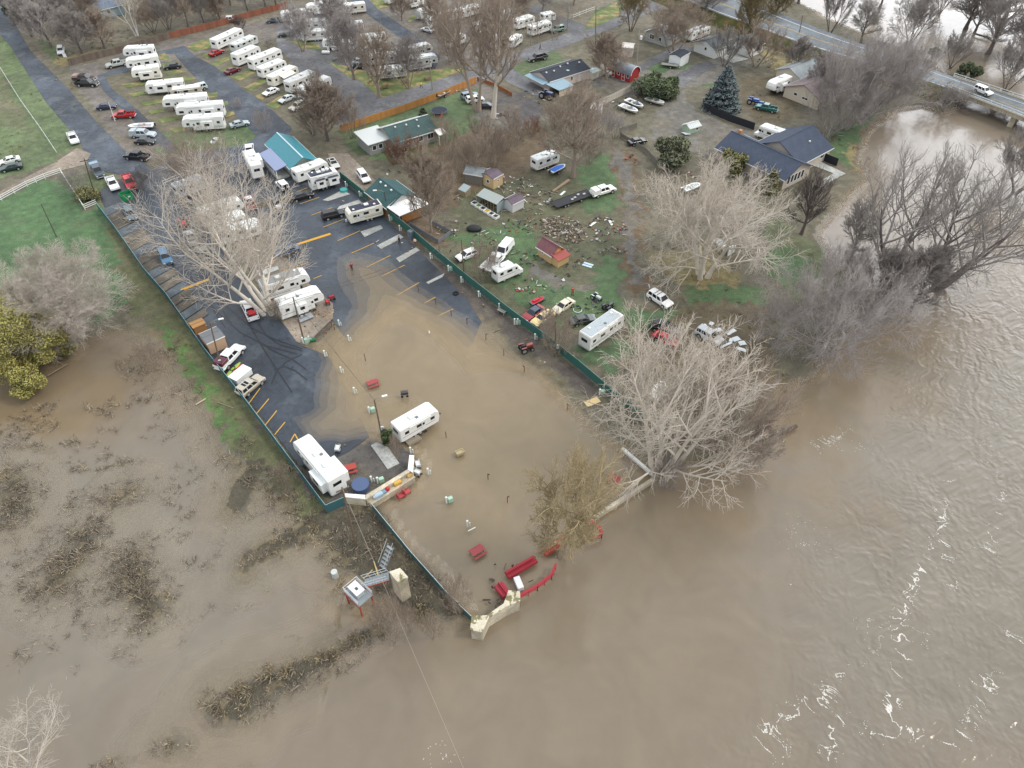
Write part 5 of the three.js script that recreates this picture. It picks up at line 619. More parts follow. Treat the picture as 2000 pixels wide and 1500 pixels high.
// near lower edge A->B in photo pixels (ridge runs along it); width goes away from the camera unless `toward`
function house(name, label, A, B, Wd, wallH, rise, o) {
  const a = on(...A), b = on(...B); a.y = b.y = LAND - 0.05; const d = b.clone().sub(a), L = o.L ?? d.length(); d.normalize(); let n = V(-d.z, 0, d.x); if (n.dot(a) < 0) n.negate();
  const c = a.clone().add(b).multiplyScalar(0.5).addScaledVector(n, Wd / 2), t = thing(name, label, o.cat ?? 'house', c, yaw(d)); const near = V(0, 0, 1).applyAxisAngle(V(0, 1, 0), t.rotation.y).dot(c) < 0 ? 1 : -1;
  const l = L / 2, w = Wd / 2, wm = M(o.wall, 0.85), ov = o.ov ?? 0.4;
  let g;
  if (o.cross) { g = extr([[-l, 0], [-l, wallH], [0, wallH + rise], [l, wallH], [l, 0]], Wd); mesh('wall', g, wm, t); }   // ridge across
  else { g = extr([[-w, 0], [-w, wallH], [0, wallH + rise], [w, wallH], [w, 0]], L); g.rotateY(Math.PI / 2); mesh('wall', g, wm, t); }
  const rm = o.roofM, th = 0.14; const Lr = (o.cross ? Wd : L) + 2 * (o.ovg ?? ov), hw = o.cross ? l : w;
  for (const s of [-1, 1]) { const e = hw + ov, y0 = wallH + 0.08 - rise * ov / hw, y1 = wallH + rise + 0.08; const P0 = (u, z, y) => (o.cross ? [z * 1, y, u] : [u, y, z]); const q = slab([P0(-Lr / 2, s * e, y0), P0(Lr / 2, s * e, y0), P0(Lr / 2, 0.0, y1), P0(-Lr / 2, 0.0, y1)], th); const uv = q.attributes.uv, ps = q.attributes.position; for (let i = 0; i < uv.count; i++) uv.setXY(i, (o.cross ? ps.getZ(i) : ps.getX(i)) / 3, (o.cross ? ps.getX(i) : ps.getZ(i)) / 3); const r2 = mesh('roof', q, s === near && o.roofNear ? o.roofNear : rm, t); const fg = o.cross ? box(0.06, 0.2, Lr, s * (e + 0.03), y0 - 0.06, 0) : box(Lr, 0.2, 0.06, 0, y0 - 0.06, s * (e + 0.03)); mesh('fascia', fg, M(o.trim ?? 0xe0e2e0, 0.6), r2); }
  mesh('ridge_cap', o.cross ? box(0.3, 0.06, Lr, 0, wallH + rise + 0.09, 0) : box(Lr, 0.06, 0.3, 0, wallH + rise + 0.09, 0), o.ridgeM ?? rm, t);
  for (const [u, y, ww, hh] of o.win ?? []) windowOn(t, u * l, y, near * w, ww, hh, 'z', near, o.trimM);
  for (const [sx, v, y, ww, hh] of o.gwin ?? []) windowOn(t, sx * l, y, v * w, ww, hh, 'x', sx, o.trimM);
  for (const [u, ww, hh, col] of o.door ?? []) { const dr = mesh('door', box(ww, hh, 0.06, u * l, hh / 2 + 0.05, near * (w + 0.03)), M(col ?? 0xd8dad8, 0.6), t); mesh('handle', box(0.06, 0.12, 0.06, u * l + ww * 0.38, hh * 0.48, near * (w + 0.08)), RUBBER, dr); }
  for (const [u, v] of o.vents ?? []) mesh('roof_vent', rbox(0.4, 0.35, 0.4, u * l, wallH + rise * (1 - Math.abs(v)) + 0.3, v * near * w, 0.08), M(0xd8dcdc, 0.6), t);
  t.userData.near = undefined; delete t.userData.near; t._n = near; t._l = l; t._w = w; return t;
}
const rTeal = new THREE.MeshStandardMaterial({ map: rib([62, 138, 152], 6, 0.2), roughness: 0.45, side: THREE.DoubleSide }), rGreen = shingleM([62, 84, 84]), rBlack = shingleM([50, 56, 66]), rNavy = shingleM([62, 72, 88]), rGrey = shingleM([132, 140, 144]), rBrown = shingleM([120, 108, 110]), rDkGreen = shingleM([52, 82, 84]), rMaroon = shingleM([112, 76, 82]), rMetal = new THREE.MeshStandardMaterial({ map: rib([192, 198, 198], 5, 0.08), roughness: 0.5, side: THREE.DoubleSide }), rCharcoal = shingleM([78, 88, 94]), rBlueTin = new THREE.MeshStandardMaterial({ map: rib([120, 148, 162], 6, 0.14), roughness: 0.5, side: THREE.DoubleSide }), rPlum = shingleM([98, 88, 98]), rLav = new THREE.MeshStandardMaterial({ map: rib([134, 146, 178], 5, 0.1), roughness: 0.5, side: THREE.DoubleSide });
function axisHouse(name, label, nearG, farG, Wd, wallH, rise, o) {   // gable centres on the ground
  const a = on(...nearG), b = on(...farG), d = b.clone().sub(a).setY(0); const L = d.length(); d.normalize(); let n = V(-d.z, 0, d.x); if (n.dot(a) < 0) n.negate();
  const A = a.clone().addScaledVector(n, -Wd / 2), B = b.clone().addScaledVector(n, -Wd / 2); const pix = (p) => { const q = p.clone().setY(LAND).sub(V(0, CAMY, 0)), c = Math.cos(PITCH), s = Math.sin(PITCH), zc = -(q.y * s + q.z * c) , yc = q.y * c - q.z * s; return [1000 + q.x / zc * FOC, 750 - yc / zc * FOC]; };
  return house(name, label, pix(A), pix(B), Wd, wallH, rise, o);
}
const porchPost = (t, x, z, h, m = TRIM) => mesh('porch_post', box(0.16, h, 0.16, x, h / 2, z), m, t);
// park office
{ const t = axisHouse('office', 'park office with a bright teal metal roof and white porch', [596, 341], [552, 297], 5.6, 2.9, 1.5, { wall: 0xb7bcb4, roofM: rTeal, ridgeM: M(0xb9d4da, 0.5), ov: 0.6, ovg: 0.9, gwin: [[-1, 0, 1.6, 2.2, 1.2]], win: [[0.2, 1.6, 1, 1], [-0.4, 1.6, 1, 1]], cat: 'building' });
  for (const z of [-2.6, 2.6]) porchPost(t, -t._l - 0.7, z, 2.8);
  const pr = mesh('porch_roof', slab([[-t._l + 1, 2.9, t._n * (t._w + 0.4)], [t._l - 2.2, 2.9, t._n * (t._w + 0.4)], [t._l - 2.2, 2.3, t._n * (t._w + 3.2)], [-t._l + 1, 2.3, t._n * (t._w + 3.2)]], 0.12), rLav, t); for (const x of [-t._l + 1.2, -t._l + 3, t._l - 2.4]) porchPost(t, x, t._n * (t._w + 3), 2.3); mesh('porch_deck', box(t._l * 2 - 3.2, 0.4, 2.8, -0.6, 0.2, t._n * (t._w + 1.7)), M(0xa9aca6, 0.8), t); for (const y of [0.8, 1.15]) mesh('porch_rail', box(t._l * 2 - 3.4, 0.07, 0.07, -0.6, y, t._n * (t._w + 3)), TRIM, t); }
// green roofed house
{ const t = house('house', 'grey house with a dark green shingled roof and white entry porch', [772, 300], [853, 275], 8.2, 2.9, 1.9, { wall: 0x9a9891, roofM: rMetal, roofNear: rGreen, win: [[-0.5, 1.75, 1.4, 1.1], [0.25, 1.75, 1.0, 1.1], [0.72, 1.75, 1.5, 1.2]], vents: [[-0.6, 0.25], [-0.1, 0.3], [0.45, 0.2], [0.35, 0.6]], ov: 0.45 });
  const n = t._n, w = t._w, l = t._l; const pr = mesh('porch_roof', slab([[l - 0.6, 3.0, n * (w + 0.2)], [l + 1.6, 3.0, n * (w + 0.2)], [l + 1.6, 2.5, n * (w + 2.4)], [l - 0.6, 2.5, n * (w + 2.4)]], 0.14), M(0xe3e3df, 0.6), t); for (const x of [l - 0.5, l + 1.5]) porchPost(t, x, n * (w + 2.2), 2.6);
  const wl = mesh('side_wing', box(5.6, 2.6, 6.2, -l - 2.3, 1.3, -n * 1.4), M(0x8f9191, 0.85), t); mesh('wing_roof', slab([[-l - 5.6, 2.9, n * 2.2], [-l + 0.6, 2.9, n * 2.2], [-l + 0.6, 3.3, -n * 5], [-l - 5.6, 3.3, -n * 5]], 0.16), rMetal, t); for (const x of [-l - 3.9, -l - 2.3]) windowOn(t, x, 1.6, n * 1.7, 0.9, 1, 'z', n);
  const ew = mesh('entry_wing', box(2.6, 2.5, 2.6, -l + 1.0, 1.25, n * (w + 1.2)), M(0x9a9891, 0.85), t); mesh('entry_roof', slab([[-l - 0.5, 2.9, n * (w - 0.2)], [-l + 2.5, 2.9, n * (w - 0.2)], [-l + 2.5, 2.5, n * (w + 2.8)], [-l - 0.5, 2.5, n * (w + 2.8)]], 0.14), rGreen, t); windowOn(t, -l + 1.2, 1.6, n * (w + 2.5), 1.2, 0.9, 'z', n);
  for (let i = 0; i < 6; i++) mesh('stair_tread', box(1.3, 0.1, 0.34, -l - 0.9, 1.0 - i * 0.18, n * (w + 0.8 + i * 0.34)), M(0x8d9196, 0.8), t); for (const x of [-l - 1.6, -l - 0.2]) mesh('stair_rail', rod(V(x, 2.0, n * (w + 0.6)), V(x, 0.95, n * (w + 2.9)), 0.05), TRIM, t); }
// dark green and white roofed cabin
{ const t = axisHouse('cabin', 'cabin with a dark teal shingled roof and a big white porch roof', [787, 414], [748, 384], 6.8, 2.5, 1.7, { wall: 0x8a6a4a, roofM: rDkGreen, vents: [[-0.35, 0.2], [0.2, 0.2], [0.7, 0.2]], ov: 0.5, cat: 'house', gwin: [[-1, 0.2, 1.4, 1, 1]] });
  const x0 = -t._l - 0.3; mesh('porch_roof', slab([[x0, 2.75, -t._w - 0.3], [x0, 4.15, 0], [x0, 2.95, t._w - 0.6], [x0 - 3.6, 2.3, t._w + 0.8], [x0 - 3.9, 2.3, -t._w + 0.2]], 0.12), M(0xe7e9e8, 0.6), t); mesh('porch_wall', box(0.12, 2.1, 4.6, x0 - 3.4, 1.05, -0.2), M(0xa3723f, 0.8), t); for (const z of [-t._w + 0.4, t._w + 0.5]) porchPost(t, x0 - 3.5, z, 2.3, M(0xb5b0a4, 0.8)); mesh('porch_floor', box(3.8, 0.2, 6.4, x0 - 1.8, 0.1, 0), M(0x5c4d42, 0.9), t); }
// pink mobile home with blue tin awnings
{ const t = house('mobile_home', 'long pale pink house with a black shingled roof', [1073, 178], [1150, 153], 7.8, 2.6, 1.3, { wall: 0xd3c3ba, roofM: rBlack, win: [[-0.35, 1.3, 1.5, 1.7], [0.1, 1.7, 0.7, 0.5], [0.1, 1.2, 0.7, 0.3]], door: [[0.5, 0.9, 2.0, 0xdedcd8]], vents: [[-0.85, 0.3], [-0.5, 0.35], [-0.1, 0.15], [0.3, 0.1], [0.8, 0.3]], gwin: [[-1, 0.3, 1.5, 0.6, 0.8], [-1, -0.3, 1.5, 0.6, 0.8]], ov: 0.3 });
  mesh('skylight', box(0.7, 0.12, 1.2, 0.5, 3.25, t._n * 2.2, 0, 0), M(0x9fb3ba, 0.3), t);
  const n = t._n, l = t._l, w = t._w; mesh('awning_roof', slab([[-l - 1.6, 2.4, n * (w + 0.2)], [-l + 4.6, 2.4, n * (w + 0.4)], [-l + 4.4, 2.0, n * (w + 4.6)], [-l - 0.8, 2.0, n * (w + 4.9)]], 0.1), rBlueTin, t); mesh('awning_roof', slab([[-l - 2.4, 2.3, -n * w], [-l - 0.2, 2.5, -n * w], [-l - 0.2, 2.5, n * w], [-l - 2.4, 2.3, n * w]], 0.1), rBlueTin, t); mesh('awning_wall', box(4.6, 1.9, 0.12, -l + 1.9, 0.95, n * (w + 4.4)), M(0xc8b9a6, 0.85), t); mesh('awning_wall', box(0.12, 1.9, 3.6, -l + 4.2, 0.95, n * (w + 2.6)), M(0xcdbba8, 0.85), t); }
// red barn shed
{ const a = on(1192, 148), b = on(1230, 162), d = b.clone().sub(a).setY(0), L = d.length(); d.normalize(); let n = V(-d.z, 0, d.x); if (n.dot(a) < 0) n.negate(); const t = thing('barn_shed', 'red shed with an arched grey metal roof and white trim', 'shed', a.clone().add(b).multiplyScalar(0.5).addScaledVector(n, 1.9), yaw(d)); const near = V(0, 0, 1).applyAxisAngle(V(0, 1, 0), t.rotation.y).dot(t.position) < 0 ? 1 : -1;
  const arc = (r, y) => { const p = []; for (let i = 0; i <= 10; i++) { const q = i / 10 * Math.PI; p.push([-Math.cos(q) * r, y + Math.sin(q) * r * 0.92]); } return p; }; const red = M(0x9c2f31, 0.8); mesh('wall', extr([[-1.9, 0], ...arc(1.9, 2.0), [1.9, 0]], L - 0.1).rotateY(Math.PI / 2), red, t);
  const out = arc(2.08, 1.95), inn = arc(1.95, 1.95).reverse(); mesh('roof', extr([...out, ...inn], L + 0.5).rotateY(Math.PI / 2), M(0x848f9a, 0.5, 0.3), t); for (const s of [-1, 1]) mesh('roof_trim', extr([...arc(2.14, 1.95), ...arc(1.98, 1.95).reverse()], 0.1).rotateY(Math.PI / 2).translate(s * (L / 2 + 0.28), 0, 0), TRIM, t);
  for (const x of [-0.75, 0.3]) { const dr = mesh('door', box(1.0, 1.9, 0.06, x * L / 2, 1.0, near * 1.93), red, t); mesh('door_trim', [box(0.1, 1.9, 0.1, x * L / 2 - 0.5, 1, near * 1.94), box(0.1, 1.9, 0.1, x * L / 2 + 0.5, 1, near * 1.94), box(1.1, 0.1, 0.1, x * L / 2, 1.95, near * 1.94), box(1.1, 0.1, 0.1, x * L / 2, 1.0, near * 1.94), box(1.1, 0.1, 0.1, x * L / 2, 0.06, near * 1.94)], TRIM, dr); }
  for (const x of [-0.2, 0.75]) windowOn(t, x * L / 2, 1.5, near * 1.9, 0.7, 0.8, 'z', near); }
// navy roofed house with wing
{ const t = axisHouse('house', 'large house with a navy shingled roof and a wall of tall windows', [1552, 358], [1424, 298], 9.4, 2.8, 2.2, { wall: 0xb6aca0, roofM: rNavy, ov: 0.6, gwin: [-0.62, -0.36, -0.1, 0.16, 0.42].map((v) => [-1, v, 1.75, 0.85, 1.7]), win: [[-0.6, 1.6, 1.4, 1.1]] });
  mesh('chimney', box(0.7, 1.6, 0.7, t._l - 1.2, 4.9, -t._n * 0.8), M(0xb3825e, 0.85), t);
  const t2 = axisHouse('house_wing', 'navy roofed garage wing joined behind the house with tall windows', [1512, 322], [1572, 291], 12, 2.8, 2.9, { wall: 0xbcb4a9, roofM: rNavy, ov: 0.5, win: [[0.5, 1.7, 1.2, 1]], vents: [[0.2, 0.5]], cat: 'house' }); }
// white garages
{ const o = { wall: 0xdfe3e2, roofM: rCharcoal, ov: 0.35 }; house('garage', 'white garage with a slate roof and a gable side door by the drive', [1394, 115], [1424, 104], 7.6, 2.7, 1.5, { ...o, gwin: [[-1, 0.1, 1.9, 0.7, 0.7]], door: [[0, 2.4, 2.1, 0xe9eceb]], cat: 'garage' }); house('garage', 'white garage with a slate roof behind the concrete slab', [1464, 113], [1488, 102], 7.8, 2.7, 1.6, { ...o, win: [[0.1, 1.6, 1, 0.9]], cat: 'garage' }); }
house('garage', 'cream garage with a pale grey roof behind the parked camper', [1556, 171], [1602, 152], 7, 2.7, 1.5, { wall: 0xc7c1b2, roofM: rGrey, ov: 0.35, gwin: [[-1, 0, 1.2, 2.2, 2.0]], cat: 'garage' });
house('house', 'beige house with a brown purple roof overhung by bare trees', [1596, 215], [1652, 190], 10.5, 2.7, 2.1, { wall: 0xc9bfae, roofM: rBrown, ov: 0.45, win: [[-0.4, 1.6, 1.2, 1], [0.4, 1.6, 1.4, 1]], gwin: [[-1, -0.35, 1.8, 0.9, 0.6], [-1, 0.2, 1.6, 1.6, 0.5]] });
house('house', 'grey house with a dark roof behind the white lamp pole', [1300, 92], [1338, 76], 7.6, 2.7, 1.6, { wall: 0xa3a9a8, roofM: shingleM([112, 112, 118]), ov: 0.4, gwin: [[-1, -0.4, 1.7, 1.6, 1.2], [-1, 0.4, 1.6, 0.8, 1.1]] });
house('shed', 'pale pink box shed behind bare brush by the lane', [1213, 110], [1234, 112], 3.6, 2.6, 0.5, { wall: 0xcfc4ba, roofM: M(0xd5d0ca, 0.7), ov: 0.15, cat: 'shed' });
house('shed', 'white cube shed with a black roof behind the flat utility trailer', [1327, 132], [1344, 122], 3.6, 2.8, 0.4, { wall: 0xe3e8ea, roofM: rBlack, ov: 0.15, cat: 'shed' });
house('house', 'pale blue house with a grey blue roof among bare trees', [182, 42], [246, 26], 8.5, 2.8, 1.8, { wall: 0x9db7c0, roofM: shingleM([96, 112, 132]), ov: 0.4, gwin: [], win: [[0.05, 1.6, 0.9, 1.2]] });
house('shed', 'tan garden shed with a dark sloping roof beside the bare trees', [964, 370], [982, 360], 3.6, 2.5, 0.5, { wall: 0xc9b18a, roofM: rPlum, ov: 0.15, cat: 'shed', win: [[0, 1.6, 0.5, 0.3]], gwin: [[-1, 0.1, 1.4, 0.6, 0.7]] });
house('shed', 'weathered grey shed in the shade of bare trees', [908, 356], [942, 362], 3.2, 2.3, 0.9, { wall: 0x77736c, roofM: rGrey, ov: 0.2, cat: 'shed' });
house('shed', 'small white shed with a plum brown roof by the greenhouse', [1001, 416], [1023, 405], 2.6, 2.0, 0.7, { wall: 0xc4c7c8, roofM: rPlum, ov: 0.15, cat: 'shed' });
{ const t = house('playhouse', 'tan playhouse with a two level maroon roof beside the scrap pile', [1050, 499], [1077, 516], 3.0, 2.1, 1.3, { wall: 0xc0a87c, roofM: rMaroon, ov: 0.3, cat: 'shed', win: [[-0.3, 1.4, 0.4, 0.4]] }); mesh('lower_roof', slab([[t._l - 0.2, 2.3, t._n * t._w * 1.1], [t._l + 1.9, 1.7, t._n * t._w * 1.1], [t._l + 1.9, 1.7, -t._n * t._w * 1.1], [t._l - 0.2, 2.3, -t._n * t._w * 1.1]], 0.1), shingleM([140, 78, 72]), t); mesh('lower_wall', box(1.6, 1.6, 2.8, t._l + 0.8, 0.8, 0), M(0xc4a878, 0.85), t); mesh('gable_board', box(0.1, 0.7, 1.5, t._l + 0.05, 2.5, 0), M(0xcf9f62, 0.8), t); }
{ const t = house('shed', 'beige shed with a grey flat roof under the leaning lamp pole', [412, 692], [445, 677], 3.0, 2.3, 0.35, { wall: 0xc2a487, roofM: M(0x73787c, 0.9), ov: 0.1, cat: 'shed', trim: 0xe3e0d8 }); }
house('shed', 'narrow tan storage hut behind the beige shed', [383, 655], [406, 645], 1.6, 1.6, 0.2, { wall: 0xa5794e, roofM: M(0xb0885a, 0.9), ov: 0.1, cat: 'shed', trim: 0xa5794e });
house('shed', 'pale green shed with a white roof inside brush', [1151, 232], [1173, 234], 3.0, 2.6, 0.5, { wall: 0xb2b9a6, roofM: M(0xd7dcdc, 0.6), ov: 0.15, cat: 'shed' });
{ const t = house('chicken_coop', 'mint green little coop with a pale tin roof on the round lawn island', [1340, 264], [1372, 254], 2.4, 1.5, 0.6, { L: 3.4, wall: 0x9fb8a2, roofM: rMetal, ov: 0.2, cat: 'coop', win: [[0.4, 0.9, 0.7, 0.5]] }); mesh('ramp', box(1.8, 0.08, 1.5, -2.4, 0.35, t._n * 0.9, 0, -0.2), M(0xbfc7c8, 0.7), t); }
house('shed', 'white garden shelter with a low roof beside the pink house yard', [1157, 156], [1170, 150], 2.2, 1.8, 0.2, { wall: 0xc9c6ba, roofM: M(0x9fb0ae, 0.5), ov: 0.1, cat: 'shed' });
// greenhouse with raised beds
{ const a = on(938, 414), b = on(972, 430), d = b.clone().sub(a).setY(0).normalize(); const t = thing('greenhouse', 'lean-to greenhouse with slatted polycarbonate roof', 'greenhouse', on(958, 402), yaw(d)); const gm = new THREE.MeshPhysicalMaterial({ color: 0xb9c9cc, roughness: 0.3, transmission: 0.4, thickness: 0, side: THREE.DoubleSide }); for (let i = 0; i < 7; i++) { const x = -2.7 + i * 0.8; mesh('roof_panel', slab([[x, 2.0, 1.3], [x + 0.76, 2.0, 1.3], [x + 0.76, 2.6, -1.2], [x, 2.6, -1.2]], 0.03), gm, t); mesh('rafter', rod(V(x - 0.02, 2.0, 1.3), V(x - 0.02, 2.6, -1.2), 0.05), M(0xb39e7a, 0.9), t); mesh('stud', rod(V(x - 0.02, 0, 1.3), V(x - 0.02, 2.0, 1.3), 0.04), M(0xa8946f, 0.9), t); } mesh('back_wall', box(5.6, 2.5, 0.08, 0, 1.25, -1.2), M(0xb59a6c, 0.9), t); for (const x of [-2.75, 2.85]) mesh('end_wall', box(0.08, 2.0, 2.4, x, 1, 0), gm, t);
  const soil = [0x2b2c30, 0x5d7a3e, 0x2f2f33, 0xb89a2c, 0x33333a, 0x3a3a40]; for (let i = 0; i < 6; i++) { const p = on(mix(927, 968, i / 5), mix(399, 425, i / 5)), q = thing('raised_bed', ['white framed raised bed of dark soil at the upper end of the row', 'white framed raised bed of green plants', 'white framed raised bed of dark soil between green and yellow beds', 'white framed raised bed of yellow plants', 'white framed raised bed of dark soil next to the yellow bed', 'white framed raised bed of dark soil at the lower end of the row'][i], 'raised bed', p, yaw(d), 'raised garden beds'); for (const [x, z, w, dd] of [[0, 0.55, 1.2, 0.1], [0, -0.55, 1.2, 0.1], [0.55, 0, 0.1, 1], [-0.55, 0, 0.1, 1]]) mesh('side_board', box(w, 0.45, dd, x, 0.22, z), TRIM, q); mesh('soil', box(1, 0.3, 1, 0, 0.2, 0), M(soil[i], 0.95), q); }
  const s2 = thing('cold_frame', 'small slanted cold frame beside the greenhouse', 'cold frame', on(908, 380), yaw(d)); mesh('box', box(2, 1.2, 1.6, 0, 0.6, 0), M(0x8d8168, 0.9), s2); mesh('lid', slab([[-1.05, 1.3, 0.9], [1.05, 1.3, 0.9], [1.05, 1.9, -0.9], [-1.05, 1.9, -0.9]], 0.06), gm, s2); }
// ---------- fences ----------
function fence(name, label, pts, { h = 1.8, step = 3, col, postCol, panel = 'panel', rail, board, y0 = 0.05, top = 0, thick = 0.05, topPx = true, group }) {
  const w = pts.map(([a, b]) => { let p; if (topPx) { const g = G(a, b, h); p = V(g.x, 0, g.z); } else { const g = G(a, b); p = V(g.x, 0, g.z); } return p; }); const t = thing(name, label, 'fence', null, 0, group); const c = w[0].clone(); t.position.copy(c); const pm = M(col, 0.8), po = M(postCol ?? col, 0.7); const yo = (p) => Math.max(Hh(p.x, p.z), -0.3);
  for (let i = 0; i < w.length - 1; i++) { const d = w[i + 1].clone().sub(w[i]), L = d.length(), n = Math.max(1, Math.round(L / step)); d.normalize(); const ry = yaw(d);
    for (let k = 0; k < n; k++) { const m = w[i].clone().addScaledVector(d, L * (k + 0.5) / n), s = L / n, e = w[i].clone().addScaledVector(d, L * k / n), ym = yo(m), ye = yo(e);
      const q = new THREE.Object3D(); const put = (nm, g, mt) => { const o = mesh(nm, g, mt, t); o.position.copy(m).sub(c); o.position.y = ym; o.rotation.y = ry; return o; };
      if (rail) { for (const yy of rail) put('rail', box(s - 0.02, 0.12, 0.05, 0, yy, 0), pm); }
      else if (board) { const nb = Math.round(s / board); for (let b = 0; b < nb; b++) put('board', box(s / nb - 0.02, h - y0 - (b % 2) * 0.04, thick, -s / 2 + s * (b + 0.5) / nb, y0 + (h - y0) / 2, 0), M(new THREE.Color(col).offsetHSL(0, 0, ((b * 7 + k * 3) % 5 - 2) * 0.012).getHex(), 0.85)); put('rail', box(s, 0.09, 0.05, 0, h * 0.75, 0.05), pm); }
      else { put(panel, box(s - 0.06, h - y0 - 0.05, thick, 0, y0 + (h - y0) / 2, 0), pm); if (top) put('top_rail', cyl(0.035, 0.035, s, 0, h, 0, 6, 'x'), M(top, 0.5)); }
      const p = mesh('post', box(0.1, h + 0.08, 0.1, 0, h / 2, 0), po, t); p.position.copy(e).sub(c); p.position.y = ye; p.rotation.y = ry; } }
  return t;
}
const GREEN = 0x2f5f58;
fence('slatted_fence', 'long dark green slatted fence between the flooded park and the yard', [[664, 338], [734, 394], [797, 442], [836, 476], [905, 533], [1000, 607], [1070, 658], [1128, 704], [1180, 748], [1262, 812]], { h: 1.8, col: GREEN, top: 0x7fa59c, step: 3.2 });
fence('slatted_fence', 'dark green slatted fence behind the parking mats and marsh', [[188, 398], [225, 445], [282, 527], [325, 575], [400, 682], [475, 775], [550, 874], [636, 988], [673, 972]], { h: 1.8, col: 0x355f66, top: 0x8fb0b4, step: 3.2 });
fence('slatted_fence', 'green fence with a pale top rail running from the concrete wall to the river', [[727, 986], [806, 1082], [868, 1152], [922, 1203]], { h: 1.4, col: 0x355a5c, top: 0xc9d3d6, step: 2.6 });
fence('wooden_fence', 'new orange wooden board fence along the park lane', [[664, 248], [700, 236], [790, 207], [868, 178], [930, 152]], { h: 1.8, col: 0xb9854c, step: 2.4, board: 0.8, thick: 0.06 });
fence('wooden_fence', 'low rusty fence at the corner by the tall bare trees', [[932, 153], [968, 166], [1000, 184]], { h: 1.0, col: 0xa0643c, step: 2.4, board: 0.8 });
fence('wooden_fence', 'weathered brown board fence behind the gravel road', [[132, 118], [230, 94], [330, 66]], { h: 1.8, col: 0x6c6158, step: 2.6, board: 0.9 });
fence('wooden_fence', 'reddish brown board fence continuing beyond the weathered one', [[330, 66], [420, 44], [490, 24], [560, 6]], { h: 1.8, col: 0x8a5846, step: 2.6, board: 0.9 });
fence('rail_fence', 'white three rail vinyl fence curving beside the gravel drive', [[-40, 408], [0, 384], [50, 357], [85, 342], [117, 331]], { h: 1.35, col: 0xe2e5e4, rail: [0.4, 0.8, 1.2], step: 2.6 });
fence('rail_fence', 'white rail fence along the edge of the green lawn', [[117, 331], [140, 366], [163, 402], [187, 392]], { h: 1.35, col: 0xe2e5e4, rail: [0.4, 0.8, 1.2], step: 2.6 });
fence('rail_fence', 'white two rail fence behind the leaning pale tree', [[318, 356], [345, 345], [390, 330], [434, 316]], { h: 1.1, col: 0xe0e3df, rail: [0.5, 1.0], step: 3 });
fence('guard_rail', 'long white pipe rail across the rough field beside the road', [[-20, 100], [40, 196], [80, 252], [112, 300]], { h: 0.7, col: 0xdfe4e4, rail: [0.55, 0.66], step: 4 });
fence('board_fence', 'pale weathered board fence below the pink house yard', [[1158, 203], [1195, 187], [1237, 166]], { h: 1.8, col: 0xbdb8ae, step: 2.4, board: 0.6 });
fence('board_fence', 'short pale board fence beside the garden shelter', [[1172, 141], [1195, 132]], { h: 1.7, col: 0xb8b4a9, step: 2.4, board: 0.6 });
fence('mesh_fence', 'black screened fence below the blue spruce', [[1377, 204], [1425, 226], [1475, 243]], { h: 1.9, col: 0x23262e, step: 2.6 });
fence('mesh_fence', 'black screened fence beside the patio of the navy roofed house', [[1578, 288], [1638, 312]], { h: 1.9, col: 0x1d2027, step: 2.6 });
fence('mesh_fence', 'grey wire screened fence below the boats on the grass', [[1210, 253], [1245, 242]], { h: 1.2, col: 0x77746c, step: 2.6 });
fence('mesh_fence', 'grey wire fence along the top of the dirt track', [[1212, 262], [1262, 292], [1285, 318]], { h: 1.1, col: 0x7a776f, step: 2.8, thick: 0.03 });
fence('rail_fence', 'white rail and dark panel at the far grass triangle', [[1120, 30], [1145, 20], [1162, 14]], { h: 1.4, col: 0xdcdfde, rail: [0.5, 1.1], step: 3 });
fence('garden_fence', 'low grey fence round the dark garden plot by the cabin', [[800, 436], [822, 450], [856, 470], [880, 452], [838, 430]], { h: 1.0, col: 0x767880, step: 2.4, thick: 0.04 });
// ---------- concrete works at the water ----------
const weathered = (() => { const t = tex(512, 512, (u, v) => { const n = tfbm(u, v, 6, 5), f = tfbm(v, u, 40, 3), l = sstep(0.52, 0.62, tfbm(u, v, 9, 4)); const s = 0.82 + 0.3 * n + 0.2 * (f - 0.5); return [mix(205, 128, l) * s, mix(198, 124, l) * s, mix(178, 92, l) * s]; }); return new THREE.MeshStandardMaterial({ map: t, roughness: 0.95, side: THREE.DoubleSide }); })();
const castM = new THREE.MeshStandardMaterial({ map: asphTex([184, 176, 156], 0.2, 10), roughness: 0.9, side: THREE.DoubleSide });
function prism(name, px, y1, y0, m, mTop, label, cat) { const w = px.map(([a, b]) => G(a, b, y1)), c = w.reduce((s, p) => s.add(p), V(0, 0, 0)).multiplyScalar(1 / w.length), t = thing(name, label, cat, V(c.x, 0, c.z)); const g = new THREE.ExtrudeGeometry(new THREE.Shape(w.map((p) => new THREE.Vector2(p.x - c.x, -(p.z - c.z)))), { depth: y1 - y0 - 0.16, bevelEnabled: false }); g.rotateX(-Math.PI / 2).translate(0, y0, 0); const g2 = new THREE.ExtrudeGeometry(new THREE.Shape(w.map((p) => new THREE.Vector2((p.x - c.x) * 1.02, -(p.z - c.z) * 1.02))), { depth: 0.16, bevelEnabled: true, bevelSize: 0.04, bevelThickness: 0.02, bevelSegments: 1 }); g2.rotateX(-Math.PI / 2).translate(0, y1 - 0.16, 0); for (const q of [g, g2]) { const uv = q.attributes.uv, p = q.attributes.position; for (let i = 0; i < uv.count; i++) uv.setXY(i, (p.getX(i) + p.getY(i) * 0.3) / 5, (p.getZ(i) + p.getY(i)) / 5); } mesh('wall', g, m, t); mesh('cap', g2, mTop, t); return t; }
prism('concrete_abutment', [[922, 1203], [951, 1202], [984, 1179], [993, 1154], [1014, 1156], [1015, 1173], [989, 1184], [954, 1206], [942, 1233], [920, 1229]], 1.9, -0.8, castM, weathered, 'old Y shaped concrete abutment with lichen at the river edge', 'abutment');
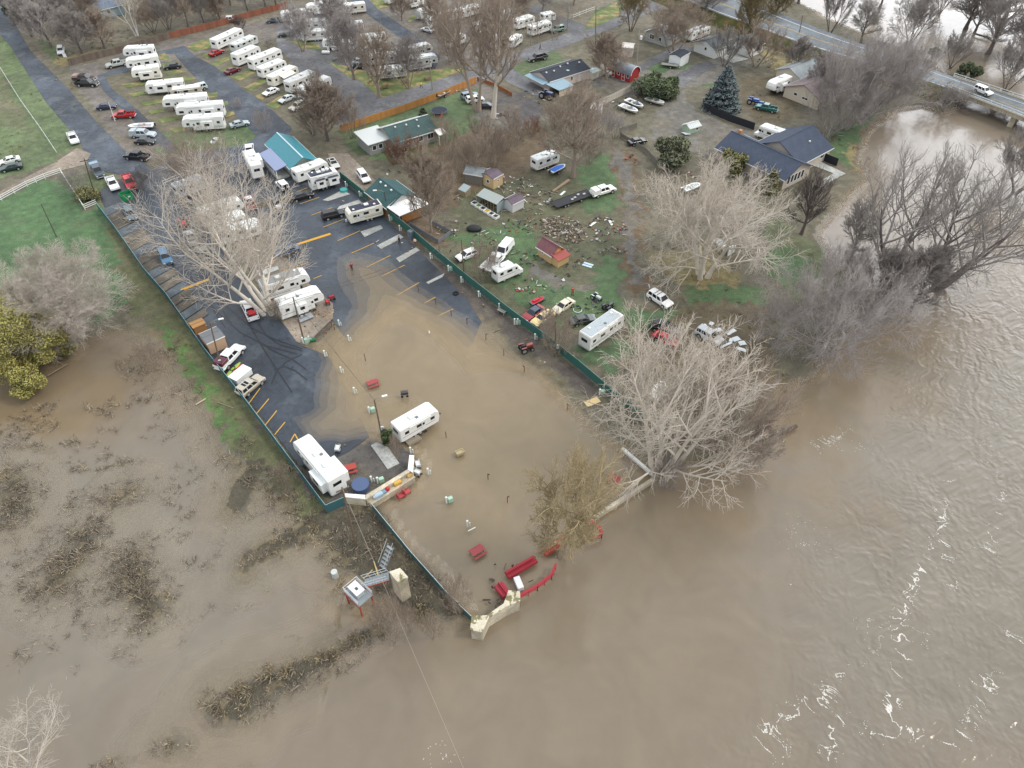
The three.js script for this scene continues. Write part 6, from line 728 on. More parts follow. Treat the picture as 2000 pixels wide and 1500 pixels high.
prism('concrete_wall', [[674, 964], [713, 967], [713, 974], [674, 970]], 1.7, -1, castM, M(0xdfded8, 0.9), 'short white capped concrete wall beside the green fence corner', 'wall');
prism('concrete_wall', [[713, 968], [796, 917], [800, 921], [715, 975]], 1.7, -1, castM, castM, 'long concrete wall with a ledge holding toys and tools', 'wall');
prism('concrete_ledge', [[715, 976], [800, 924], [810, 932], [727, 984]], 1.0, -1, castM, castM, 'concrete ledge below the long wall with red chairs before it', 'ledge');
prism('concrete_wall', [[797, 916], [800, 889], [808, 890], [806, 922]], 1.8, -1, castM, M(0xe3e2dc, 0.9), 'white capped concrete wall end pointing at the flooded trailer', 'wall');
{ const t = prism('concrete_tower', [[761, 1117], [781, 1110], [796, 1127], [778, 1138]], 4.6, -0.8, castM, weathered, 'small weathered concrete tower in the marsh beside a metal walkway', 'tower');  }
prism('concrete_curb', [[1168, 1000], [1282, 928], [1286, 932], [1152, 1018], [1150, 1012]], 0.35, -1, castM, castM, 'thin flooded concrete curb wall along the river edge', 'wall');
{ const a = G(1215, 875, 0.4), b = G(1276, 927, 0.4), o = mesh('timber_beam', box(a.distanceTo(b), 0.4, 0.45), M(0xcfd2ce, 0.85)); o.position.copy(a.clone().add(b).multiplyScalar(0.5)).setY(0.3); o.rotation.y = yaw(b.clone().sub(a)); tag(o, 'long pale concrete beam at the foot of the huge cottonwood', 'beam'); }
// ---------- highway on its embankment, and the bridge ----------
{
  const Y = 3.0, up = [[1300, -62], [1440, -8], [1600, 56], [1700, 92], [1800, 128], [1862, 150], [2000, 196], [2200, 262]], lo = [[1240, -40], [1400, 25], [1580, 90], [1690, 122], [1780, 148], [1850, 172], [2000, 230], [2200, 312]];
  const U1 = up.map(([a, b]) => G(a, b, Y)), L1 = lo.map(([a, b]) => G(a, b, Y)); const strip = (A, B, y, u = 1) => { const pos = [], uv = []; for (let i = 0; i < A.length - 1; i++) { const q = [A[i], A[i + 1], B[i + 1], A[i], B[i + 1], B[i]]; for (const p of q) { pos.push(p.x, typeof y === 'number' ? y : p.y, p.z); uv.push(p.x * U, p.z * U); } } const g = new THREE.BufferGeometry(); g.setAttribute('position', new THREE.Float32BufferAttribute(pos, 3)); g.setAttribute('uv', new THREE.Float32BufferAttribute(uv, 2)); g.computeVertexNormals(); return g; };
  const hwM = new THREE.MeshStandardMaterial({ map: asphTex([108, 116, 122], 0.16, 8), roughness: 0.85, side: THREE.DoubleSide });
  struct(mesh('highway', strip(U1, L1, Y), hwM));
  const off = (A, B, t) => A.map((p, i) => p.clone().lerp(B[i], t)); const ln = (t, w, m) => struct(mesh('highway_line', strip(off(U1, L1, t), off(U1, L1, t + w), Y + 0.012), m));
  ln(0.2, 0.02, whiteLine); ln(0.93, 0.02, whiteLine); ln(0.55, 0.012, M(0xb79a4a, 0.8)); ln(0.575, 0.012, M(0xb79a4a, 0.8));
  const nE = 6, eU = U1.slice(0, nE), eL = L1.slice(0, nE), out = (A, B, k) => A.map((p, i) => { const d = p.clone().sub(B[i]).setY(0).normalize(); const q = p.clone().addScaledVector(d, k); q.y = -0.6; return q; }); const bank = new THREE.MeshStandardMaterial({ map: lawnM.map, color: 0xb6ab98, roughness: 0.95, side: THREE.DoubleSide });
  const A2 = eU.map((p) => p.clone().setY(Y - 0.01)), B2 = eL.map((p) => p.clone().setY(Y - 0.01)); const emb = mesh('road_embankment', [strip(out(eU, eL, 6), A2, null), strip(B2, out(eL, eU, 6), null)], bank); const uvm = emb.geometry.attributes.uv; for (let i = 0; i < uvm.count; i++) uvm.setXY(i, uvm.getX(i) * 4, uvm.getY(i) * 4); struct(emb);
  const t = thing('bridge', 'concrete highway bridge with white pipe rails over the flooded creek', 'bridge', V(0, 0, 0)); const bu = U1.slice(4), bl = L1.slice(4); const low = (A) => A.map((p) => p.clone().setY(Y - 0.9)); mesh('deck_side', strip(bl.map((p) => p.clone().setY(Y - 0.02)), low(bl), null), castM, t); mesh('deck_side', strip(bu.map((p) => p.clone().setY(Y - 0.02)), low(bu), null), castM, t); mesh('deck_underside', strip(low(bu), low(bl), null), castM, t);
  const rm = M(0xd4dcdd, 0.5); for (const [S, O] of [[bu, bl], [bl, bu]]) { for (let i = 1; i < S.length - 1; i++) { const a = S[i], b = S[i + 1], n = Math.max(2, Math.round(a.distanceTo(b) / 3)); for (const h of [0.45, 0.95]) { const q = mesh('rail', rod(V(a.x, Y + h, a.z), V(b.x, Y + h, b.z), 0.07), rm, t); } mesh('kerb', rod(V(a.x, Y + 0.1, a.z), V(b.x, Y + 0.1, b.z), 0.16), castM, t); for (let k = 0; k < n; k++) { const p = a.clone().lerp(b, k / n); mesh('rail_post', box(0.14, 1.0, 0.14, p.x, Y + 0.5, p.z), rm, t); } } }
  const pc = G(1985, 222, Y); for (const [px, py] of [[1984, 222], [2080, 262]]) { const p = G(px, py, Y), q = G(px + 30, py - 40, Y), d = q.clone().sub(p).setY(0); mesh('pier', box(d.length(), 4.4, 1.2, 0, 0, 0), castM, t).position.set((p.x + q.x) / 2, 0, (p.z + q.z) / 2); t.children[t.children.length - 1].rotation.y = yaw(d.normalize()); }
  const ab = U1[5].clone().lerp(L1[5], 0.5); mesh('abutment', box(1.4, 4, U1[5].distanceTo(L1[5]), ab.x, 0.6, ab.z, yaw(U1[6].clone().sub(U1[5]))), castM, t);
}
// ---------- poles, lamps and wires ----------
const woodPole = M(0x6b5c4e, 0.9), greyPole = M(0x8c8a83, 0.8), poles = {};
function pole(key, base, topPx, label, { m = woodPole, r = 0.15, lamp, arm, meter, name = 'utility_pole', wood } = {}) {
  const b = bed(...base); b.y = Math.max(b.y, -0.4); const h = clamp(topH(b, topPx[0], topPx[1]), 3, 16), d = ray(...topPx), k = (h - CAMY) / d.y, tp = V(d.x * k, h, d.z * k), lean = tp.clone().sub(b).setY(0); if (lean.length() > h * 0.12) lean.setLength(h * 0.12);
  const t = thing(name, label, 'pole', b), T = V(lean.x, h - b.y, lean.z); mesh('pole', rod(V(0, -0.3, 0), T, r, r * 0.62, 10), m, t); poles[key] = b.clone().add(T);
  if (lamp) { const e = T.clone().add(V(lamp[0], 0.3, lamp[1])); mesh('lamp_arm', new THREE.TubeGeometry(new THREE.QuadraticBezierCurve3(T.clone().add(V(0, -0.2, 0)), T.clone().add(V(lamp[0] * 0.3, 0.4, lamp[1] * 0.3)), e), 8, 0.04, 5), greyPole, t); mesh('lamp_head', rbox(0.8, 0.18, 0.34, 0, 0, 0, 0.08).rotateY(-Math.atan2(lamp[1], lamp[0])).translate(e.x, e.y, e.z), M(0xe2e5e4, 0.5), t); }
  if (arm) { mesh('cross_arm', box(arm, 0.14, 0.12, T.x, T.y - 0.4, T.z, 0.5), m, t); for (const s of [-0.45, 0, 0.45]) mesh('insulator', cyl(0.06, 0.05, 0.16, T.x + s * arm * Math.cos(0.5), T.y - 0.25, T.z - s * arm * Math.sin(0.5), 6), M(0x9aa5a8, 0.4), t); }
  if (meter) mesh('meter_box', rbox(0.45, 0.8, 0.3, 0.3, 1.6, 0.15, 0.04), M(0xb9c2c0, 0.6), t);
  return t;
}
pole('a', [112, 466], [80, 398], 'thin bare wooden pole on the green lawn', { r: 0.11, m: M(0x55594a, 0.9) });
pole('b', [695, 1066], [668, 952], 'tall leaning wooden pole in the marsh beside the concrete wall', { r: 0.17, arm: 1.6 });
pole('c', [594, 667], [572, 580], 'dark wooden pole at the gravel tip by the water', { r: 0.15 });
pole('d', [745, 846], [731, 781], 'wooden lamp pole standing in the flood beside the white trailer', { lamp: [1.4, -0.5], meter: 1 });
pole('e', [433, 722], [410, 630], 'wooden lamp pole leaning over the beige shed', { lamp: [1.6, -0.5], arm: 1.4, meter: 1 });
pole('f', [758, 420], [750, 374], 'lamp pole behind the cabin and the dark roofed trailer', { lamp: [-1.8, 0.1], meter: 1, m: M(0x4f4a45, 0.9) });
pole('g', [907, 545], [901, 468], 'wooden pole standing against the green fence by the wrecked white car', { r: 0.14 });
pole('h', [1085, 692], [1085, 628], 'wooden pole at the fence beside the motorhome', { r: 0.15, meter: 1 });
pole('i', [1243, 128], [1249, 62], 'pale pole with a white transformer beside the drive', { m: M(0xa39c8f, 0.9) });
mesh('transformer', cyl(0.35, 0.35, 0.9, 0.35, 7.2, 0.2, 10), M(0xdfe3e4, 0.5), scene.children[scene.children.length - 1]);
pole('j', [845, 178], [838, 110], 'grey lamp pole beside the park lane and the grey fifth wheel', { m: greyPole });
pole('k', [226, 240], [212, 200], 'white slanting pole on the gravel between a dark sedan and the red pickup', { m: M(0xd4d6d4, 0.6), r: 0.12 });
pole('l', [144, 149], [137, 118], 'grey sign pole with a white board at the gravel entrance', { m: M(0x77797b, 0.7), r: 0.1 });
mesh('sign_board', box(0.9, 0.9, 0.06, -0.1, 5.2, 0.1), M(0xe6e8e8, 0.6), scene.children[scene.children.length - 1]);
pole('m', [445, 318], [428, 258], 'pale wooden pole beside the lawn with the little rowboat', { m: M(0x9f998c, 0.9) });
pole('n', [1557, 84], [1568, 30], 'dark pole along the highway verge', {});
pole('o', [1163, 95], [1164, 15], 'dark pole beside the lane behind the bare tree', {});
pole('p', [188, 390], [165, 310], 'dark pole with a crossarm inside the white fence corner', { arm: 2, m: M(0x4e4a46, 0.9) });
pole('q', [938, 545], [936, 478], 'thin metal pole inside the brush beside the cabin boat', { m: greyPole, r: 0.07 });
pole('r', [1185, 152], [1183, 105], 'pale wooden pole beside the white tank in the pink house yard', { m: M(0xb3a791, 0.9), r: 0.13 });
pole('s', [1635, 102], [1638, 84], 'short dark post at the edge of the highway', { r: 0.1 });
const wireM = M(0x4a4a4a, 0.6);
function wire(a, b, sag, label) { const c = a.clone().add(b).multiplyScalar(0.5); c.y -= sag; const far = /river/.test(label), g = new THREE.TubeGeometry(new THREE.QuadraticBezierCurve3(a, c, b), 16, far ? 0.018 : 0.028, 4); tag(mesh('overhead_wire', g, far ? M(0xa59c8c, 0.7) : wireM), label, 'wire', 'overhead wires'); }
wire(poles.e, poles.c, 0.7, 'overhead wire from the shed lamp pole to the dark pole at the water'); wire(poles.c, poles.d, 0.9, 'overhead wire between the dark pole at the water and the flooded lamp pole'); wire(poles.c, poles.g, 1.2, 'upper overhead wire crossing the flooded lot to the fence pole'); wire(poles.c.clone().add(V(0, -0.7, 0)), poles.g.clone().add(V(0, -0.9, 0)), 1.2, 'lower overhead wire crossing the flooded lot to the fence pole'); wire(poles.c.clone().add(V(0, -0.8, 0)), poles.e.clone().add(V(0, -0.8, 0)), 0.7, 'lower wire from the dark pole to the shed lamp pole'); wire(poles.b, G(905, 1500, 4), 0.4, 'long thin cable running from the marsh pole out over the river');
// ---------- utility pedestals standing in the flood ----------
const pedM = M(0xd2dad6, 0.6), pedG = M(0x9fc0ad, 0.6);
for (const [x, y, lab, g] of [[634, 692, 'white twin hookup pedestal nearest the pole at the gravel tip'], [666, 724, 'white hookup pedestal halfway between the pole and the lamp post'], [692, 764, 'white twin hookup pedestal beyond the red picnic table'], [721, 802, 'pale green hookup box beside the lamp pole in the flood', 1], [802, 882, 'white hookup pedestal by the step of the flooded trailer'], [836, 922, 'white hookup pedestal next to the shopping carts'], [872, 978, 'green and white hookup boxes alone in the flood', 1], [913, 1024, 'white tilted hookup pedestal beside a floating pipe'], [726, 940, 'white pipe pedestal on the gravel island'], [738, 942, 'pale green box on the gravel island beside the blue tarp', 1], [592, 668, 'pale green box at the foot of the dark pole', 1], [604, 665, 'white pipe pedestal beside the green barrel'], [841, 504, 'white hookup pedestal against the fence below the garden plot'], [876, 528, 'pale green hookup box against the fence near the wrecked car', 1], [901, 550, 'white hookup pedestal by the fence pole'], [935, 578, 'white hookup pedestal below the camper van'], [975, 602, 'pale hookup box beside the grey bench by the fence', 1], [1005, 632, 'white hookup pedestal beside the green box under the yellow sedan'], [1011, 632, 'pale green hookup box under the yellow sedan', 1], [1045, 662, 'white hookup pedestal by the red tractor'], [1171, 770, 'pale green hookup box half under the cottonwood limbs', 1], [676, 365, 'grey hookup box behind the satellite dome trailer'], [703, 384, 'white hookup box beside the teal basin', 1], [781, 450, 'white hookup pedestal behind the person on the pads'], [761, 430, 'pale green hookup box beside the white trailer and fence', 1], [681, 662, 'thin white pedestal in the water below the wires'], [662, 632, 'white pedestal cap beside the leaning posts']]) {
  const p = on(x, y); if (p.y < 0.02) p.y = -0.1; const t = thing('hookup_pedestal', lab, 'pedestal', p, 0.5, 'hookup pedestals'); mesh('post', rbox(0.22, 1.2, 0.2, 0, 0.6, 0, 0.04), pedM, t); mesh('cap', rbox(0.28, 0.18, 0.28, 0, 1.22, 0, 0.05), pedM, t); if (g) mesh('cabinet', rbox(0.7, 0.85, 0.55, 0.55, 0.42, 0, 0.08), pedG, t); else mesh('pipe', cyl(0.08, 0.08, 0.8, 0.3, 0.4, 0.1, 8), pedM, t); }
// rusty water posts
for (const [x, y, k] of [[653, 640, 0], [648, 636, 1], [713, 700, 2], [817, 565, 3], [851, 590, 4], [881, 612, 5], [912, 628, 6], [949, 660, 7], [984, 690, 8], [1024, 722, 9], [1109, 795, 10], [871, 850, 11], [953, 932, 12], [991, 977, 13], [858, 492, 14], [703, 432, 15], [793, 440, 16]]) { const p = on(x, y); if (p.y < 0.02) p.y = -0.1; const t = thing('water_spigot_post', 'thin rusty spigot post sticking out of the flooded site', 'post', p, k, 'rusty spigot posts'); mesh('post', cyl(0.06, 0.06, 1.3, 0, 0.6, 0, 6), M(0x6d4238, 0.9), t); mesh('spigot', [box(0.3, 0.12, 0.1, 0.1, 1.2, 0), cyl(0.07, 0.07, 0.1, 0.22, 1.26, 0, 6)], M(0x5a3a34, 0.8), t); }
// ---------- picnic tables and benches ----------
const red1 = M(0x9c4a4c, 0.8), redW = M(0xa8434b, 0.8);
function picnic(px, py, dx, dy, label, m = red1, sink = 0.35) { const p = on(px, py); p.y = p.y < 0.05 ? -sink : p.y; const t = thing('picnic_table', label, 'picnic table', p, yaw(dirOf(px, py, dx * 8, dy * 8)), 'picnic tables'); for (let i = 0; i < 5; i++) mesh('top_plank', box(1.85, 0.05, 0.15, 0, 0.76, -0.34 + i * 0.17), m, t); for (const s of [-1, 1]) { for (let i = 0; i < 2; i++) mesh('seat_plank', box(1.85, 0.05, 0.14, 0, 0.46, s * (0.62 + i * 0.16)), m, t); for (const x of [-0.65, 0.65]) mesh('leg', rod(V(x, 0, s * 0.72), V(x, 0.74, s * 0.25), 0.05), m, t); } for (const x of [-0.65, 0.65]) mesh('seat_bearer', box(0.08, 0.1, 1.6, x, 0.4, 0), m, t); return t; }
picnic(728, 746, 1, -0.35, 'red picnic table floating near the twin pedestals with white litter on it'); picnic(933, 1075, 1, -0.62, 'red picnic table in the open flood above the long red benches'); picnic(1200, 934, 1, 0.62, 'faded pink red picnic table near the pale concrete beam'); picnic(684, 918, 1, -0.3, 'rusty red picnic bench beside the large corner camper', M(0xa8473f, 0.8)); picnic(752, 172, 1, -0.2, 'brown picnic table under the park trees on the lawn', M(0x77604c, 0.9)); picnic(835, 156, 1, -0.2, 'brown picnic table beside the grey lamp pole on the lawn', M(0x77604c, 0.9)); picnic(791, 162, 1, -0.2, 'brown picnic table between two park tree trunks', M(0x6f5b4a, 0.9));
function bench(A, B, label, m, w = 0.9) { const a = G(...A, 0.5), b = G(...B, 0.5), d = b.clone().sub(a).setY(0), L = d.length(), t = thing('long_bench', label, 'bench', a.clone().add(b).multiplyScalar(0.5).setY(0), yaw(d)); for (let i = 0; i < 4; i++) mesh('seat_plank', box(L, 0.07, w / 4 - 0.02, 0, 0.5, -w / 2 + w / 4 * (i + 0.5)), m, t); for (const s of [-1, 1]) mesh('side_board', box(L, 0.4, 0.06, 0, 0.25, s * (w / 2 + 0.04)), m, t); for (const s of [-1, 1]) mesh('end_board', box(0.06, 0.4, w, s * L / 2, 0.25, 0), m, t); mesh('backrest', box(L, 0.4, 0.06, 0, 0.72, 0), m, t); }
bench([990, 1122], [1046, 1090], 'long red bench in the flood beside a tarp and the white cooler', M(0xa32e3a, 0.7)); bench([1062, 1078], [1116, 1044], 'long orange red bench under the flooded tree', M(0xb04a3c, 0.75)); bench([973, 1140], [990, 1162], 'short red bench wedged against the concrete abutment', M(0xa32e40, 0.7), 1.1);
function railing(pts, label, m, h = 0.9) { const w = pts.map(([a, b]) => G(a, b, 0.8)), t = thing('railing', label, 'railing', V(w[0].x, 0, w[0].z)); const c = V(w[0].x, 0, w[0].z); for (let i = 0; i < w.length - 1; i++) { const a = w[i].clone().sub(c), b = w[i + 1].clone().sub(c), n = Math.max(2, Math.round(a.distanceTo(b) / 1.2)); for (const y of [0.35, h]) mesh('rail', rod(V(a.x, y, a.z), V(b.x, y, b.z), 0.1), m, t); mesh('top_board', box(a.distanceTo(b), 0.06, 0.3, (a.x + b.x) / 2, h + 0.06, (a.z + b.z) / 2, yaw(b.clone().sub(a))), m, t); for (let k = 0; k <= n; k++) { const p = a.clone().lerp(b, k / n); mesh('baluster', box(0.1, h + 0.6, 0.1, p.x, h / 2 - 0.3, p.z), m, t); } } }
railing([[1014, 1164], [1050, 1144], [1078, 1122], [1086, 1102]], 'red wooden railing from the concrete abutment along the river', M(0xa2323c, 0.75)); railing([[1144, 1054], [1176, 1042], [1172, 1032], [1149, 1014]], 'red wooden railing corner at the end of the curb wall', M(0xa2323c, 0.75));
// ---------- the gauge station: metal stair bridge and platform ----------
{ const c = G(700, 1160, 2.2), t = thing('gauge_platform', 'grey metal platform with a steel hut on red posts beside the concrete tower', 'platform', V(c.x, 0, c.z), -0.75); const gm = M(0x8e979c, 0.5, 0.3), rd = M(0xa4493c, 0.7), sv = M(0xc3ccd0, 0.4, 0.3);
  mesh('deck', box(2.8, 0.14, 2.0, 0, 2.2, 0), gm, t); mesh('deck_beam', box(2.9, 0.2, 0.12, 0, 2.06, 1.02), rd, t); mesh('deck_beam', box(2.9, 0.2, 0.12, 0, 2.06, -1.02), rd, t); for (const [x, z] of [[-1.3, 0.9], [1.3, 0.9], [-1.3, -0.9], [1.3, -0.9]]) mesh('leg', box(0.16, 3.4, 0.16, x, 0.5, z), rd, t); mesh('hut', rbox(1.6, 0.9, 1.0, -0.2, 2.75, 0, 0.04), sv, t); mesh('hut_roof', rbox(1.8, 0.08, 1.2, -0.2, 3.24, 0, 0.03), M(0xdde3e6, 0.4), t); mesh('hut_vent', box(0.4, 0.06, 0.3, -0.1, 3.31, 0), M(0x4a5054, 0.6), t);
  for (const z of [-1, 1]) for (const y of [2.75, 3.25]) mesh('guard_rail', rod(V(-1.4, y, z), V(1.4, y, z), 0.04), sv, t); for (const y of [2.75, 3.25]) mesh('guard_rail', rod(V(-1.4, y, -1), V(-1.4, y, 1), 0.04), sv, t); for (const [x, z] of [[-1.4, 1], [1.4, 1], [-1.4, -1], [1.4, -1], [0, 1], [0, -1]]) mesh('rail_post', rod(V(x, 2.2, z), V(x, 3.28, z), 0.04), sv, t);
  const a = G(712, 1140, 2.4), b = G(762, 1125, 3.4), w = thing('metal_walkway', 'grey grated metal walkway between the platform and the concrete tower', 'walkway', V(a.x, 0, a.z)); const q = b.clone().sub(a), L = Math.hypot(q.x, q.z), ry = yaw(q), sl = Math.atan2(q.y, L); const seg = (nm, g, m) => { const o = mesh(nm, g, m, w); o.rotation.set(0, ry, sl, 'YXZ'); o.position.y = a.y; return o; }; for (let i = 0; i < 9; i++) seg('grating', box(L / 9 - 0.03, 0.06, 1.0, L * (i + 0.5) / 9, 0, 0), gm); for (const z of [-0.55, 0.55]) { seg('stringer', box(L, 0.22, 0.08, L / 2, -0.08, z), z > 0 ? rd : gm); for (const y of [0.5, 1.0]) seg('hand_rail', box(L, 0.05, 0.05, L / 2, y, z), sv); for (let i = 0; i <= 4; i++) seg('rail_post', box(0.05, 1.0, 0.05, L * i / 4, 0.5, z), sv); }
  const s2 = thing('metal_stair', 'grey metal stair climbing to the concrete tower from the mud', 'stair', on(748, 1108), 0.9); for (let i = 0; i < 6; i++) mesh('tread', box(0.3, 0.05, 0.9, i * 0.32, 0.4 + i * 0.45, 0), gm, s2); for (const z of [-0.5, 0.5]) { mesh('stringer', rod(V(-0.2, 0.1, z), V(1.8, 2.9, z), 0.06), gm, s2); mesh('hand_rail', rod(V(-0.2, 1.1, z), V(1.8, 3.9, z), 0.04), sv, s2); } }
// ---------- boats, trailers and yard machines ----------
function boat(px, py, dx, dy, L, label, o = {}) { const p = on(px, py), t = thing(o.name ?? 'motor_boat', label, 'boat', p, yaw(dirOf(px, py, dx * 8, dy * 8))); const w = L * 0.19, y0 = o.y ?? 0.5, hull = new THREE.Shape(), dk = new THREE.Shape(); for (const [s, k] of [[hull, 1], [dk, 0.82]]) { s.moveTo(-L / 2 * k, -w * k); s.lineTo(L * 0.15 * k, -w * k); s.quadraticCurveTo(L * 0.4 * k, -w * 0.8 * k, L / 2 * k, 0); s.quadraticCurveTo(L * 0.4 * k, w * 0.8 * k, L * 0.15 * k, w * k); s.lineTo(-L / 2 * k, w * k); s.closePath(); } const ring = hull.clone(); ring.holes.push(new THREE.Path(dk.getPoints(6)));
  const g1 = new THREE.ExtrudeGeometry(dk, { depth: 0.1, bevelEnabled: false, curveSegments: 6 }).rotateX(-Math.PI / 2); const hg = new THREE.ExtrudeGeometry(ring, { depth: 0.55, bevelEnabled: false, curveSegments: 6 }).rotateX(-Math.PI / 2); for (const g of [hg, g1]) { const ps = g.attributes.position; for (let i = 0; i < ps.count; i++) if (ps.getY(i) < 0.05) ps.setXYZ(i, ps.getX(i) * 0.9, ps.getY(i), ps.getZ(i) * 0.6); g.computeVertexNormals(); }
  const bt = new THREE.ExtrudeGeometry(hull, { depth: 0.08, bevelEnabled: false, curveSegments: 6 }).rotateX(-Math.PI / 2).scale(0.9, 1, 0.6); mesh('hull', [hg.translate(0, y0, 0), bt.translate(0, y0, 0)], P(o.hull ?? 0xe6e8e8, 0.35), t); mesh('deck', g1.translate(0, y0 + (o.cover ? 0.45 : 0.22), 0), M(o.deck ?? 0x9a9fa2, 0.7), t);
  if (o.cabin) { mesh('cabin', extr([[-L * 0.05, 0], [-L * 0.02, 0.95], [L * 0.14, 0.95], [L * 0.26, 0.35], [L * 0.4, 0.1], [L * 0.4, 0]], w * 1.5, 0.06).translate(0, y0 + 0.5, 0), P(0xe8eaea, 0.35), t); for (const s of [-1, 1]) mesh('cabin_window', box(L * 0.16, 0.3, 0.02, L * 0.07, y0 + 1.15, s * (w * 0.75 + 0.012)), GLASS, t); }
  else if (!o.cover) { mesh('windscreen', quad([L * 0.12, y0 + 0.5, -w * 0.7], [L * 0.12, y0 + 0.5, w * 0.7], [L * 0.04, y0 + 0.9, w * 0.6], [L * 0.04, y0 + 0.9, -w * 0.6]), M(0x59666c, 0.2), t); for (const s of [-1, 1]) mesh('seat', rbox(0.5, 0.4, 0.5, -L * 0.1, y0 + 0.5, s * w * 0.4, 0.06), M(o.seat ?? 0xdedcd2, 0.7), t); }
  if (o.motor !== 0) mesh('outboard_motor', rbox(0.4, 0.8, 0.35, -L / 2 - 0.2, y0 + 0.6, 0, 0.1), M(0x2c2f33, 0.5), t);
  if (o.y !== 0.02) { mesh('trailer_frame', [box(L * 0.9, 0.1, 0.1, 0.1, 0.42, w * 0.5), box(L * 0.9, 0.1, 0.1, 0.1, 0.42, -w * 0.5)], RUBBER, t); for (const s of [-1, 1]) wheel(t, -L * 0.12, s * w * 0.85, 0.3); } return t; }
boat(278, 252, -1, 0.04, 6.2, 'white boat with a red interior stripe behind the silver pickup', { seat: 0xb88f86 }); boat(419, 278, -0.5, 0.5, 2.9, 'little white rowboat upside on the lawn by the pole', { name: 'rowboat', y: 0.02, motor: 0, deck: 0xb9b2a4 }); boat(868, 187, 1, -0.5, 5.4, 'grey aluminium boat along the orange fence', { hull: 0xaab0b0, deck: 0x6d7173 }); boat(1228, 218, 1, 0.4, 5.6, 'white runabout boat lowest of three on the grass', { seat: 0xc9c2b0 }); boat(1239, 208, 1, 0.45, 5.8, 'navy and white boat between two other boats on the grass', { deck: 0x2f3b52 }); boat(1279, 203, 1, 0.3, 5.4, 'white fishing boat by the juniper and orange firewood', { deck: 0xc9c4b2 }); boat(1089, 336, 1, -0.5, 4.8, 'boat under a bright blue cover beside the white travel trailer', { cover: 1, deck: 0x1f5fc0, hull: 0xa7b2b5 }); boat(966, 516, 0.9, -0.85, 7.2, 'large white cabin cruiser parked on the grass behind the fence', { cabin: 1 }); boat(1350, 372, 1, -0.4, 5, 'pale boat lying under the broad pale tree', { deck: 0xc5d4d8 }); boat(1285, 770, 0.5, -0.9, 4.6, 'white boat hull glimpsed under the huge cottonwood', { deck: 0xc9cac4 });
{ const t = boat(1050, 594, 1, -0.5, 3.3, 'red and black jet ski on a small trailer behind the fence', { hull: 0x2d3034, deck: 0xb5222c, cover: 1, name: 'jet_ski', motor: 0 }); t.userData.category = 'jet ski'; mesh('seat', rbox(1.3, 0.35, 0.45, -0.4, 1.15, 0, 0.1), M(0xb5222c, 0.5), t); mesh('handlebar', rod(V(0.45, 1.35, -0.35), V(0.45, 1.35, 0.35), 0.04), RUBBER, t); }
function flatTrailer(A, B, W0, col, label, o = {}) { const a = on(...A), b = on(...B), d = b.clone().sub(a).setY(0), L = d.length(); d.normalize(); let n = V(-d.z, 0, d.x); if (n.dot(a) < 0) n.negate(); const t = thing('flatbed_trailer', label, 'trailer', a.clone().add(b).multiplyScalar(0.5).addScaledVector(n, W0 / 2), yaw(d)); const nb = Math.max(4, Math.round(W0 / 0.3)); for (let i = 0; i < nb; i++) mesh('deck_plank', box(L, 0.08, W0 / nb - 0.02, 0, o.h ?? 0.75, -W0 / 2 + W0 / nb * (i + 0.5)), M(col, 0.8), t); for (const z of [-1, 1]) { mesh('side_rail', box(L, 0.14, 0.08, 0, (o.h ?? 0.75) + 0.02, z * (W0 / 2 + 0.04)), M(0x2a2b2e, 0.7), t); for (const x of o.ax ?? [-0.1, 0.1]) wheel(t, x * L, z * (W0 / 2 - 0.05), 0.34); } mesh('tongue', rod(V(L / 2, 0.6, 0), V(L / 2 + 1.2, 0.6, 0), 0.07), RUBBER, t); return t; }
{ const t = flatTrailer([1088, 412], [1160, 386], 2.5, 0x35363b, 'long black flatbed trailer behind the white pickup', { ax: [-0.28, -0.2, 0.15] }); for (const [x, z] of [[0.5, 0.2], [1.8, -0.4], [-0.4, 0.5], [3.0, 0.1]]) mesh('cargo_bag', rbox(0.6, 0.25, 0.4, x, 0.92, z, 0.08), M(0xb5b8b4, 0.8), t); }
flatTrailer([1290, 132], [1322, 136], 1.9, 0x8a8d86, 'flat utility trailer in front of the white cube shed', { ax: [0.1] }); flatTrailer([458, 46], [474, 38], 2.0, 0xd8dad8, 'white flat trailer hitched to the brown work truck', { ax: [0] });
{ const p = on(473, 741), d = dirOf(473, 741, 8, -6.5), t = thing('utility_trailer', 'white covered utility trailer between the kayaks and the tan vehicle', 'trailer', p, yaw(d)); mesh('box', rbox(3.2, 1.1, 1.8, 0, 1.0, 0, 0.08), M(0xdfe3e3, 0.6), t); mesh('lid', rbox(3.3, 0.12, 1.9, 0, 1.6, 0, 0.05), M(0xeceeee, 0.55), t); for (const z of [-0.8, 0.8]) wheel(t, -0.1, z, 0.3); mesh('tongue', rod(V(1.5, 0.5, 0), V(2.6, 0.45, 0), 0.05), RUBBER, t); }
for (const [x, y, c, l] of [[456, 724, 0x8fae2e, 'lime green kayak leaning by the parked cars'], [460, 728, 0xc8392f, 'red orange kayak between the green and the pale kayak'], [466, 731, 0x9fbfc6, 'pale blue canoe beside the white utility trailer']]) { const g = new THREE.SphereGeometry(1, 14, 8).scale(1.9, 0.22, 0.36), o = mesh('kayak', g, P(c, 0.4)); const t = thing('kayak', l, 'kayak', on(x, y), yaw(dirOf(x, y, 8, -8))); o.name = 'hull'; o.position.y = 0.4; t.add(o); mesh('cockpit', new THREE.TorusGeometry(0.3, 0.05, 5, 12).scale(1.6, 1, 1).rotateX(Math.PI / 2).translate(0, 0.62, 0), RUBBER, t); for (const s of [-0.9, 0.9]) mesh('rest', box(0.1, 0.3, 0.7, s, 0.12, 0), M(0x77706a, 0.9), t); }
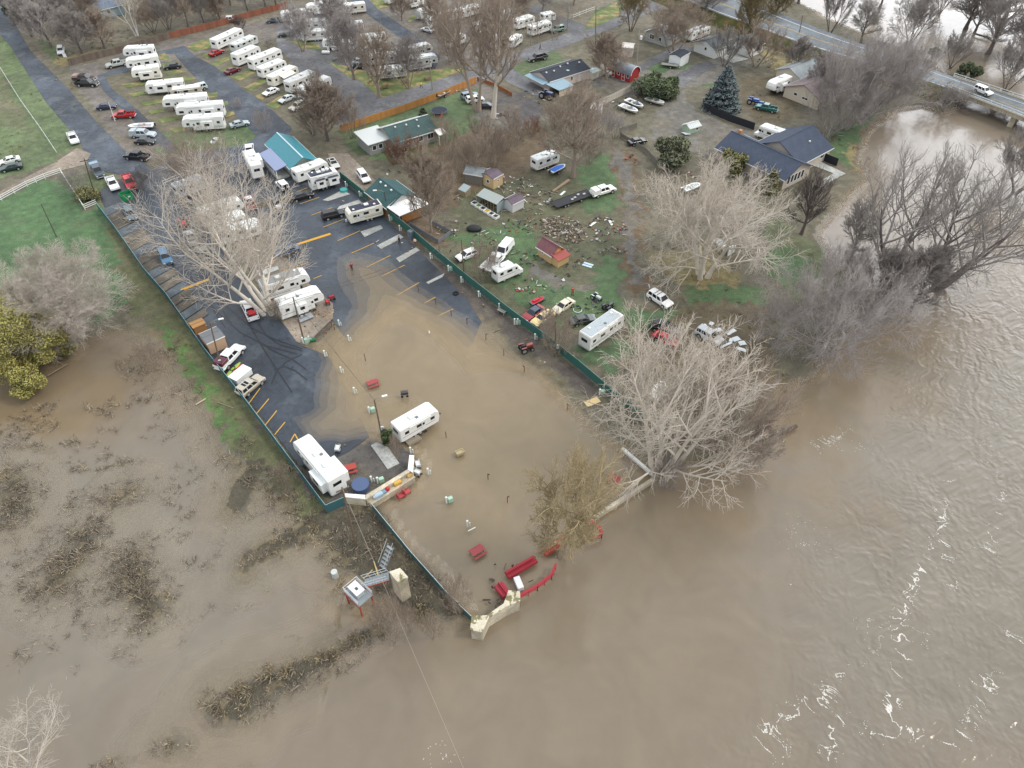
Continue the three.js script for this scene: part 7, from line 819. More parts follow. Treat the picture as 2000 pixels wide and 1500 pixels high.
function tractor(px, py, dx, dy, col, label, s = 1) { const t = thing('small_tractor', label, 'tractor', on(px, py), yaw(dirOf(px, py, dx * 8, dy * 8))); t.scale.setScalar(s); mesh('hood', rbox(1.3, 0.6, 0.7, 0.5, 0.95, 0, 0.12), P(col, 0.4), t); mesh('chassis', rbox(2.2, 0.3, 0.5, 0, 0.6, 0, 0.05), RUBBER, t); mesh('seat', rbox(0.45, 0.5, 0.5, -0.6, 1.1, 0, 0.1), M(0x26272a, 0.7), t); for (const z of [-1, 1]) { wheel(t, -0.65, z * 0.65, 0.55); wheel(t, 0.85, z * 0.5, 0.34); mesh('fender', rbox(0.9, 0.08, 0.3, -0.65, 1.18, z * 0.62, 0.03), P(col, 0.4), t); } mesh('steering_wheel', new THREE.TorusGeometry(0.2, 0.03, 5, 12).rotateX(1.2).translate(-0.1, 1.4, 0), RUBBER, t); }
tractor(1028, 682, 1, -0.3, 0x8d4136, 'rusty red riding tractor standing in the shallow water by the fence'); tractor(1470, 203, 1, 0.2, 0x2b5da8, 'blue tractor beside the teal pickup', 1.2); tractor(1482, 206, 1, 0.2, 0x2f66b4, 'smaller blue garden tractor touching the teal pickup', 0.9); tractor(361, 443, 0.4, 1, 0xa83a34, 'red open utility cart under the leaning tree', 1.2); tractor(1068, 192, 1, 0.3, 0x23365e, 'navy tractor loader beside the blue tin awning', 1.5); tractor(1188, 604, 0.8, -0.5, 0x2e3236, 'black and white quad bike behind the motorhome', 0.9); tractor(1165, 585, 0.8, 0.5, 0xb9c2c6, 'pale quad bike among yard clutter above the cream sedan', 0.8);
// ---------- small things ----------
function item(name, label, cat, px, py, geos, m, { ry = 0, y, group } = {}) { const p = on(px, py); if (y !== undefined) p.y = y; const o = mesh(name, geos, m); o.position.copy(p); o.rotation.y = ry; return tag(o, label, cat, group); }
{ const t = thing('trampoline', 'round black trampoline behind the green roofed house', 'trampoline', on(858, 222)); mesh('mat', cyl(2.0, 2.0, 0.04, 0, 0.9, 0, 28), M(0x2b3340, 0.8), t); mesh('rim', new THREE.TorusGeometry(2.05, 0.09, 6, 30).rotateX(Math.PI / 2).translate(0, 0.9, 0), M(0x5b6570, 0.6), t); for (let i = 0; i < 6; i++) mesh('leg', rod(V(Math.cos(i * 1.047) * 2, 0, Math.sin(i * 1.047) * 2), V(Math.cos(i * 1.047) * 2, 0.9, Math.sin(i * 1.047) * 2), 0.04), M(0xaab0b4, 0.5), t); }
item('toy_slide', 'red and white toy slide beside the trampoline', 'toy', 862, 229, [box(0.5, 0.08, 1.6, 0, 0.5, 0, 0, 0, 0.5), box(0.5, 0.9, 0.1, 0, 0.45, -0.7)], M(0xc0332f, 0.6));
{ const t = thing('waste_bin', 'large green steel bin at the end of the parking mats', 'bin', on(249, 388), 0.7); for (const z of [-1, 1]) mesh('side_panel', box(2.2, 1.3, 0.08, 0, 0.7, z * 0.9), M(0x1f8a54, 0.6), t); for (const x of [-1, 1]) mesh('end_panel', box(0.08, 1.3, 1.8, x * 1.1, 0.7, 0), M(0x1f8a54, 0.6), t); mesh('floor', box(2.2, 0.08, 1.8, 0, 0.1, 0), M(0x17573a, 0.8), t); mesh('contents', [rbox(0.8, 0.5, 0.7, -0.4, 0.9, 0.2, 0.1, 0.4)], M(0x3a3d42, 0.9), t); mesh('label_plate', box(0.5, 0.3, 0.02, 0.3, 0.8, 0.96), M(0xdedede, 0.6), t); }
item('propane_tank', 'large white propane tank beside the red arched shed', 'tank', 1183, 148, [cyl(0.55, 0.55, 2.6, 0, 0.9, 0, 16, 'x'), new THREE.SphereGeometry(0.55, 14, 10).translate(1.3, 0.9, 0), new THREE.SphereGeometry(0.55, 14, 10).translate(-1.3, 0.9, 0), box(0.2, 0.5, 0.8, 0.8, 0.2, 0), box(0.2, 0.5, 0.8, -0.8, 0.2, 0)], M(0xdcdad2, 0.5), { ry: -0.4 });
item('propane_tank', 'white propane tank on the grass among the park campers', 'tank', 637, 106, [cyl(0.45, 0.45, 1.6, 0, 0.6, 0, 14, 'x'), new THREE.SphereGeometry(0.45, 12, 8).translate(0.8, 0.6, 0), new THREE.SphereGeometry(0.45, 12, 8).translate(-0.8, 0.6, 0)], M(0xe3e5e2, 0.5));
item('basin', 'teal oval basin on the concrete pad below the satellite dome trailer', 'basin', 672, 374, [cyl(0.9, 0.8, 0.6, 0, 0.3, 0, 18)], M(0x3d9492, 0.5)); item('hot_tub', 'round blue tarp covered tub on the gravel island', 'tub', 705, 951, [cyl(1.15, 1.05, 0.8, 0, 0.4, 0, 20), cyl(1.22, 1.2, 0.1, 0, 0.84, 0, 20)], M(0x46597c, 0.5)); item('barrel', 'green barrel tipped at the edge of the water by the gravel tip', 'barrel', 610, 663, cyl(0.36, 0.36, 0.95, 0, 0.3, 0, 14, 'x'), M(0x1f6a48, 0.6), { ry: 0.4 }); item('tarp_heap', 'black tarp covered heap on the grass behind the garden plot', 'tarp', 926, 449, new THREE.SphereGeometry(1.3, 14, 8).scale(1.2, 0.55, 0.8).translate(0, 0.35, 0), M(0x202328, 0.7)); item('tyre', 'old tyre lying in the shallow water by the fence sites', 'tyre', 890, 571, new THREE.TorusGeometry(0.42, 0.17, 8, 16).rotateX(Math.PI / 2).translate(0, 0.15, 0), TYRE); item('planter_box', 'wooden planter box standing alone in the flood', 'planter', 898, 882, [box(1.2, 0.5, 0.1, 0, 0.2, 0.35), box(1.2, 0.5, 0.1, 0, 0.2, -0.35), box(0.1, 0.5, 0.6, 0.55, 0.2, 0), box(0.1, 0.5, 0.6, -0.55, 0.2, 0), box(1.0, 0.2, 0.6, 0, 0.25, 0)], M(0xa49877, 0.9), { ry: 0.5, y: 0 }); item('cooler_box', 'white appliance box floating beside the red benches', 'box', 1013, 1138, [rbox(0.8, 0.7, 1.7, 0, 0.2, 0, 0.08)], M(0xd9dde0, 0.5), { ry: 0.35, y: 0 }); item('barrel', 'dark green barrel beside white chairs by the curb wall', 'barrel', 1166, 990, cyl(0.5, 0.5, 0.8, 0, 0.2, 0, 14), M(0x28494a, 0.6), { y: 0 }); item('water_heater', 'grey weathered tank standing in the marsh', 'tank', 654, 1122, [cyl(0.4, 0.4, 1.3, 0, 0.4, 0, 14)], M(0xb5bdb9, 0.6), { y: 0 }); item('plywood_sheet', 'tan plywood sheet on the bank below the cottonwood limbs', 'plywood', 1157, 783, box(2.4, 0.03, 1.2, 0, 0.06, 0), M(0xc9b384, 0.8), { ry: 0.5 }); item('mini_fridge', 'grey locker cabinet against the fence behind the pads', 'cabinet', 803, 464, [box(1.0, 1.7, 0.9, 0, 0.85, 0)], M(0x62707a, 0.6), { ry: -0.7 }); item('swim_step', 'grey timber deck step beside the flooded white trailer', 'step', 805, 856, [0, 1, 2, 3, 4].map((i) => box(2.2, 0.06, 0.24, 0, 0.35, -0.56 + i * 0.28)).concat([box(2.2, 0.3, 0.1, 0, 0.2, 0.8)]), M(0x8f8778, 0.9), { ry: yaw(dirOf(805, 856, 8, -4.5)), y: 0 }); item('trailer_deck', 'small grey deck with red and white clutter beside the water edge camper', 'deck', 597, 622, [0, 1, 2, 3, 4, 5].map((i) => box(2.6, 0.08, 0.22, 0, 0.4, -0.6 + i * 0.24)).concat([rbox(0.5, 0.5, 0.4, -0.5, 0.7, -0.2, 0.08), rbox(0.4, 0.4, 0.4, 0.3, 0.65, -0.2, 0.08)]), M(0x9aa0a4, 0.85), { ry: yaw(dirOf(597, 622, 8, -3.4)) }); item('bench', 'grey picnic bench by the fence in the flooded sites', 'bench', 980, 610, [box(1.6, 0.06, 0.7, 0, 0.6, 0), box(0.1, 0.6, 0.6, 0.6, 0.3, 0), box(0.1, 0.6, 0.6, -0.6, 0.3, 0)], M(0x8d8d88, 0.9), { ry: -0.7 });
for (const [x, y, l] of [[782, 968, 'pink red plastic lounge chair below the concrete ledge near its middle'], [794, 960, 'pink red plastic lounge chair below the concrete ledge nearer the wall end']]) { const t = thing('lounge_chair', l, 'chair', on(x, y).setY(-0.1), 2.3, 'red lounge chairs'); const m = M(0xb5484e, 0.6); mesh('seat', rbox(0.65, 0.1, 0.8, 0, 0.42, 0.1, 0.04), m, t); mesh('backrest', rbox(0.65, 0.9, 0.1, 0, 0.8, -0.45, 0.04).rotateX(0), m, t); for (const s of [-1, 1]) { mesh('armrest', rbox(0.1, 0.06, 0.8, s * 0.36, 0.68, 0, 0.02), m, t); mesh('leg', box(0.08, 0.7, 0.08, s * 0.32, 0.25, 0.45), m, t); mesh('leg', box(0.08, 0.7, 0.08, s * 0.32, 0.25, -0.4), m, t); } }
for (const [x, y, c, w, l, sh] of [[739, 968, 0x9fb6c6, 1.2, 'pale blue child car seat on the concrete ledge', 0], [733, 972, 0xd8dadc, 0.6, 'white helmet shaped toy on the concrete ledge', 1], [757, 957, 0xb0202c, 0.7, 'red grill on the concrete ledge', 1], [776, 944, 0xc9a24e, 1.1, 'yellow crate on the concrete ledge', 0], [800, 929, 0xb99a62, 0.8, 'heap of tan wood at the end of the concrete ledge', 0], [749, 962, 0x7e98ad, 0.8, 'blue chair seat on the concrete ledge', 0]]) { const p = G(x, y, 1.1), o = mesh(sh ? 'garden_grill' : 'stored_crate', sh ? [new THREE.SphereGeometry(w / 2, 10, 8).translate(0, w / 2, 0), cyl(0.1, 0.16, 0.2, 0, 0.1, 0)] : [rbox(w, w * 0.5, w * 0.7, 0, w * 0.25, 0, 0.06), box(w * 0.8, 0.06, w * 0.5, 0, w * 0.52, 0)], M(c, 0.6)); o.position.set(p.x, 1.0, p.z); o.rotation.y = 0.6; tag(o, l, 'stored item'); }
for (const [x, y, l] of [[816, 908, 'white shopping cart standing in the flood at the wall end'], [815, 924, 'white wheeled frame standing in the flood below the shopping cart'], [660, 878, 'white bicycle and junk beside the large corner camper'], [790, 770, 'dark metal frame poking out of the open flood'], [640, 592, 'motorcycle with red fuel cans at the nose of the water edge camper'], [648, 582, 'small motorbike beside red fuel cans by the water']]) { const t = thing('wheeled_frame', l, 'cart', on(x, y), R() * 6); const m = /dark|motor/.test(l) ? M(0x3b3d42, 0.6) : M(0xd0d5d8, 0.5); for (const z of [-0.3, 0.3]) { mesh('side_frame', [rod(V(-0.5, 0.3, z), V(0.5, 0.3, z), 0.035), rod(V(-0.5, 0.9, z), V(0.6, 0.95, z), 0.035), rod(V(-0.5, 0.3, z), V(-0.5, 0.9, z), 0.035), rod(V(0.5, 0.3, z), V(0.6, 0.95, z), 0.035)], m, t); mesh('wheel', cyl(0.2, 0.2, 0.08, 0.4, 0.2, z, 10, 'z'), TYRE, t); mesh('wheel', cyl(0.2, 0.2, 0.08, -0.4, 0.2, z, 10, 'z'), TYRE, t); } mesh('basket', rbox(0.9, 0.4, 0.55, 0, 0.65, 0, 0.05), /red/.test(l) ? M(0xb02a30, 0.6) : m, t); }
// floating pipes, logs and boards
for (const [x, y, dx, dy, L, r, c, l] of [[921, 1031, 1, -0.5, 1.1, 0.08, 0xe2e4e2, 'white pipe floating beside the tilted pedestal'], [391, 782, 1, -0.6, 1.7, 0.12, 0xb3a78f, 'pale log floating near the grass bank'], [838, 646, 0.1, 1, 0.6, 0.1, 0xe0ddd0, 'short white pipe floating in the middle of the flood'], [973, 643, 1, -0.35, 1.9, 0.06, 0x5e5244, 'thin dark branch floating below the fence'], [1542, 838, 1, -0.55, 3.0, 0.3, 0x5a5148, 'dark log drifting in the river beyond the bank'], [1258, 205, 0.2, 0.2, 0.5, 0.1, 0x8a7a60, 'short log beside the boats'], [1095, 365, 1, -0.7, 6, 0.35, 0x8d7c68, 'large felled trunk lying beside the travel trailer'], [1920, 69, 1, 0.3, 5, 0.3, 0x544c45, 'dark log caught among the flooded trees'], [735, 1112, 0.3, 1, 2.6, 0.09, 0xc4b06a, 'yellow timber leaning on the metal walkway'], [718, 1120, 0.6, -0.6, 1.6, 0.07, 0xb9a56c, 'short yellow timber lying in the marsh straw'], [440, 790, 1, 0.35, 3, 0.07, 0x8d8270, 'fallen branch on the bank outside the green fence'], [110, 720, 1, -0.6, 3.2, 0.1, 0x8a7a66, 'drifting branch below the willow'], [1268, 560, 0.2, 0.8, 1.2, 0.12, 0xc9c2b2, 'pale plank on the dirt track above the white vehicle']]) { const t = on(x, y); const d = dirOf(x, y, dx * 6, dy * 6), o = mesh('floating_log', cyl(r, r * 0.8, L, 0, 0.05 + r * 0.5, 0, 8, 'x'), M(c, 0.9)); o.position.copy(t); o.rotation.y = yaw(d); tag(o, l, /pipe/.test(l) ? 'pipe' : /timber|plank/.test(l) ? 'timber' : 'log'); }
// dismantled car panels beside the silver car
for (const [x, y, w, d, r, l] of [[1428, 648, 2.0, 0.8, 0.6, 'longest white panel farthest from the stripped car'], [1438, 662, 1.4, 1.0, 0.4, 'squarish white door panel among the loose car panels'], [1450, 670, 1.2, 1.0, 0.2, 'white panel with a window gap at the end of the loose panels'], [1447, 682, 1.7, 0.7, -0.5, 'white curved fender lowest of the loose panels'], [1418, 674, 2.6, 0.4, 0.55, 'long white strip beside the stripped car'], [1428, 664, 1.0, 0.6, 1.1, 'small white bracket panel in the middle of the loose panels'], [1403, 645, 1.3, 0.9, 0.3, 'pale blue bonnet panel touching the stripped car'], [1390, 632, 0.9, 0.7, 0.9, 'pale seat shell behind the stripped car'], [1376, 636, 0.8, 0.6, 0.3, 'white box behind the stripped car']]) { const o = mesh('car_panel', [extr([[-w / 2, 0], [-w * 0.3, 0.1], [w * 0.3, 0.12], [w / 2, 0]], d), box(w * 0.3, 0.03, d * 0.4, w * 0.1, 0.125, 0)], M(0xd9e0e2, 0.5)); o.position.copy(on(x, y)).y += 0.04; o.rotation.y = r; tag(o, l, 'car panel', 'loose car panels'); }
item('window_sashes', 'two pale blue window sashes lying on the grass by the playhouse', 'window', 1148, 518, [box(1.9, 0.06, 0.5, 0, 0.08, -0.35), box(1.9, 0.06, 0.5, 0, 0.08, 0.35)], M(0xb9d0dc, 0.4), { ry: -0.5 });
item('boat_windshield', 'curved white windshield frame lying on the grass', 'frame', 1128, 606, [new THREE.TorusGeometry(0.75, 0.07, 6, 18, 3.6).rotateX(Math.PI / 2).translate(0, 0.15, 0)], M(0xd5dada, 0.5));
for (const [x, y, dx, dy, l] of [[1099, 378, 1, -0.9, 'white panel leaning near the black flatbed'], [1158, 438, 1, -0.7, 'white board lying beside the scrap pile'], [1072, 392, 0.8, -0.9, 'grey blue sheet beside the scrap lumber'], [1193, 436, 0.5, 0.8, 'pale ladder shaped frame at the edge of the scrap']]) item('loose_board', l, 'board', x, y, box(1.9, 0.05, 0.5, 0, 0.1, 0), M(/blue/.test(l) ? 0x8b9aa6 : 0xdadfdd, 0.6), { ry: yaw(dirOf(x, y, dx * 6, dy * 6)) });
{ const t = thing('camper_wreck', 'collapsed white camper shell with bare ribs under the broad pale tree', 'wreck', on(1408, 488), yaw(dirOf(1408, 488, 8, 4))); for (let i = 0; i < 6; i++) mesh('roof_rib', new THREE.TorusGeometry(1.3, 0.07, 5, 12, Math.PI).rotateY(Math.PI / 2).translate(-2 + i * 0.8, 0.4, 0), M(0x4b4f54, 0.8), t); for (const [x, z, w] of [[0.6, 0.4, 1.8], [-1.2, 0.2, 1.4], [1.9, -0.3, 0.8]]) mesh('roof_sheet', rbox(w, 0.06, 1.6, x, 1.62, z, 0.02), M(0xd0d8da, 0.5), t); mesh('end_panel', box(0.08, 1.4, 2.2, 2.2, 0.8, 0), M(0xdfe4e4, 0.5), t); }
// ---------- clutter heaps: scraps nobody could count ----------
function heap(label, list, dens, cols, seed0, name = 'scrap_heap', size = 1) { reseed(seed0); const g = [], pos = [], col = [], nor = [], c = new THREE.Color(); for (const [x, y, rx, ry, hh] of list) { const p = on(x, y), s = p.distanceTo(V(0, CAMY, 0)) / FOC, fy = s / Math.sin(PITCH + Math.atan((y - 750) / FOC)), n = Math.round(rx * s * ry * fy * dens); for (let i = 0; i < n; i++) { const a = R() * 6.283, q = Math.sqrt(R()), X = p.x + Math.cos(a) * q * rx * s, Z = p.z + Math.sin(a) * q * ry * fy, k = R(), b = k < 0.45 ? [RR(0.5, 1.8), 0.06, RR(0.08, 0.25)] : k < 0.8 ? [RR(0.2, 0.55), RR(0.12, 0.4), RR(0.2, 0.5)] : [RR(0.3, 0.9), 0.04, RR(0.3, 0.8)]; const bx = new THREE.BoxGeometry(b[0] * size, b[1] * size, b[2] * size).toNonIndexed(); bx.rotateX(RR(-0.4, 0.4)); bx.rotateZ(RR(-0.4, 0.4)); bx.rotateY(R() * 6.3); bx.translate(X, Math.max(Hh(X, Z), -0.05) + 0.1 + hh * (1 - q) * R(), Z); c.set(cols[Math.floor(R() * cols.length)]).multiplyScalar(RR(0.7, 1.15)); pos.push(...bx.attributes.position.array); nor.push(...bx.attributes.normal.array); for (let v = 0; v < 36; v++) col.push(c.r, c.g, c.b); } } const G2 = new THREE.BufferGeometry(); G2.setAttribute('position', new THREE.Float32BufferAttribute(pos, 3)); G2.setAttribute('normal', new THREE.Float32BufferAttribute(nor, 3)); G2.setAttribute('color', new THREE.Float32BufferAttribute(col, 3)); const o = mesh(name, G2, new THREE.MeshStandardMaterial({ vertexColors: true, roughness: 0.85 })); return stuff(o, label, 'debris'); }
const scrapC = [0x75695d, 0x8f8377, 0x5c534b, 0xaaa397, 0x48423f, 0x84705a, 0x66594d, 0xbdbab3], mixC = [0xc4c7c7, 0x2c2f34, 0x777b80, 0x8f4a3a, 0x46566a, 0xaba496, 0x4c4642, 0x3a3836, 0x836a48, 0x66605a];
heap('heap of broken brown and grey lumber in the yard', [[1098, 445, 42, 22, 0.7], [1110, 460, 36, 16, 0.6], [1075, 435, 20, 12, 0.4]], 11, scrapC, 801, 'scrap_heap', 0.75);
heap('scattered white and dark household junk around the scrap pile', [[1170, 465, 22, 10, 0.3], [1195, 490, 28, 14, 0.3], [1180, 430, 22, 10, 0.2], [1130, 518, 14, 8, 0.3], [1098, 540, 16, 8, 0.3], [1020, 505, 26, 16, 0.4], [1028, 515, 18, 10, 0.3], [1150, 590, 16, 8, 0.2], [1210, 445, 12, 8, 0.2], [1185, 445, 40, 20, 0.1], [1100, 500, 50, 20, 0.05], [1050, 560, 50, 16, 0.05], [1140, 600, 50, 14, 0.05], [960, 470, 40, 20, 0.05], [1020, 440, 40, 18, 0.05]], 3, mixC, 802, 'yard_junk', 0.75);
heap('lumber, pallets and clutter between the sheds', [[1050, 385, 40, 16, 0.3], [1000, 360, 34, 16, 0.2], [945, 385, 26, 10, 0.3], [890, 435, 22, 10, 0.4], [870, 450, 24, 10, 0.4], [895, 455, 20, 8, 0.3], [1040, 412, 24, 8, 0.2], [860, 440, 14, 8, 0.3], [895, 390, 14, 8, 0.3], [1030, 370, 60, 20, 0.1], [980, 400, 50, 16, 0.1], [1080, 400, 30, 10, 0.1]], 2.2, scrapC.concat([0xe0e0dc]), 803, 'yard_junk', 0.75);
heap('litter and leaf debris along the flooded side of the green fence', [[915, 565, 20, 10, 0.1], [945, 590, 22, 10, 0.1], [960, 600, 18, 8, 0.1], [1040, 665, 24, 8, 0.1], [1090, 700, 40, 10, 0.1], [1110, 715, 14, 6, 0.4], [760, 470, 40, 12, 0.1], [800, 490, 20, 10, 0.3], [690, 400, 30, 10, 0.1]], 0.9, [0x8a6a4a, 0x7a5a42, 0xb5a68c, 0xd8d4c8, 0x5f4f42], 804, 'fence_litter', 0.6);
heap('split firewood and orange chips beside the water edge camper', [[628, 614, 24, 9, 0.2], [640, 606, 14, 6, 0.2]], 7, [0xc4955c, 0xb07a48, 0xdcb887, 0x8f6239], 805, 'firewood', 0.5);
heap('dark tangled driftwood caught behind the concrete abutment', [[968, 1155, 12, 18, 0.4], [960, 1175, 12, 14, 0.4], [962, 1130, 8, 10, 0.2]], 5, [0x4a423c, 0x5c524a, 0x39342f, 0x6b6056], 806, 'driftwood', 0.8);
heap('dark floating debris mat beside the long red bench', [[985, 1102, 24, 8, 0.05], [1045, 1130, 16, 6, 0.2]], 4, [0x4a443e, 0x5c5348, 0x3a3631], 807, 'driftwood', 0.6);
heap('junk around the corner camper and shopping carts', [[662, 872, 18, 8, 0.3], [820, 912, 12, 14, 0.3], [620, 640, 30, 8, 0.1], [640, 585, 8, 8, 0.4]], 2, mixC, 808, 'yard_junk', 0.7);
heap('junk and boxes around the boats and the blue awning', [[1200, 205, 16, 7, 0.4], [1255, 190, 14, 6, 0.3], [1040, 185, 18, 8, 0.3], [1065, 200, 14, 8, 0.4], [1630, 262, 14, 10, 0.5], [910, 178, 22, 6, 0.3], [975, 225, 20, 8, 0.3], [770, 338, 16, 5, 0.3], [1605, 140, 14, 5, 0.3], [1340, 345, 30, 10, 0.2], [1240, 730, 20, 14, 0.4], [1215, 800, 14, 10, 0.4], [1240, 310, 18, 8, 0.2]], 1.6, mixC, 809, 'yard_junk');
heap('dead leaf and twig litter on the gravel island and gravel tip', [[770, 905, 24, 16, 0.02], [600, 650, 30, 18, 0.02], [560, 600, 30, 14, 0.02], [500, 520, 30, 20, 0.02]], 1.2, [0x6a5c4a, 0x8a7a62, 0x54493c], 810, 'leaf_litter', 0.35);
// ---------- foam on the fast water ----------
{
  reseed(900); const pts = []; const streak = (P0, w, n) => { for (let i = 0; i < P0.length - 1; i++) { const L = Math.hypot(P0[i + 1][0] - P0[i][0], P0[i + 1][1] - P0[i][1]); for (let k = 0; k < L * n * 110; k++) { const t = R(), u = R() + R() + R() - 1.5, v = R() + R() + R() - 1.5, p = G(mix(P0[i][0], P0[i + 1][0], t) + u * w * 2.4, mix(P0[i][1], P0[i + 1][1], t) + v * w * 2.4, -0.36), f = Math.max(0, 1 - Math.hypot(u, v) * 0.85), wv = fbm(p.x * 0.3 + 9, p.z * 0.3, 2) * 3, r = Math.abs(fbm(p.x * 0.55 + wv, p.z * 0.55 + wv, 4) - 0.5); if (r < 0.03 * f * f && R() < 0.9) pts.push(p); } } };
  streak([[1840, 985], [1838, 1040], [1825, 1080], [1790, 1130], [1765, 1190], [1750, 1215], [1768, 1280], [1750, 1310], [1745, 1370], [1735, 1400], [1740, 1440]], 9, 2.2, 2); streak([[1840, 1010], [1855, 1110], [1860, 1150]], 8, 0.8, 2); streak([[1960, 970], [1935, 1080], [1905, 1070]], 10, 0.7, 3); streak([[1620, 1350], [1600, 1370], [1510, 1410], [1490, 1450], [1530, 1470]], 14, 1.2, 3); streak([[1620, 1350], [1640, 1300], [1660, 1280]], 10, 0.7, 2); streak([[1650, 1400], [1620, 1440], [1610, 1500]], 12, 1.1, 2); streak([[1900, 1330], [1940, 1330], [1880, 1440], [1840, 1460]], 12, 0.7, 3); streak([[1960, 1240], [2000, 1260]], 10, 0.8, 2); streak([[1870, 950], [1850, 935]], 8, 1, 2); streak([[1920, 860], [1960, 980], [1990, 960]], 10, 0.4, 3); streak([[1680, 1210], [1720, 1240], [1690, 1290]], 12, 0.4, 3); streak([[860, 1480], [850, 1490]], 20, 1, 2); streak([[1540, 1040], [1610, 1070], [1580, 1110]], 24, 0.25, 3); streak([[1690, 1430], [1760, 1420], [1800, 1440]], 10, 0.8, 2); streak([[1750, 1215], [1810, 1250]], 8, 0.5, 2); streak([[1600, 880], [1700, 870]], 6, 0.12, 2); streak([[1880, 600], [1800, 700], [1780, 780]], 18, 0.12, 4); streak([[1580, 880], [1660, 840]], 10, 0.5, 2);
  const g = new THREE.CircleGeometry(0.1, 5).rotateX(-Math.PI / 2), o = new THREE.InstancedMesh(g, M(0xc9c8c1, 0.9), pts.length), d = new THREE.Object3D(); pts.forEach((p, i) => { d.position.set(p.x, -0.37 + R() * 0.004, p.z); d.rotation.y = R() * 6; const s = RR(0.12, 0.42) * (R() < 0.04 ? 1.7 : 1); d.scale.set(s * RR(0.6, 1.8), 1, s); d.updateMatrix(); o.setMatrixAt(i, d.matrix); }); o.name = 'river_foam'; stuff(o, 'white lacy foam streaks on the fast brown river', 'foam');
}
// ---------- people ----------
function personGeo(pose) {
  const J = [[[0, 1.62, 0], [0, 1.72, 0.01], 0.1, 0.105], [[0, 1.42, 0], [0, 1.56, 0], 0.065, 0.06], [[0, 0.98, 0], [0, 1.38, 0], 0.155, 0.17], [[-0.17, 1.4, 0], [0.17, 1.4, 0], 0.075, 0.075], [[0, 0.92, 0], [0, 1.05, 0], 0.165, 0.15]];
  const st = pose.stride ?? 0.05; for (const s of [-1, 1]) { J.push([[s * 0.09, 0.92, 0], [s * 0.1, 0.5, s * st], 0.1, 0.07], [[s * 0.1, 0.5, s * st], [s * 0.11, 0.08, s * st * 2 - 0.03], 0.07, 0.05], [[s * 0.11, 0.06, s * st * 2 - 0.04], [s * 0.12, 0.05, s * st * 2 + 0.16], 0.05, 0.04]); const e = [s * 0.27, 1.14, -0.03 + s * st * -0.6], h = pose.hold ? [s * 0.14, 1.1, 0.24] : [s * 0.27, 0.9, 0.08 - s * st * 0.8]; J.push([[s * 0.21, 1.4, 0], e, 0.06, 0.048], [e, h, 0.048, 0.036]); J.push([h, [h[0], h[1] - 0.08, h[2] + 0.02], 0.038, 0.03]); for (let f = 0; f < 4; f++) J.push([[h[0] - s * 0.012, h[1] - 0.08, h[2] - 0.02 + f * 0.02], [h[0] - s * 0.03, h[1] - 0.15 - (f % 3) * 0.008, h[2] - 0.016 + f * 0.02], 0.011, 0.008]); J.push([[h[0], h[1] - 0.03, h[2] + 0.04], [h[0] - s * 0.02, h[1] - 0.08, h[2] + 0.07], 0.012, 0.009]); }
  const N = 52, S = 1.0, mc = new MarchingCubes(N, M(0xffffff), false, false, 60000); mc.isolation = 0; const cap = (p, [a, b, r0, r1]) => { const dx = b[0] - a[0], dy = b[1] - a[1], dz = b[2] - a[2], t = clamp(((p[0] - a[0]) * dx + (p[1] - a[1]) * dy + (p[2] - a[2]) * dz) / (dx * dx + dy * dy + dz * dz), 0, 1); return Math.hypot(p[0] - a[0] - dx * t, p[1] - a[1] - dy * t, p[2] - a[2] - dz * t) - mix(r0, r1, t); };
  for (let z = 0; z < N; z++) for (let y = 0; y < N; y++) for (let x = 0; x < N; x++) { const p = [(x / N * 2 - 1) * 0.5, (y / N * 2 - 1) * 0.96 + 0.92, (z / N * 2 - 1) * 0.5]; let d = 9; for (const j of J) { const q = cap(p, j), k = 0.03, hh = clamp(0.5 + 0.5 * (d - q) / k, 0, 1); d = mix(d, q, hh) - k * hh * (1 - hh); } mc.field[x + y * N + z * N * N] = -d; }
  mc.update(); const n = mc.count, pos = mc.positionArray.slice(0, n * 3), nor = mc.normalArray.slice(0, n * 3); for (let i = 0; i < n; i++) { pos[i * 3] *= 0.5; pos[i * 3 + 1] = pos[i * 3 + 1] * 0.96 + 0.92; pos[i * 3 + 2] *= 0.5; } const g = new THREE.BufferGeometry(); g.setAttribute('position', new THREE.BufferAttribute(pos, 3)); g.setAttribute('normal', new THREE.BufferAttribute(nor, 3)); return g;
}
const bodies = [personGeo({ stride: 0.16 }), personGeo({ stride: 0.04 }), personGeo({ stride: 0.06, hold: 1 })];
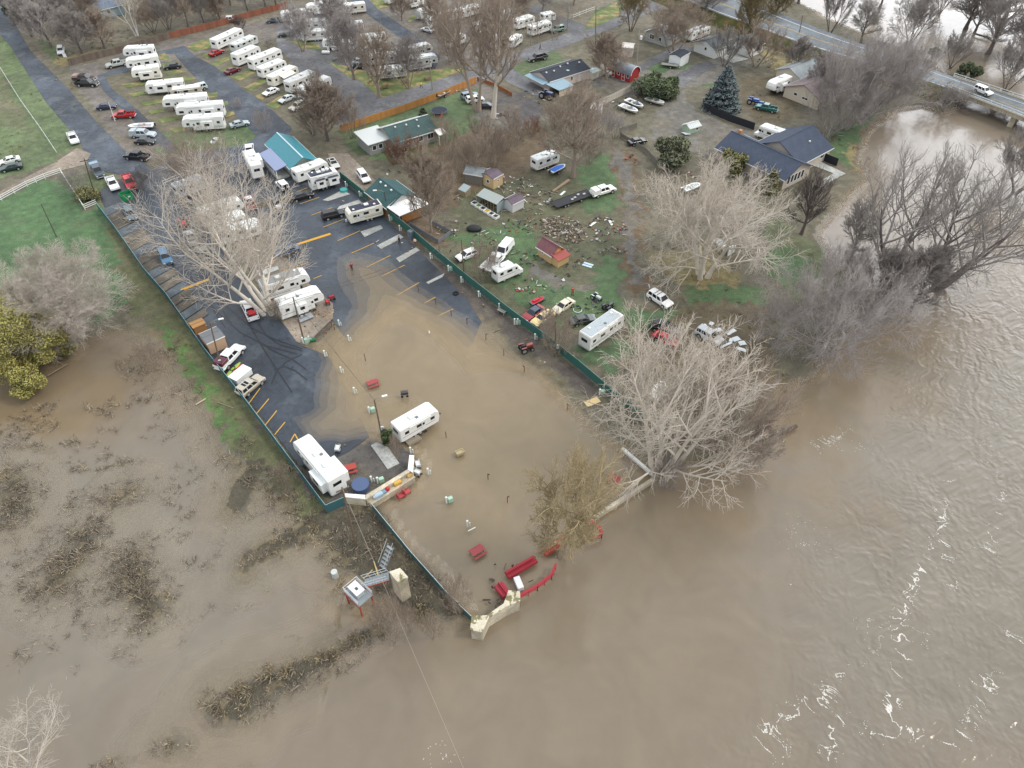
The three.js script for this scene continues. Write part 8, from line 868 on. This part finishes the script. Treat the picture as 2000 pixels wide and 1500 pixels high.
function person(px, py, k, ry, top, legs, hair, label, y) { const g = bodies[k].clone(), p = g.attributes.position, c = new Float32Array(p.count * 3), skin = new THREE.Color(0xb98d74), T = new THREE.Color(top), Lg = new THREE.Color(legs), Sh = new THREE.Color(0x2a2625), H = new THREE.Color(hair); for (let i = 0; i < p.count; i++) { const x = Math.abs(p.getX(i)), yy = p.getY(i), z = p.getZ(i); let q = yy < 0.1 ? Sh : yy < 0.98 && x < 0.23 ? Lg : yy > 1.48 ? (yy > 1.72 || z < -0.02 ? H : skin) : (yy < 0.94 || (z > 0.2 && yy < 1.16)) && (x > 0.2 || z > 0.2) ? skin : T; c.set([q.r, q.g, q.b], i * 3); } g.setAttribute('color', new THREE.BufferAttribute(c, 3)); const pt = on(px, py); if (y !== undefined) pt.y = y; const t = thing('person', label, 'person', pt, ry, null); mesh('body', g, new THREE.MeshStandardMaterial({ vertexColors: true, roughness: 0.85 }), t); mesh('hair', new THREE.SphereGeometry(0.112, 10, 6, 0, 6.283, 0, 1.5).translate(0, 1.7, -0.012), M(hair, 0.9), t); mesh('nose', new THREE.ConeGeometry(0.014, 0.04, 5).translate(0, 1.66, 0.115), M(0xb98d74, 0.8), t); for (const s of [-1, 1]) { mesh('eye', new THREE.SphereGeometry(0.011, 6, 5).translate(s * 0.036, 1.69, 0.1), M(0x26201d, 0.4), t); mesh('ear', new THREE.SphereGeometry(0.022, 6, 5).scale(0.5, 1, 0.8).translate(s * 0.105, 1.67, 0), M(0xb98d74, 0.8), t); } mesh('mouth', box(0.045, 0.01, 0.01, 0, 1.615, 0.1), M(0x8a5248, 0.7), t); return t; }
person(284, 411, 0, 2.4, 0x1f5b50, 0x8a8d90, 0x3a2c22, 'person in a dark green jacket walking across the lane by the parking mats'); person(687, 524, 1, 0.4, 0x8c2430, 0x23252b, 0x4a3426, 'person in a dark red jacket wading in the shallow lot water', -0.12); person(780, 474, 1, 1.0, 0x26282d, 0x1f2024, 0x2c2320, 'person in black standing on a concrete pad'); person(811, 478, 2, -0.6, 0xd9d9d6, 0x9a2f34, 0x4a3a2c, 'person in a pale top and red trousers by the fence cabinet'); person(823, 172, 0, 1.2, 0xd6e62a, 0x3a3f47, 0x3a2c22, 'person in a bright yellow vest walking along the park lane'); person(1118, 576, 2, 0.3, 0xb4432f, 0x8c2f28, 0x7d6a50, 'person in rust orange clothes standing on the yard grass'); person(460, 338, 1, 2.8, 0x1f2228, 0x24262c, 0x2c2320, 'person in dark clothes standing in the lane near the towed camper'); person(1055, 97, 0, 1.0, 0x4a4f55, 0x2c2d31, 0x2c2320, 'person in grey walking at the lane edge by the saplings');
renderer.render(scene, camera);
